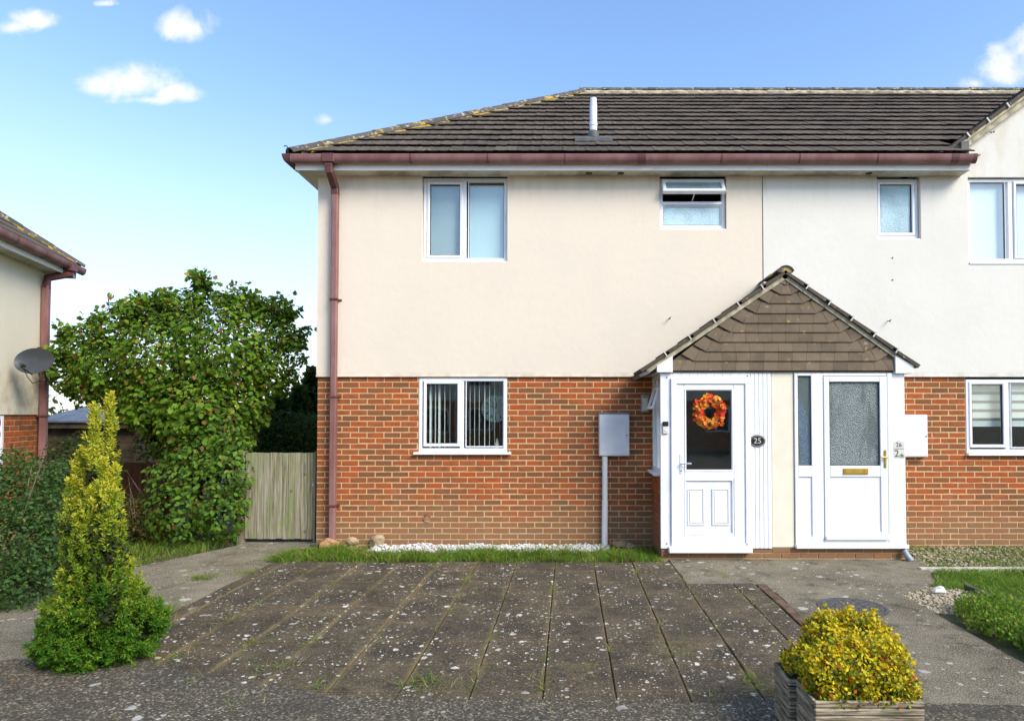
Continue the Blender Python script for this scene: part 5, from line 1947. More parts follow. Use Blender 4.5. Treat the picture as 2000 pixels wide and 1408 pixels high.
zr = (W5[2] + .05, W5[3] - .04)
def bx(px): return XX(px, 810, .14)
vblind([(bx(842), 77, .085), (bx(851), 91, .085), (bx(859), 78, .085), (bx(869), 93, .085), (bx(879), 96, .085), (bx(889), 98, .085)], zr, .13, 'white vertical blind slats behind the left pane of the downstairs window')
vblind([(bx(918), 97, .085), (bx(927), 96, .085), (bx(936), 95.5, .085), (bx(947), 90, .085), (bx(956), 95, .085), (bx(966), 95.5, .085), (bx(976), 95, .085)], zr, .13, 'thin edge-on blind slats behind the right pane of the downstairs window')
p = at(968, 798, .45)
ck = thing('clock', 'round pale blue clock behind the right pane of the downstairs window', 'clock', (p.x, .45, p.z))
add('rim', MB().lathe([(.19, .46), (.20, .44), (.185, .425), (.17, .44)], p.x, 0, 36, 'y', p.z), 'clock_face', ck, smooth=30)
add('face', MB().lathe([(.175, .455), (.175, .448), (.01, .447)], p.x, 0, 36, 'y', p.z), 'blind_fabric', ck)
for k in range(12):
    a = k * math.pi / 6
    c, s = math.cos(a), math.sin(a)
    q = [(p.x + c * .115 - s * .008, p.z + s * .115 + c * .008), (p.x + c * .115 + s * .008, p.z + s * .115 - c * .008), (p.x + c * .155 + s * .011, p.z + s * .155 - c * .011), (p.x + c * .155 - s * .011, p.z + s * .155 + c * .011)]
    add('numeral', MB().prism(q, .440, .4455), 'plaque_print', ck)
for (a, l_) in ((R(75), .12), (R(150), .09)):
    c, s = math.cos(a), math.sin(a)
    q = [(p.x - s * .007, p.z + c * .007), (p.x + s * .007, p.z - c * .007), (p.x + c * l_, p.z + s * l_)]
    add('hand', MB().prism(q, .434, .4395), 'plaque_print', ck)
add('bracket', MB().box(p.x - .03, p.x + .03, .46, .9, p.z - .02, p.z + .02), 'interior_dark', ck)

w1l, w1r = rect(838, 900, 352, 512, .115), rect(914, 986, 366, 512, .115)
def roller(x0, x1, z0, z1, Y, mat, label):  # added blinds, their colour standing in for sky reflected in the panes
    t = thing('reflection_blind', label, 'blind', ((x0 + x1) / 2, Y, z0))
    add('fabric', MB().box(x0, x1, Y, Y + .003, z0 + .012, z1), mat, t)
    add('bottom_bar', MB().box(x0, x1, Y - .006, Y + .009, z0, z0 + .0115, .003), mat, t)
    add('roller', MB().tube([(x0, Y + .02, z1 + .018), (x1, Y + .02, z1 + .018)], .016, 10), 'upvc_white', t)
    return t
roller(w1l[0], w1l[1], w1l[2], w1l[3] - .04, .115, 'reflected_sky_grey', 'added grey blind standing in for sky reflected in the left pane of the big upstairs window')
roller(w1r[0], w1r[1], w1r[2], w1r[3], .115, 'reflected_sky_blue', 'added pale blue blind standing in for sky reflected in the right pane of the big upstairs window')
q = rect(1889, 1964, 355, 512, .13)
roller(q[0], q[1], q[2], q[3] - .01, .10, 'reflected_cloud_white', 'added white blind standing in for the cloud reflected in the upstairs gable window')
q = rect(1979, 2058, 355, 512, .13)
roller(q[0], q[1], q[2], q[3] - .01, .10, 'reflected_cloud_white', 'added white blind standing in for cloud reflected at the right edge of the upstairs gable window')
# striped day-and-night blind
for (a, b_, lab) in ((1893, 1963, 'striped day-and-night blind half down behind the left pane of the right downstairs window'), (1972, 2056, 'striped day-and-night blind half down at the right edge of the picture')):
    q = rect(a, b_, 748, 833, .10)
    t = thing('striped_blind', lab, 'blind', ((q[0] + q[1]) / 2, .1, q[2]))
    nst = 5
    hh = (q[3] - q[2]) / nst
    for k in range(nst):
        add('light_band', MB().box(q[0], q[1], .100, .102, q[2] + k * hh + (.012 if k == 0 else 0), q[2] + k * hh + hh * .66), 'blind_fabric', t)
        add('sheer_band', MB().box(q[0], q[1], .1005, .1015, q[2] + k * hh + hh * .66, q[2] + (k + 1) * hh), 'box_dark', t)
    add('bottom_bar', MB().box(q[0], q[1], .094, .108, q[2], q[2] + .0118, .003), 'upvc_white', t)
# a couple of ornaments on the sill
p = at(971, 866, .12)
orn = thing('ornament', 'small pale ornament on the sill of the downstairs window', 'ornament', (p.x, .1, W5[2] + .04))
add('body', MB().lathe([(.02, W5[2] + .0), (.035, W5[2] + .05), (.03, W5[2] + .10), (.012, W5[2] + .15), (.016, W5[2] + .17)], p.x, .11, 14), 'plaque_white', orn, smooth=50)

# =================================================================================================
# NEIGHBOURING HOUSE at the left
# =================================================================================================
nb_c = Vector((XX(95, 800, 1.2), 1.2, 0))
nang = math.atan2(.34, -1.2)          # direction of its visible wall, towards the street
NZ = CAM.z                            # its brick top is level with the eye
NE = NZ + 2.14                        # soffit
nh_ = link('house', None, None, (0, 0, 0))
# local frame: +x along the wall towards the street (away from the far corner), +y out of the visible wall, z up
ux = Vector((.34, -1.2, 0)).normalized()
ny = Vector((-ux.y, ux.x, 0))         # points to +x world
def nbox(mb, x0, x1, y0, y1, z0, z1, c=0): return mb.box(x0, x1, y0, y1, z0, z1, c)
tag(nh_, 'cream house at left edge with brown downpipe and satellite dish', 'house')
add('render_wall', MB().box(0, 6.5, -6, 0, NZ, NE + .02), 'render_neighbour', nh_)
nbw = add('brick_wall', MB().box(.02, 6.5, -6, -.026, -.6, NZ - .001), 'mortar', nh_)
rn = random.Random(77)
for row in range(18):
    z1 = NZ - .008 - row * .075
    x = .018 - (0 if row % 2 else .1125)
    while x < 2.0:
        a, b_ = max(x, .018), x + .2145
        if b_ - a > .03 and z1 > .2:
            add('brick', MB().box(a, b_, -.07, -.02 + rn.uniform(-.002, .002), z1 - .065, z1, .004), 'brick', nbw)
        x += .225
# white window just inside the frame edge
nwx = 1.19
nwn = add('window', MB().box(nwx, nwx + .06, -.05, -.012, NZ - 1.05, NZ - .01, .005).box(nwx + .0605, nwx + 1.2, -.05, -.012, NZ - .07, NZ - .01, .005).box(nwx + .0605, nwx + 1.2, -.05, -.012, NZ - 1.05, NZ - .99, .005), 'upvc_white', nh_)
add('pane', MB().box(nwx + .05, nwx + 1.2, -.04, -.03, NZ - 1.0, NZ - .06), 'glass', nwn)
ov = .236
add('fascia', MB().box(-ov, 6.6, ov - .02, ov, NE - .004, NE + .16, .003), 'fascia_paint', nh_)
add('fascia', MB().box(-ov, -ov + .02, -6, ov - .021, NE - .004, NE + .16, .003), 'fascia_paint', nh_)
add('soffit', MB().box(-ov + .021, 6.6, -.02, ov - .021, NE, NE + .01).box(-ov + .021, .02, -6, -.021, NE, NE + .01), 'soffit_paint', nh_)
ngz = NE + .17
m = MB()
prn = [(-p_[0], p_[1]) for p_ in PR]
n = len(prn)
yv = ov + .06
v = [(-ov - .06 + 0, yv + p_[0], ngz + p_[1]) for p_ in prn] + [(6.6, yv + p_[0], ngz + p_[1]) for p_ in prn]
m.poly(v, [tuple(range(n)), tuple(range(2 * n - 1, n - 1, -1))] + [(i, n + i, n + (i + 1) % n, (i + 1) % n) for i in range(n)])
ng = add('gutter', m, 'gutter_plastic', nh_, smooth=40)
for x in (.28, .95, 1.7):
    m = MB()
    v = [(x, yv + p_[0] * 1.06, ngz + p_[1] * 1.06) for p_ in prn] + [(x + .02, yv + p_[0] * 1.06, ngz + p_[1] * 1.06) for p_ in prn]
    m.poly(v, [(i, n + i, n + (i + 1) % n, (i + 1) % n) for i in range(n)])
    add('bracket', m, 'gutter_dark', ng)
ndp = add('downpipe', MB().sqtube([(.30, .06, NE - .22), (.30, .06, -.4)], .046), 'gutter_plastic', nh_)
add('swan_neck', MB().tube([(.12, yv, ngz - .09), (.12, yv, ngz - .16), (.28, .07, NE - .10), (.30, .06, NE - .26)], .058, 8), 'gutter_dark', ndp)
add('gutter_outlet', MB().box(.03, .21, yv - .065, yv + .065, ngz - .13, ngz + .006, .01), 'gutter_dark', ndp)
for z in (NZ + .98, NZ - .02):
    add('pipe_clip', MB().box(.30 - .06, .30 + .06, -.001, .06 + .056, z - .014, z + .014), 'gutter_dark', ndp)
# hipped roof with courses on the seen slope
rp36 = math.tan(R(36))
nex, ney, nez = -ov - .05, ov + .05, NE + .19
nr = add('roof', MB().poly([(nex, ney, nez - .05), (nex + 3.2, ney - 3.2, nez - .05 + 3.2 * rp36), (6.6, ney - 3.2, nez - .05 + 3.2 * rp36), (6.6, ney, nez - .05), (nex, -6, nez - .05), (6.6, -6, nez - .05)], [(0, 3, 2, 1), (0, 1, 4), (1, 2, 5, 4)]), 'lead', nh_)
for k in range(9):
    s0 = k * .335 * math.cos(R(36)); s1 = s0 + .36 * math.cos(R(36))
    x = nex + s0
    j = 0
    while x < 3.0:
        a, b_ = x, x + (.296 if j else .296 - (.15 if k % 2 else 0))
        za, zb_ = nez + s0 * rp36, nez + s1 * rp36
        m = MB().poly([(a + .05, ney - s0, za + .03), (b_, ney - s0, za + .03), (b_, ney - s1, zb_ + .004), (min(a + .05 + (s1 - s0 if j == 0 else 0), b_), ney - s1, zb_ + .004), (a + .05, ney - s0, za), (b_, ney - s0, za)], [(0, 3, 2, 1), (0, 1, 5, 4)])
        m.v = [(p_[0] - (.046 if j else 0), p_[1], p_[2]) if i_ in (0, 3, 4) else p_ for i_, p_ in enumerate(m.v)]
        add('roof_tile', m, 'roof_tile', nr)
        x = b_ + .004; j += 1
ha, hb_ = Vector((nex, ney, nez)), Vector((nex + 3.2, ney - 3.2, nez + 3.2 * rp36))
for k in range(11):
    half_round(ha.lerp(hb_, k / 11), ha.lerp(hb_, (k + 1) / 11 + .01), .11, (0, 0, 1), 'hip_tile', nr, .01)
m = MB(); vv = []
for k in range(41):
    p_ = ha.lerp(hb_, k / 40)
    vv += [p_ + Vector((0, 0, .05)), p_ + Vector((.17 + rt.uniform(-.03, .03), 0, .04)), p_ + Vector((.18, 0, -.01))]
m.poly(vv, [(3 * k, 3 * k + 3, 3 * k + 4, 3 * k + 1) for k in range(40)] + [(3 * k + 1, 3 * k + 4, 3 * k + 5, 3 * k + 2) for k in range(40)])
add('hip_mortar', m, 'hip_mortar', nr)
Mn = Matrix(((ux.x, ny.x, 0, nb_c.x), (ux.y, ny.y, 0, nb_c.y), (0, 0, 1, 0), (0, 0, 0, 1)))
nh_.matrix_world = Mn

# satellite dish on that wall
dp = at(73, 708, .12)
dish = thing('satellite_dish', 'dark grey oval satellite dish fixed to the cream house at left', 'satellite dish', (dp.x, dp.y, dp.z))
nrm = Vector((.12, -1, .28)).normalized()
tx = Vector((0, 0, 1)).cross(nrm).normalized(); ty = nrm.cross(tx)
v, f = [], []
nr_, na = 6, 28
for i in range(nr_ + 1):
    for k in range(na):
        r_ = i / nr_
        t = 2 * math.pi * k / na
        v.append(dp + tx * (.250 * r_ * math.cos(t)) + ty * (.185 * r_ * math.sin(t)) + nrm * (.07 * r_ * r_))
for i in range(nr_):
    for k in range(na):
        f.append((i * na + k, i * na + (k + 1) % na, (i + 1) * na + (k + 1) % na, (i + 1) * na + k))
m = MB().poly(v, f); v2 = [p_ - nrm * .008 for p_ in v]; m.poly(v2, [q[::-1] for q in f])
o_ = len(v)
m.poly([v[nr_ * na + k] for k in range(na)] + [v2[nr_ * na + k] for k in range(na)], [(k, (k + 1) % na, na + (k + 1) % na, na + k) for k in range(na)])
add('reflector', m, 'dish_grey', dish, smooth=40)
lnb = dp + nrm * .30 - ty * .13
add('arm', MB().tube([dp - ty * .19 + nrm * .05, lnb - ty * .03], .010, 8), 'dark_metal', dish)
add('receiver', MB().tube([lnb, lnb - nrm * .05, lnb - nrm * .09], [.022, .024, .018], 10), 'dark_metal', dish)
wb = dp - nrm * .45 - Vector((.16, 0, .05))
add('mount', MB().tube([dp - nrm * .01, dp - nrm * .10, wb + Vector((0, 0, -.05)), wb + Vector((-.12, .02, -.05))], .016, 8), 'dark_metal', dish)
add('cable', MB().tube([lnb, dp - ty * .26 + nrm * .1, dp - ty * .30, dp - ty * .2 - nrm * .15], .005, 5), 'black_plastic', dish)

# =================================================================================================
# LEFT BACKGROUND: gate, fence, shed
# =================================================================================================
GTY = .16
ga = (XX(478, 970, GTY), XX(616, 970, GTY), ZZ(550, 1057, GTY), ZZ(550, 884, GTY))
gate = thing('gate', 'weathered grey-green plank gate between the shrubs and the brick corner', 'gate', ((ga[0] + ga[1]) / 2, GTY, 0))
npk = 11
pw_ = (ga[1] - .03 - ga[0]) / npk
rgt = random.Random(2)
for k in range(npk):
    a = ga[0] + k * pw_
    add('plank', MB().box(a + .002, a + pw_ - .002, GTY + rgt.uniform(-.002, .002), GTY + .018, ga[2] + .03 + rgt.uniform(-.004, .006), ga[3] + rgt.uniform(-.004, .003), .003), 'gate_wood', gate)
for z in (ga[2] + .2, ga[3] - .2):
    add('ledge', MB().box(ga[0] + .03, ga[1] - .05, GTY + .019, GTY + .06, z - .045, z + .045, .003), 'gate_wood', gate)
add('post', MB().box(ga[1] - .026, ga[1] + .002, GTY - .01, GTY + .09, -.03, ga[3] + .01, .003), 'gate_wood', gate)
add('post', MB().box(ga[0] - .1, ga[0] - .008, GTY - .01, GTY + .09, -.03, ga[3] + .02, .004), 'gate_wood', gate)
add('latch', MB().box(ga[1] - .05, ga[1] - .015, GTY - .012, GTY - .003, ga[3] - .46, ga[3] - .42, .003), 'chrome', gate)

fnc = thing('fence', 'reddish brown closeboard fence panel glimpsed behind the tall shrub', 'fence', (-6.2, 1.6, 0))
fa, fb_ = XX(80, 930, 1.6), XX(330, 930, 1.6)
ztop = ZZ(265, 903, 1.6)
k = 0
x = fa
while x < fb_:
    add('board', MB().box(x, x + .098, 1.6 + (k % 2) * .008, 1.615 + (k % 2) * .008, -.03, ztop + .002 * (k % 3), .002), 'fence_wood', fnc)
    x += .095; k += 1
add('post', MB().box(fa - .08, fa - .002, 1.58, 1.66, -.03, ztop + .05, .003), 'fence_wood', fnc)
add('post', MB().box(fb_ + .01, fb_ + .09, 1.58, 1.66, -.03, ztop + .05, .003), 'fence_wood', fnc)

sx0, sx1 = XX(60, 830, 3.4), XX(265, 830, 3.4)
szr, szt = ZZ(150, 822, 3.4), ZZ(150, 797, 4.6)
shed = thing('shed', 'low dark shed with blue-grey felt roof between the left house and shrub', 'shed', ((sx0 + sx1) / 2, 4, 0))
k = 0
z = -.03
while z < szr - .12:
    add('board', MB().box(sx0 + .1, sx1 - .1, 3.55 - .004 * (k % 2), 3.57, z, z + .135, .003), 'shed_wood', shed)
    z += .138; k += 1
add('body', MB().box(sx0 + .11, sx1 - .11, 3.571, 5.0, -.03, szr - .1), 'shed_wood', shed)
add('eaves_board', MB().box(sx0, sx1, 3.42, 3.45, szr - .14, szr - .01, .003), 'shed_wood', shed)
rf = add('roof', MB().poly([(sx0 - .05, 3.38, szr), (sx1 + .05, 3.38, szr), (sx1 + .05, 4.9, szt + .05), (sx0 - .05, 4.9, szt + .05), (sx0 - .05, 3.38, szr - .03), (sx1 + .05, 3.38, szr - .03), (sx1 + .05, 4.9, szt + .02), (sx0 - .05, 4.9, szt + .02)], [(0, 1, 2, 3), (4, 5, 1, 0), (5, 6, 2, 1), (7, 4, 0, 3), (7, 6, 5, 4), (6, 7, 3, 2)]), 'shed_roof', shed)

# =================================================================================================
# PLANTS
# =================================================================================================
def B_(px, py, Y, rpx, ry=None, rz=None):
    """foliage clump: centre from survey at depth Y, radius given in photo pixels"""
    p = at(px, py, Y)
    s = (Y - CAM.y) / F_PX
    r = rpx * s
    return (p.x, p.y, p.z, r, (ry if ry is not None else r), (r if rz is None else rz * s))


def jitter_tan(n, down=.3):
    t = rng.normal(size=(n, 3)); t[:, 2] -= down
    return t


# --- the tall shrub with maple-like leaves
tree = thing('tree', 'tall bushy shrub with broad lobed green leaves behind the gate path', 'tree', (-5.2, .9, 0))
TY = .9
tb = [B_(165, 675, TY, 42), B_(215, 650, TY, 44), B_(285, 612, TY + .2, 44), B_(345, 612, TY, 50), B_(392, 584, TY + .1, 30), B_(388, 556, TY, 12),
      B_(470, 604, TY, 40), B_(525, 610, TY, 30), B_(552, 655, TY, 34), B_(575, 668, TY - .1, 20), B_(320, 700, TY - .3, 88, .55), B_(215, 725, TY - .1, 66, .5), B_(440, 690, TY - .3, 96, .6),
      B_(515, 720, TY - .1, 58, .45), B_(140, 735, TY + .1, 38), B_(395, 800, TY - .45, 86, .55), B_(300, 785, TY - .3, 62, .45), B_(470, 790, TY - .2, 56, .45),
      B_(420, 870, TY - .5, 62, .4), B_(255, 625, TY, 26), B_(120, 695, TY, 18), B_(245, 765, TY + .2, 50, .4), B_(180, 755, TY + .3, 40, .4), B_(350, 850, TY - .1, 52, .4)]
for (px, py, r_) in ((330, 588, 18), (300, 592, 14), (505, 592, 16), (430, 584, 16), (545, 590, 15), (590, 650, 13), (102, 690, 10), (260, 602, 16), (225, 605, 14), (185, 630, 14), (150, 640, 10), (128, 660, 11), (405, 560, 9), (384, 545, 6), (450, 586, 12), (560, 620, 12), (570, 610, 8), (585, 700, 16), (590, 675, 10), (575, 735, 16), (552, 760, 14), (100, 730, 10), (275, 590, 10), (478, 578, 8), (525, 592, 10)):
    tb.append(B_(px, py, TY + rng.uniform(-.3, .2), r_))
PAL = [(0.090, 0.178, 0.014), (0.14, 0.255, 0.018), (0.052, 0.112, 0.012), (0.20, 0.320, 0.026), (0.29, 0.21, 0.035), (0.20, 0.08, 0.025)]


def clumps(P, f):
    return np.sin(P[:, 0] * f + 1.3 * np.sin(P[:, 2] * f * .7 + 1)) * np.sin(P[:, 2] * f * 1.1 + 1.7 * np.sin(P[:, 1] * f * .8)) + .6 * np.sin(P[:, 1] * f * 1.3 + P[:, 0] * f * .6)


P, nr1 = blob_points(tb, 38000, .30)
cl_ = clumps(P, 7.5)
k_ = rng.uniform(0, 1, len(P)) < np.clip(.90 + .34 * cl_, .30, 1)
P, nr1, cl_ = P[k_], nr1[k_], cl_[k_]
n = len(P)
nn_ = nr1 * .7 + rng.normal(size=(n, 3)) * .45 + np.array([0, -.15, .55])
ttan = nr1 * .5 + rng.normal(size=(n, 3)) * .6 + np.array([0, 0, -.6])
size = rng.uniform(.028, .080, n) * np.where(P[:, 2] < 1.9, 1.15, .86)
cols = pick_cols(n, PAL, [.34, .30, .18, .14, .05, .04], .25) * (1 + .16 * np.clip(cl_, -1, 1))[:, None]
sh = []
for k in range(110):
    bq = tb[int(rng.integers(0, len(tb)))]
    d_ = rng.normal(size=3); d_[2] = abs(d_[2]) * .9 + .1; d_[1] *= .5; d_ /= np.linalg.norm(d_)
    e_ = np.array(bq[:3]) + d_ * np.array(bq[3:6]) * 1.0
    m_ = int(rng.integers(6, 16))
    sh.append(e_ + d_ * rng.uniform(-.08, .12, (m_, 1)) + rng.normal(size=(m_, 3)) * .045)
sh = np.concatenate(sh); ns_ = len(sh)
P = np.concatenate([P, sh]); n = len(P)
nn_ = np.concatenate([nn_, rng.normal(size=(ns_, 3)) + np.array([0, -.4, .4])]); ttan = np.concatenate([ttan, rng.normal(size=(ns_, 3))])
size = np.concatenate([size, rng.uniform(.05, .085, ns_)]); cols = np.concatenate([cols, pick_cols(ns_, PAL, [.34, .30, .18, .14, .05, .04], .25)])
# front, largest leaves become parts
front = np.argsort(P[:, 1] - size * 6 + rng.uniform(0, .5, n))[:300]
mask = np.ones(n, bool); mask[front] = False
add_np('foliage', leaves(P[mask], nn_[mask], ttan[mask], size[mask], cols[mask], LEAF_LOBED), 'leaf', tree, (-5.2, .9, 0), kind='stuff')
lmes = []
for c in PAL[:5]:
    sv, sf = LEAF_LOBED
    lmes.append(fast_mesh('leaf', sv, sf, np.tile(np.array(c), (len(sv), 1)), 'leaf'))
bb, tt, n3_ = frames(nn_[front], ttan[front])
for k, i in enumerate(front):
    o = link('leaf', lmes[int(rng.choice(5, p=[.36, .32, .18, .1, .04]))], tree, P[i])
    o.scale = (size[i] * 1.1,) * 3
    o.rotation_euler = Matrix((bb[k], tt[k], n3_[k])).transposed().to_euler()
base = Vector((at(400, 1040, TY).x, TY, 0))
for s_i, (px, py, r0) in enumerate(((400, 800, .035), (320, 720, .035), (450, 690, .03), (520, 715, .025), (215, 725, .025), (300, 620, .02), (470, 610, .02), (390, 575, .02))):
    e = at(px, py, TY)
    b0 = base + Vector((random.uniform(-.25, .25), random.uniform(-.1, .2), 0))
    mid = b0.lerp(e, .5) + Vector((random.uniform(-.15, .15), random.uniform(-.1, .1), .15))
    pts = [b0, b0.lerp(mid, .5) + Vector((.02, 0, .05)), mid, mid.lerp(e, .6), e]
    add('trunk' if s_i == 0 else 'branch', MB().tube(pts, [r0 * 1.3, r0 * 1.1, r0, r0 * .7, r0 * .35], 7), 'bark', tree, smooth=60)
# twigs reaching past the crown
tw = MB()
for k in range(26):
    bb_ = tb[rng.integers(0, 15)]
    c = Vector(bb_[:3]); d = Vector((rng.normal() * .7, rng.normal() * .3, abs(rng.normal()) + .2)).normalized()
    e = c + d * bb_[3] * 1.35
    tw.tube([c, c.lerp(e, .5) + Vector((.02, 0, .03)), e], [.008, .006, .002], 5)
add('twigs', tw, 'bark', tree, kind='stuff')

# --- ivy and bramble mound below it, beside the gate
ivy = thing('shrub', 'glossy ivy mound spilling over the left edge of the plank gate', 'shrub', (-4.9, -.05, 0))
ib = [B_(400, 960, .0, 70, .4), B_(445, 930, -.0, 46, .3), B_(350, 1000, -.1, 62, .4), B_(430, 1010, -.1, 46, .3), B_(380, 900, .15, 60, .4), B_(455, 880, .15, 36, .3), B_(465, 985, .0, 20, .2), B_(330, 935, .1, 40, .3), B_(420, 835, .3, 55, .3)]
P, nr1 = blob_points(ib, 5200, .55)
n = len(P)
cols = pick_cols(n, [(0.075, 0.155, 0.018), (0.12, 0.235, 0.024), (0.045, 0.095, 0.016), (0.19, 0.22, 0.035), (0.19, 0.085, 0.028)], [.36, .34, .18, .08, .03])
add_np('foliage', leaves(P, nr1 * .8 + rng.normal(size=(n, 3)) * .4 + np.array([0, -.3, .4]), jitter_tan(n, .9), rng.uniform(.035, .095, n), cols, LEAF_SIMPLE), 'leaf', ivy, (-4.9, -.05, 0), kind='stuff')
add('stem', MB().tube([(-4.9, .05, -.02), (-4.85, .05, .5), (-4.75, .1, 1.1), (-4.7, .2, 1.7)], [.03, .025, .02, .01], 7), 'bark', ivy)

brm = thing('shrub', 'brownish bramble tangle in front of the brown fence panel', 'shrub', (-5.75, .2, 0))
bbm = [B_(268, 1000, .2, 38, .3), B_(300, 985, .3, 26, .3), B_(250, 1028, .0, 32, .25), B_(300, 1035, -.05, 38, .3)]
P, nr1 = blob_points(bbm, 2600, .3)
n = len(P)
cols = pick_cols(n, [(0.11, 0.085, 0.022), (0.16, 0.11, 0.025), (0.06, 0.08, 0.018), (0.15, 0.055, 0.02), (0.06, 0.11, 0.02)], [.3, .2, .25, .1, .15])
add_np('foliage', leaves(P, nr1 + rng.normal(size=(n, 3)) * .6, jitter_tan(n), rng.uniform(.025, .055, n), cols, LEAF_SIMPLE), 'leaf', brm, (-5.75, .2, 0), kind='stuff')
tw = MB()
for k in range(30):
    a = Vector((-5.75 + rng.normal() * .25, .1 + rng.normal() * .12, 0))
    e = a + Vector((rng.normal() * .3, rng.normal() * .15, rng.uniform(.5, 1.1)))
    tw.tube([a, a.lerp(e, .6) + Vector((rng.normal() * .06, 0, .1)), e], [.006, .005, .002], 4)
add('canes', tw, 'bark', brm, kind='stuff')

# --- dark leafy bush in front of the left house
bush = thing('shrub', 'dark green bush with bare twigs in front of the left house', 'shrub', (-5.9, -2.1, 0))
db = [B_(40, 960, -2.2, 62, .4), B_(90, 1000, -2.3, 48, .4), B_(30, 1060, -2.5, 70, .45), B_(95, 1080, -2.5, 52, .4), B_(20, 910, -2.0, 36, .3), B_(-40, 1000, -2.2, 80, .5), B_(60, 1150, -2.7, 62, .4), B_(0, 1170, -2.8, 50, .4), B_(110, 930, -1.9, 34, .3)]
P, nr1 = blob_points(db, 15000, .4)
k_ = P[:, 2] > .01
P, nr1 = P[k_], nr1[k_]
n = len(P)
cols = pick_cols(n, [(0.045, 0.105, 0.028), (0.07, 0.15, 0.038), (0.03, 0.068, 0.022), (0.125, 0.20, 0.045), (0.14, 0.08, 0.04)], [.4, .28, .18, .11, .03])
add_np('foliage', leaves(P, nr1 * .7 + rng.normal(size=(n, 3)) * .5 + np.array([0, -.1, .5]), jitter_tan(n), rng.uniform(.022, .048, n), cols, LEAF_SIMPLE), 'leaf', bush, (-5.9, -2.1, 0), kind='stuff')
tw = MB()
for k in range(26):
    a = Vector((-5.8 + rng.normal() * .35, -2.3 + rng.normal() * .2, 0))
    e = a + Vector((rng.normal() * .4, -abs(rng.normal()) * .25, rng.uniform(.5, 1.35)))
    tw.tube([a, a.lerp(e, .6) + Vector((rng.normal() * .06, 0, .1)), e], [.009, .006, .002], 5)
add('twigs', tw, 'shed_twig', bush, kind='stuff')

ub = thing('shrub', 'dark low growth under the shed eaves behind the golden conifer', 'shrub', (-6.8, .6, 0))
db = [B_(130, 900, .4, 46, .3), B_(180, 880, .8, 46, .3), B_(195, 930, .6, 40, .3), B_(150, 960, .2, 52, .4), B_(205, 995, .1, 42, .3), B_(300, 868, .9, 34, .3), B_(120, 1000, -.2, 50, .4), B_(180, 1040, -.3, 50, .4), B_(240, 1050, -.1, 40, .3)]
P, nr1 = blob_points(db, 6500, .45)
n = len(P)
cols = pick_cols(n, [(0.025, 0.05, 0.015), (0.038, 0.075, 0.02), (0.018, 0.034, 0.012), (0.07, 0.10, 0.025)], [.4, .3, .2, .1])
add_np('foliage', leaves(P, nr1 * .7 + rng.normal(size=(n, 3)) * .5 + np.array([0, -.1, .5]), jitter_tan(n), rng.uniform(.035, .065, n), cols, LEAF_SIMPLE), 'leaf', ub, (-6.8, .6, 0), kind='stuff')
add('stem', MB().tube([(-6.8, .6, -.02), (-6.75, .6, .5), (-6.7, .6, .95)], [.03, .02, .01], 6), 'bark', ub)


# --- conifers behind the gate
def conifer(name, label, px, py_top, py_bot, Y, wpx, nl, group='dark conifers behind the gate'):
    top, bot = at(px, py_top, Y), at(px, py_bot, Y)
    t = thing(name, label, 'tree', (bot.x, Y, 0), group)
    s = (Y - CAM.y) / F_PX
    H = top.z
    u_ = rng.uniform(0, 1, nl) ** .8
    ang_ = rng.uniform(0, 2 * math.pi, nl)
    rr = wpx * s * (1 - u_) ** .75 * (.75 + .35 * np.sin(u_ * 38 + ang_ * 3)) * rng.uniform(.55, 1.05, nl) + .02
    P = np.stack([bot.x + rr * np.cos(ang_), Y + rr * np.sin(ang_), u_ * H], 1)
    nd = np.stack([np.cos(ang_), np.sin(ang_), np.full(nl, .4)], 1)
    cols = pick_cols(nl, [(0.025, 0.068, 0.020), (0.038, 0.10, 0.026), (0.016, 0.042, 0.014), (0.06, 0.14, 0.03)], [.4, .3, .2, .1])
    add_np('crown', leaves(P, nd + rng.normal(size=(nl, 3)) * .5, nd * .6 + rng.normal(size=(nl, 3)) * .4 + np.array([0, 0, .7]), rng.uniform(.10, .20, nl), cols, LEAF_SIMPLE), 'leaf', t, (bot.x, Y, 0), kind='stuff')
    add('trunk', MB().tube([(bot.x, Y, -.03), (bot.x, Y, H * .9)], [.09, .015], 8), 'bark', t)
    return t


conifer('conifer', 'dark conifer with slim top close to the brick corner', 607, 728, 900, 4.2, 44, 2600)
conifer('conifer', 'dark conifer of middle height just left of the slim-topped one', 583, 762, 900, 3.6, 56, 2600)
conifer('conifer', 'low dark conifer half hidden by the tall shrub', 545, 785, 900, 3.2, 70, 3000)
hb2 = [B_(520, 870, 2.6, 46, .4), B_(560, 850, 2.8, 50, .4), B_(600, 850, 2.6, 46, .4), B_(500, 830, 2.9, 50, .4), B_(560, 930, 2.4, 70, .4), B_(630, 900, 2.5, 60, .4)]
hg = thing('hedge', 'dense dark hedge rising behind the plank gate', 'hedge', (-4.6, 2.6, 0))
P, nr1 = blob_points(hb2, 4500, .5)
n = len(P)
cols = pick_cols(n, [(0.03, 0.075, 0.02), (0.05, 0.115, 0.028), (0.018, 0.045, 0.015), (0.09, 0.17, 0.035)], [.4, .3, .2, .1])
add_np('foliage', leaves(P, nr1 * .7 + rng.normal(size=(n, 3)) * .5, jitter_tan(n), rng.uniform(.05, .09, n), cols, LEAF_SIMPLE), 'leaf', hg, (-4.6, 2.6, 0), kind='stuff')
add('stem', MB().tube([(-4.6, 2.6, -.03), (-4.6, 2.6, .8)], [.05, .03], 6), 'bark', hg)
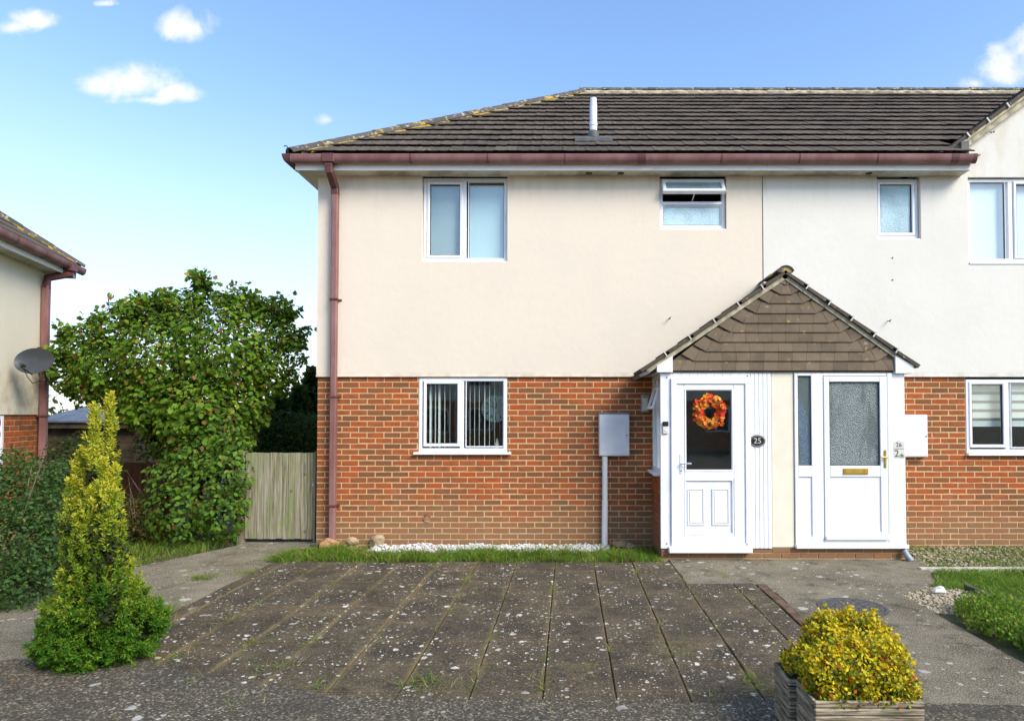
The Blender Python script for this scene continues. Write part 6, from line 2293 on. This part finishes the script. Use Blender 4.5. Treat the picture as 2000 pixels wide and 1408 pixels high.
# distant tree line that closes the gaps at the horizon
tlb = []
for k in range(26):
    tlb.append((-30 + k * 1.7 + rng.normal() * .4, 26 + rng.normal() * 2, 1.2 + rng.uniform(-.3, .6), 1.5, 1.2, rng.uniform(1.4, 2.2)))
P, nr1 = blob_points(tlb, 9000, .5)
n = len(P)
cols = pick_cols(n, [(0.03, 0.06, 0.02), (0.045, 0.085, 0.028), (0.02, 0.04, 0.015)], [.4, .3, .3])
o = add_np('distant_hedgerow', leaves(P, nr1 + rng.normal(size=(n, 3)) * .5, jitter_tan(n), rng.uniform(.2, .38, n), cols, LEAF_SIMPLE), 'leaf', None, (-8, 26, 0))
tag(o, 'far line of trees beyond the gardens', 'hedgerow', kind='stuff')

# --- golden conifer (yew) in the left foreground
YY = -4.13
yc = Vector((XX(196, 1280, YY), YY, 0))
yew = thing('golden_conifer', 'columnar golden conifer with green skirt standing beside the drive', 'conifer', yc)
sY = (YY - CAM.y) / F_PX


def spire(px, pytop, pybot, wpx, dy, bulge=.35):
    px = 188 + (px - 188) * (.95 if pytop < 800 else .80)
    t, b_ = at(px, pytop, YY + dy), at(px, pybot, YY + dy)
    return (t.x, YY + dy, b_.z, t.z, wpx * sY * .74, bulge)


spires = [spire(218, 766, 1180, 34, .05), spire(184, 786, 1180, 34, -.05), spire(152, 872, 1200, 38, .0), spire(126, 930, 1220, 26, -.08), spire(232, 905, 1200, 34, -.1), spire(204, 890, 1200, 50, -.16),
          spire(172, 950, 1220, 52, -.2), spire(246, 1000, 1220, 24, .05), spire(222, 950, 1220, 42, -.22), spire(145, 1000, 1230, 36, -.2)]
def plumes(A, D, L, rad, gold, per):
    """feathery shoots: base points A, directions D, lengths L; sprigs get more golden towards each tip"""
    n = len(A)
    i = np.repeat(np.arange(n), per)
    m = len(i)
    t = rng.uniform(0, 1, m) ** .8
    d = D[i]
    o_ = rng.normal(size=(m, 3)); o_ -= d * (o_ * d).sum(1, keepdims=True)
    o_ /= np.linalg.norm(o_, axis=1, keepdims=True) + 1e-9
    P = A[i] + d * (L[i] * t)[:, None] + o_ * (rad * (1.05 - t) * rng.uniform(.2, 1, m))[:, None]
    tn = d * .9 + o_ * .75 + rng.normal(size=(m, 3)) * .25
    nn = o_ * .6 + rng.normal(size=(m, 3)) * .6
    g = np.clip(gold[i] * (.45 + .75 * t) + rng.uniform(-.15, .15, m), 0, 1)[:, None]
    cg, cm, cd_ = np.array([.60, .56, .045]), np.array([.29, .37, .03]), np.array([.055, .165, .010])
    c = np.where(g > .5, cm + (cg - cm) * (g - .5) * 2, cd_ + (cm - cd_) * g * 2)
    return P, nn, tn, c * (1 + rng.uniform(-.22, .22, (m, 1)))


parts_ = []
for (x, y, z0, z1, w, bu) in spires:
    npl = int(135 * (z1 - z0) * (w / .16) ** .8)
    u_ = rng.uniform(0, .93, npl)
    a_ = rng.uniform(0, 2 * math.pi, npl)
    rr = w * .80 * np.clip((1 - u_) ** .85, 0, 1) * np.clip(.45 + .9 * (1 - u_), 0, 1) * rng.uniform(.6, 1.05, npl)
    A = np.stack([x + rr * np.cos(a_), y + rr * np.sin(a_), z0 + u_ * (z1 - z0)], 1)
    D = np.stack([np.cos(a_) * .16, np.sin(a_) * .16, np.ones(npl)], 1) + rng.normal(size=(npl, 3)) * .13
    D /= np.linalg.norm(D, axis=1, keepdims=True)
    L = rng.uniform(.08, .19, npl) * np.where(rng.uniform(0, 1, npl) > .92, 1.35, 1)
    L = np.minimum(L, np.maximum(.05, (z1 - A[:, 2]) * 1.0))
    gold = np.clip((A[:, 2] - .40) / .85, 0, 1) * .88 + rng.uniform(-.2, .25, npl)
    parts_.append(plumes(A, D, L * .85, .022, gold, 50))
    # leader of the spire
    A = np.array([[x, y, z1 - .24]]); D = np.array([[.02, 0, 1.0]])
    parts_.append(plumes(A, D, np.array([.24]), .028, np.array([.95]), 150))
sk = [B_(190, 1245, YY, 84, .30, 44), B_(128, 1250, YY - .05, 38, .18, 34), B_(258, 1232, YY, 36, .20, 42), B_(190, 1185, YY - .05, 58, .24, 46), B_(150, 1195, YY, 36, .2, 44), B_(232, 1180, YY + .02, 28, .18, 40), B_(190, 1130, YY - .05, 42, .2, 46), B_(292, 1212, YY + .12, 18, .12, 26)]
A, nr1 = blob_points(sk, 1900, .8)
k_ = A[:, 2] > .03
A, nr1 = A[k_], nr1[k_]
m_ = len(A)
D = nr1 * .9 + np.array([0, -.05, .42]) + rng.normal(size=(m_, 3)) * .28
D /= np.linalg.norm(D, axis=1, keepdims=True)
gold = np.clip((A[:, 2] - .25) / .75, 0, .6) + rng.uniform(-.12, .16, m_)
parts_.append(plumes(A, D, rng.uniform(.04, .095, m_), .030, gold, 46))
P, n_, t_, c = (np.concatenate(q) for q in zip(*parts_))
k_ = P[:, 2] > .004
P, n_, t_, c = P[k_], n_[k_], t_[k_], c[k_]
add_np('foliage', leaves(P, n_, t_, rng.uniform(.016, .032, len(P)), np.clip(c, .003, 1), NEEDLE), 'needle', yew, tuple(yc), kind='stuff')
tr = MB()
for (x, y, z0, z1, w, bu) in spires[:5]:
    tr.tube([(yc.x + (x - yc.x) * .4, y, -.02), (x, y, z0 + .2), (x, y, z1 - .12)], [.03, .018, .003], 6)
add('trunk', tr, 'bark', yew)
# dense shaded twigs inside
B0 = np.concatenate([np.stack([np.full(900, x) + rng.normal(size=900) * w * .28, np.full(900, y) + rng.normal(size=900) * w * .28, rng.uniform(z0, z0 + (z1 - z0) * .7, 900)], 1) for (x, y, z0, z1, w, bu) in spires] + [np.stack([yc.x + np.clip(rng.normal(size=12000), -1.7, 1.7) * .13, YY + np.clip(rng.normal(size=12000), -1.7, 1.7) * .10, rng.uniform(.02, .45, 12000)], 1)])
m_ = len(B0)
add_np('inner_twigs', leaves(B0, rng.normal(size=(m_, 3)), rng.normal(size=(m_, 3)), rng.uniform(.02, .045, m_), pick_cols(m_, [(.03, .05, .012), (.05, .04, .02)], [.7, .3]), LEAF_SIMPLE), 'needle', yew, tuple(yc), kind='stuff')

# --- planters with golden shrubs
def planter(name, label, xa, xb, ya, yb, h, seed):
    t = thing(name, label, 'planter', ((xa + xb) / 2, (ya + yb) / 2, 0), 'log-sided planters')
    r_ = random.Random(seed)
    rows = 9
    dh = h / rows
    for k in range(rows):
        z = k * dh
        add('slat', MB().box(xa + r_.uniform(0, .004), xb + r_.uniform(-.004, 0), ya + r_.uniform(-.004, .003), ya + .02, z + .001, z + dh - .0015, .006), 'planter_wood', t)
        add('slat', MB().box(xa + r_.uniform(-.004, .003), xa + .02, ya + .021, yb - .021, z + .001, z + dh - .0015, .006), 'planter_wood', t)
        add('slat', MB().box(xb - .02, xb + r_.uniform(-.003, .004), ya + .021, yb - .021, z + .001, z + dh - .0015, .006), 'planter_wood', t)
        add('slat', MB().box(xa + .002, xb - .002, yb - .02, yb, z + .001, z + dh - .0015, .006), 'planter_wood', t)
    for (x, y) in ((xa + .021, ya + .021), (xb - .051, ya + .021), (xa + .021, yb - .051), (xb - .051, yb - .051)):
        add('corner_batten', MB().box(x, x + .03, y, y + .03, .005, h - .01), 'bark', t)
    add('compost', MB().box(xa + .022, xb - .022, ya + .022, yb - .022, .01, h - .02), 'soil', t)
    return t


PH = .305
pf = at(1590, 1369, -8.8 + 3.28); pf2 = at(1806, 1369, -8.8 + 3.28)
PXa, PXb = pf.x, pf2.x
PYa = -8.8 + 3.28
PH = pf.z
planter('planter', 'front wooden planter of thin weathered slats below the golden shrub', PXa, PXb, PYa, PYa + .27, PH, 3)
planter('planter', 'rear wooden planter tucked behind the front slatted planter', PXa - .03, PXb - .03, PYa + .285, PYa + .55, PH - .01, 4)


def golden(label, blobs, nl, loc, seed):
    t = thing('golden_shrub', label, 'shrub', loc, 'golden leaved shrubs in the planters')
    P, nr1 = blob_points(blobs, nl, .55, boxy=True)
    cl_ = clumps(P, 34)
    k_ = rng.uniform(0, 1, len(P)) < np.clip(.80 + .45 * cl_, .12, 1)
    P, nr1, cl_ = P[k_], nr1[k_], cl_[k_]
    n = len(P)
    lump = np.sin(P[:, 0] * 31 + seed) * np.sin(P[:, 1] * 27) * np.sin(P[:, 2] * 29 + 1)
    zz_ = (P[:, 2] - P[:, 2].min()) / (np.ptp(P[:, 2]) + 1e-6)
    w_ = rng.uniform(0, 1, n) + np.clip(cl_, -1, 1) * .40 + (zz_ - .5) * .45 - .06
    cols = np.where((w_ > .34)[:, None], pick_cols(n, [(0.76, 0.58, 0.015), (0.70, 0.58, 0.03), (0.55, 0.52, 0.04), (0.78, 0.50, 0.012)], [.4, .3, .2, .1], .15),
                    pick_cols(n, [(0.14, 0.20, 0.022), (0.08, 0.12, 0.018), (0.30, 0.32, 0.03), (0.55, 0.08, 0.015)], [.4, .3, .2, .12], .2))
    # shoots that break the outline
    i_ = np.argsort(-(nr1[:, 2] + rng.uniform(0, .8, n)))[:90]
    st = np.repeat(P[i_], 9, axis=0) + (np.repeat(nr1[i_] * .5 + np.array([0, 0, .8]) + rng.normal(size=(90, 3)) * .25, 9, axis=0) * np.tile(np.linspace(0, .04, 9), 90)[:, None]) + rng.normal(size=(810, 3)) * .004
    P = np.concatenate([P, st]); nr1 = np.concatenate([nr1, np.repeat(nr1[i_], 9, axis=0)])
    cols = np.concatenate([cols, pick_cols(810, [(0.80, 0.57, 0.02), (0.60, 0.50, 0.04), (0.24, 0.28, 0.03)], [.5, .3, .2], .15)])
    n = len(P)
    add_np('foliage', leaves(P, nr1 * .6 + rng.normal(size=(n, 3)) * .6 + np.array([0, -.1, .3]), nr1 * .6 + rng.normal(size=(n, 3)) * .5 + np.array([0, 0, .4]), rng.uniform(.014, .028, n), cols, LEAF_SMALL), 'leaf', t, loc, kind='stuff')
    tw = MB()
    for k in range(24):
        e = Vector(P[int(rng.integers(0, n))])
        a = Vector((loc[0] + rng.normal() * .08, loc[1] + rng.normal() * .05, PH - .06))
        tw.tube([a, a.lerp(e, .5) + Vector((0, 0, .03)), e], [.006, .004, .002], 4)
    add('twigs', tw, 'bark', t, kind='stuff')
    return t


yf1, yf2 = PYa + .14, PYa + .42
def Bq(px, py, Y, r, ry, rz):
    return B_(1678 + (px - 1678) * .90, 1368 + (py - 1368) * .90, Y, r * .90, ry, rz * .88)


fb1 = [Bq(1672, 1308, yf1, 92, .14, 52), Bq(1605, 1302, yf1, 46, .13, 46), Bq(1735, 1302, yf1, 46, .13, 50), Bq(1768, 1335, yf1, 24, .12, 30), Bq(1640, 1345, yf1 - .03, 44, .11, 24), Bq(1730, 1350, yf1 - .03, 52, .11, 18), Bq(1578, 1300, yf1 + .04, 22, .1, 26), Bq(1600, 1335, yf1, 30, .11, 24),
       Bq(1625, 1258, yf1 + .02, 26, .08, 14), Bq(1700, 1252, yf1 + .02, 28, .08, 14), Bq(1752, 1256, yf1 + .02, 18, .08, 14), Bq(1668, 1250, yf1, 14, .06, 12), Bq(1785, 1348, yf1, 12, .06, 16)]
fb1 += [B_(1590, 1330, yf1 + .03, 22, .10, 18), B_(1606, 1350, yf1 - .03, 22, .08, 14)]
golden('golden leaved shrub filling the front planter', fb1, 19000, ((PXa + PXb) / 2, yf1, PH - .05), 1)
def Br(px, py, Y, r, ry, rz):
    return B_(1655 + (px - 1655) * .92, py + 16, Y, r * .92, ry, rz * .9)


fb2 = [Br(1650, 1222, yf2, 62, .13, 26), Br(1600, 1222, yf2, 30, .11, 28), Br(1702, 1222, yf2, 34, .11, 24), Br(1612, 1198, yf2, 18, .08, 14), Br(1660, 1194, yf2, 18, .08, 10), Br(1700, 1198, yf2, 16, .08, 12), Br(1730, 1235, yf2, 20, .08, 16), Br(1585, 1258, yf2, 28, .1, 26), Br(1562, 1276, yf2, 22, .09, 18), Br(1574, 1292, yf2 - .03, 20, .09, 14)]
fb2 += [B_(1552, 1294, yf2 - .02, 20, .09, 14), B_(1545, 1285, yf2 + .04, 14, .06, 12)]
golden('golden leaved shrub in the rear planter, slightly higher', fb2, 13000, ((PXa + PXb) / 2 - .03, yf2, PH - .06), 2)


# --- grass, weeds, gravel
def blades(P, h, w, cols, lean=.45):
    n = len(P)
    a = rng.uniform(0, 2 * math.pi, n)
    side = np.stack([np.cos(a), np.sin(a), np.zeros(n)], 1) * (w / 2)[:, None]
    l_ = rng.normal(size=(n, 2)) * lean
    d = np.stack([l_[:, 0], l_[:, 1], np.ones(n)], 1)
    mid = P + d * (h * .55)[:, None]
    tip = P + np.stack([l_[:, 0] * 2.0, l_[:, 1] * 2.0, np.full(n, .92)], 1) * h[:, None]
    V = np.stack([P - side, P + side, mid + side * .8, mid - side * .8, tip], 1)
    f = np.array([(0, 1, 2), (0, 2, 3), (3, 2, 4)])
    Fc = f[None] + (np.arange(n) * 5)[:, None, None]
    return V.reshape(-1, 3), Fc.reshape(-1, 3), np.repeat(cols, 5, axis=0)


GR = [(0.11, 0.23, 0.018), (0.16, 0.29, 0.022), (0.07, 0.145, 0.015), (0.25, 0.24, 0.05), (0.30, 0.24, 0.08)]


def grass(name, label, n, area, h, cols_w, keep=None, w=.006, lean=.45, pal=GR):
    x0, x1, y0, y1 = area
    P = np.stack([rng.uniform(x0, x1, n), rng.uniform(y0, y1, n), np.full(n, -.012)], 1)
    if keep is not None:
        P = P[keep(P)]
    n = len(P)
    hh = rng.uniform(h[0], h[1], n) * (.7 + .5 * (np.sin(P[:, 0] * 5.1 + 1) * np.sin(P[:, 0] * 2.3 + P[:, 1] * 3)))
    hh = np.clip(hh, .012, None)
    o = add_np(name, blades(P, hh, np.full(n, w) * rng.uniform(.6, 1.4, n), pick_cols(n, pal, cols_w, .2), lean), 'grass_blade')
    tag(o, label, 'grass', kind='stuff')
    return o


grass('grass', 'strip of grass along the foot of the brick wall', 13000, (-3.55, 1.12, -1.10, -.30), (.05, .13), [.36, .36, .12, .1, .06], lambda P: (P[:, 1] > -1.02 - .06 * np.sin(P[:, 0] * 7)) & ((P[:, 1] < -.42) | (P[:, 0] > .6) | (P[:, 0] < -2.6)))
grass('grass_verge', 'rough grass verge under the ivy beside the path', 5200, (-6.4, -4.25, -1.6, .1), (.06, .16), [.3, .3, .14, .16, .1], lambda P: (P[:, 0] < -4.45 + (P[:, 1]) * .38 - .02 + .05 * np.sin(P[:, 1] * 9)))
grass('lawn_grass', 'bright green front lawn at the right edge', 42000, (3.3, 6.6, -4.6, -1.42), (.03, .075), [.30, .60, .05, .03, .02], lambda P: ((P[:, 1] < -2.05) | (P[:, 0] > 3.80 + (P[:, 1] + 2.05) * .42)) & (P[:, 0] > 3.62 + .08 * np.sin(P[:, 1] * 5) + .35 * ((P[:, 1] > -2.75) & (P[:, 1] < -2.2))), w=.007)
grass('bed_grass', 'thin grass and moss in the gravel bed by the right brick wall', 6500, (4.1, 6.8, -1.36, -.03), (.015, .06), [.3, .25, .2, .15, .1], w=.006)

# weeds growing in the drive joints
wp = []
for k in range(70):
    x = rng.choice(xj); y = rng.uniform(-4.7, -1.2)
    m_ = int(rng.integers(4, 16))
    wp.append(np.stack([x + rng.normal(size=m_) * .012, y + rng.normal(size=m_) * .05, np.full(m_, .0)], 1))
for (px, py, m_) in ((395, 1130, 160), (520, 1310, 40), (480, 1120, 90), (545, 1090, 90), (325, 1290, 60), (830, 1340, 60), (850, 1345, 40), (470, 1380, 20), (1390, 1372, 20), (1470, 1330, 60), (1490, 1350, 50), (320, 1190, 120), (300, 1180, 90), (560, 1300, 30), (625, 1345, 30), (1315, 1280, 30), (1340, 1260, 20), (1150, 1310, 20), (1045, 1330, 16), (1395, 1210, 16), (700, 1265, 20)):
    p = gnd(px, py)
    wp.append(np.stack([p.x + rng.normal(size=m_) * .07, p.y + rng.normal(size=m_) * .06, np.full(m_, .0)], 1))
P = np.concatenate(wp)
n = len(P)
o = add_np('weeds', blades(P, rng.uniform(.02, .075, n), rng.uniform(.003, .007, n), pick_cols(n, GR, [.25, .15, .2, .25, .15], .2), .8), 'grass_blade')
tag(o, 'wispy weeds growing in the joints of the drive', 'weeds', kind='stuff')

# ground cover plants along the right path edge
gc = thing('ground_cover', 'feathery green ground cover along the edge of the right path', 'plant', (3.5, -3.3, 0))
gcb = []
for k in range(16):
    t = k / 15
    gcb.append((3.46 + rng.normal() * .07 + .2 * (k % 2), -3.0 - t * 1.7, .03 + rng.uniform(0, .05), .20, .20, rng.uniform(.07, .17)))
P, nr1 = blob_points(gcb, 20000, .4)
k_ = P[:, 2] > .0
P, nr1 = P[k_], nr1[k_]
n = len(P)
cols = pick_cols(n, [(0.13, 0.26, 0.025), (0.19, 0.33, 0.03), (0.08, 0.16, 0.018), (0.27, 0.29, 0.05), (0.30, 0.22, 0.08)], [.35, .3, .2, .1, .05])
add_np('foliage', leaves(P, nr1 * .5 + rng.normal(size=(n, 3)) * .6, nr1 * .6 + rng.normal(size=(n, 3)) * .4 + np.array([0, 0, .8]), rng.uniform(.016, .036, n), cols, LEAF_SMALL), 'leaf', gc, (3.5, -3.3, 0), kind='stuff')
add('stem', MB().tube([(3.5, -3.3, -.02), (3.5, -3.3, .1)], [.01, .005], 5), 'bark', gc)


def pebbles(name, label, n, fn, size, mat, flat=.6):
    """loose stones, joined: nobody could count them"""
    ico = np.array([(0, 0, 1), (.89, 0, .45), (.28, .85, .45), (-.72, .53, .45), (-.72, -.53, .45), (.28, -.85, .45), (.72, .53, -.45), (-.28, .85, -.45), (-.89, 0, -.45), (-.28, -.85, -.45), (.72, -.53, -.45), (0, 0, -1)])
    fi = np.array([(0, 1, 2), (0, 2, 3), (0, 3, 4), (0, 4, 5), (0, 5, 1), (1, 6, 2), (2, 7, 3), (3, 8, 4), (4, 9, 5), (5, 10, 1), (6, 7, 2), (7, 8, 3), (8, 9, 4), (9, 10, 5), (10, 6, 1), (11, 7, 6), (11, 8, 7), (11, 9, 8), (11, 10, 9), (11, 6, 10)])
    P = fn(n)
    n = len(P)
    s_ = rng.uniform(size[0], size[1], n)
    V = ico[None] * (1 + rng.uniform(-.3, .3, (n, 12, 1)))
    a = rng.uniform(0, 2 * math.pi, n)
    ca, sa = np.cos(a)[:, None], np.sin(a)[:, None]
    X = V[:, :, 0] * ca - V[:, :, 1] * sa; Y = V[:, :, 0] * sa + V[:, :, 1] * ca; Z = V[:, :, 2] * flat
    V = np.stack([X, Y * rng.uniform(.6, 1, (n, 1)), Z], 2) * s_[:, None, None] + P[:, None, :]
    Fc = fi[None] + (np.arange(n) * 12)[:, None, None]
    me = fast_mesh(name, V.reshape(-1, 3), Fc.reshape(-1, 3), None, mat)
    o = link(name, me)
    tag(o, label, 'gravel', kind='stuff')
    return o


def strip_pts(n):
    x = rng.uniform(-2.55, .52, n)
    y = rng.uniform(-.46, -.02, n)
    return np.stack([x, y, .0 + rng.uniform(-.015, .018, n) + .010 * np.sin(x * 9)], 1)


pebbles('white_gravel', 'bright white stone chippings along the foot of the brick wall', 2600, strip_pts, (.010, .028), 'gravel_white')
pebbles('tan_gravel', 'tan gravel in the bed below the right downstairs window', 2600, lambda n: np.stack([rng.uniform(4.1, 7, n), rng.uniform(-1.32, -.02, n), rng.uniform(-.03, -.012, n)], 1), (.012, .026), 'gravel_tan')
pebbles('gravel_patch', 'small patch of tan gravel beside the right path', 1500, lambda n: np.stack([rng.uniform(3.22, 3.95, n), rng.uniform(-2.95, -2.1, n), rng.uniform(-.03, -.01, n)], 1), (.010, .024), 'gravel_tan')


def rock(name, label, cat, px, py, s, group, mat='stone', seed=0, Y=None, squash=.7):
    p = gnd(px, py) if Y is None else at(px, py, Y)
    r_ = np.random.default_rng(seed)
    v, f = [], []
    nu, nv = 12, 8
    ph = r_.uniform(0, 6, 6)
    for i in range(nv + 1):
        th_ = math.pi * i / nv
        for k in range(nu):
            a = 2 * math.pi * k / nu
            d = np.array([math.sin(th_) * math.cos(a), math.sin(th_) * math.sin(a), math.cos(th_)])
            rr = 1 + .22 * math.sin(3 * d[0] + ph[0]) + .18 * math.sin(4 * d[1] + ph[1]) + .2 * math.sin(3.5 * d[2] + ph[2]) + r_.uniform(-.06, .06)
            v.append((p.x + d[0] * rr * s, p.y + d[1] * rr * s * .8, max(0, s * squash * .55) + d[2] * rr * s * squash))
    for i in range(nv):
        for k in range(nu):
            f.append((i * nu + k, (i + 1) * nu + k, (i + 1) * nu + (k + 1) % nu, i * nu + (k + 1) % nu))
    return tag(add(name, MB().poly(v, f), mat, smooth=35), label, cat, group)


G_ = 'garden stones at the wall foot'
rock('stone', 'rounded orange stone at the foot of the downpipe', 'stone', 645, 1072, .125, G_, seed=1)
rock('stone', 'orange stone just right of the downpipe', 'stone', 688, 1070, .10, G_, seed=2)
rock('stone', 'pale tan stone near the left end of the white gravel', 'stone', 735, 1066, .105, G_, seed=3)
rock('stone', 'grey flat stone left of the downpipe foot', 'stone', 618, 1068, .075, G_, 'edging_dark', seed=4, squash=.5)
rock('stone', 'tan upright stone right of the white conduit', 'stone', 1215, 1066, .085, G_, seed=5)
rock('stone', 'pale stone beside the porch left corner', 'stone', 1232, 1070, .06, G_, seed=6)
rock('stone', 'brown stone leaning by the conduit foot', 'stone', 1202, 1064, .07, G_, seed=8)
rock('stone', 'smooth white stone on the gravel patch by the right path', 'stone', 1834, 1156, .05, G_, 'gravel_white', seed=9)

# pale kerb edging of the right bed, dark edging board of the lawn
e0, e1 = gnd(1797, 1112), gnd(1995, 1108)
o = add('bed_edging', MB().box(e0.x, e0.x + 1.25, -1.40, -1.34, -.05, .022, .006), 'edging_pale')
tag(o, 'pale concrete edging strip in front of the right gravel bed', 'edging')
o = add('lawn_edging', MB().box(3.98, 4.03, -3.6, -2.15, -.05, .035, .006), 'edging_dark')
tag(o, 'dark timber edging board beside the bright lawn', 'edging')

# manhole cover in the path
p = gnd(1665, 1186)
mh = thing('manhole_cover', 'round iron manhole cover in the path behind the golden shrub', 'manhole cover', (p.x, p.y, 0))
add('rim', MB().lathe([(.30, .0), (.30, .007), (.275, .008), (.272, .003)], p.x, p.y, 40), 'iron', mh)
add('lid', MB().lathe([(.266, .0), (.266, .007), (.02, .008)], p.x, p.y, 40), 'iron', mh)
for k in range(9):
    for j in range(9):
        x, y = p.x - .2 + k * .05, p.y - .2 + j * .05
        if math.hypot(x - p.x, y - p.y) < .24 and (k + j) % 2 == 0:
            add('stud', MB().box(x - .014, x + .014, y - .014, y + .014, .0075, .011, .002), 'iron', mh)

# =================================================================================================
# The other side of the street, behind the camera: it shows as reflections in the glass
# =================================================================================================
YO = -25.0
for k, (x0, x1, lab) in enumerate(((-13, -3.2, 'brick house across the street mirrored in the left windows'), (-1.2, 8.6, 'brick house across the street mirrored in the door glass'), (10.6, 20, 'brick house across the street mirrored in the right windows'))):
    t = thing('house', lab, 'house', ((x0 + x1) / 2, YO - 3, 0), 'houses across the street')
    add('wall', MB().box(x0, x1, YO - 6, YO, -.03, 2.4), 'brick_texture', t)
    add('upper_wall', MB().box(x0, x1, YO - 6, YO + .02, 2.41, 5.0), 'render_neighbour', t)
    add('roof', MB().poly([(x0 - .3, YO + .4, 5.0), (x1 + .3, YO + .4, 5.0), (x1 + .3, YO - 3, 7.5), (x0 - .3, YO - 3, 7.5), (x0 - .3, YO - 6.4, 5.0), (x1 + .3, YO - 6.4, 5.0)], [(0, 3, 2, 1), (3, 4, 5, 2), (0, 1, 5, 4), (0, 4, 3), (1, 2, 5)]), 'roof_tile', t)
    for j in range(4):
        xw = x0 + .9 + j * 2.3
        for zz_ in (.9, 3.2):
            w_ = add('window', MB().box(xw, xw + 1.3, YO + .01, YO + .06, zz_, zz_ + 1.2), 'upvc_white', t)
            add('pane', MB().box(xw + .08, xw + .62, YO + .061, YO + .07, zz_ + .08, zz_ + 1.12).box(xw + .68, xw + 1.22, YO + .061, YO + .07, zz_ + .08, zz_ + 1.12), 'black_plastic', w_)
o = sheet('road', [(-60, -20), (60, -20), (60, -12.2), (-60, -12.2)], 0.0, 'tarmac')
tag(o, 'street behind the viewer', 'road', kind='structure')

tp = []
for k in range(70):
    x, y = rng.uniform(-3.5, 1.08), rng.uniform(-1.02, -.40)
    m_ = int(rng.integers(14, 46))
    tp.append(np.stack([x + rng.normal(size=m_) * .035, y + rng.normal(size=m_) * .03, np.full(m_, -.01)], 1))
P = np.concatenate(tp)
n = len(P)
o = add_np('grass_tufts', blades(P, rng.uniform(.06, .17, n), rng.uniform(.004, .009, n), pick_cols(n, GR, [.25, .35, .12, .18, .1], .25), .7), 'grass_blade')
tag(o, 'ragged taller tufts in the grass strip by the brick wall', 'grass', kind='stuff')
n = 260
P = np.stack([rng.uniform(-5.2, 3.2, n), rng.uniform(-5.2, -1.1, n), np.full(n, .026)], 1)
o = add_np('fallen_leaves', leaves(P, rng.normal(size=(n, 3)) * .25 + np.array([0, 0, 1]), rng.normal(size=(n, 3)), rng.uniform(.012, .034, n), pick_cols(n, [(.20, .13, .05), (.28, .17, .05), (.12, .08, .04), (.30, .24, .08)], [.3, .3, .2, .2]), LEAF_SIMPLE), 'leaf')
tag(o, 'small dry leaves scattered over the drive and paths', 'leaves', kind='stuff')
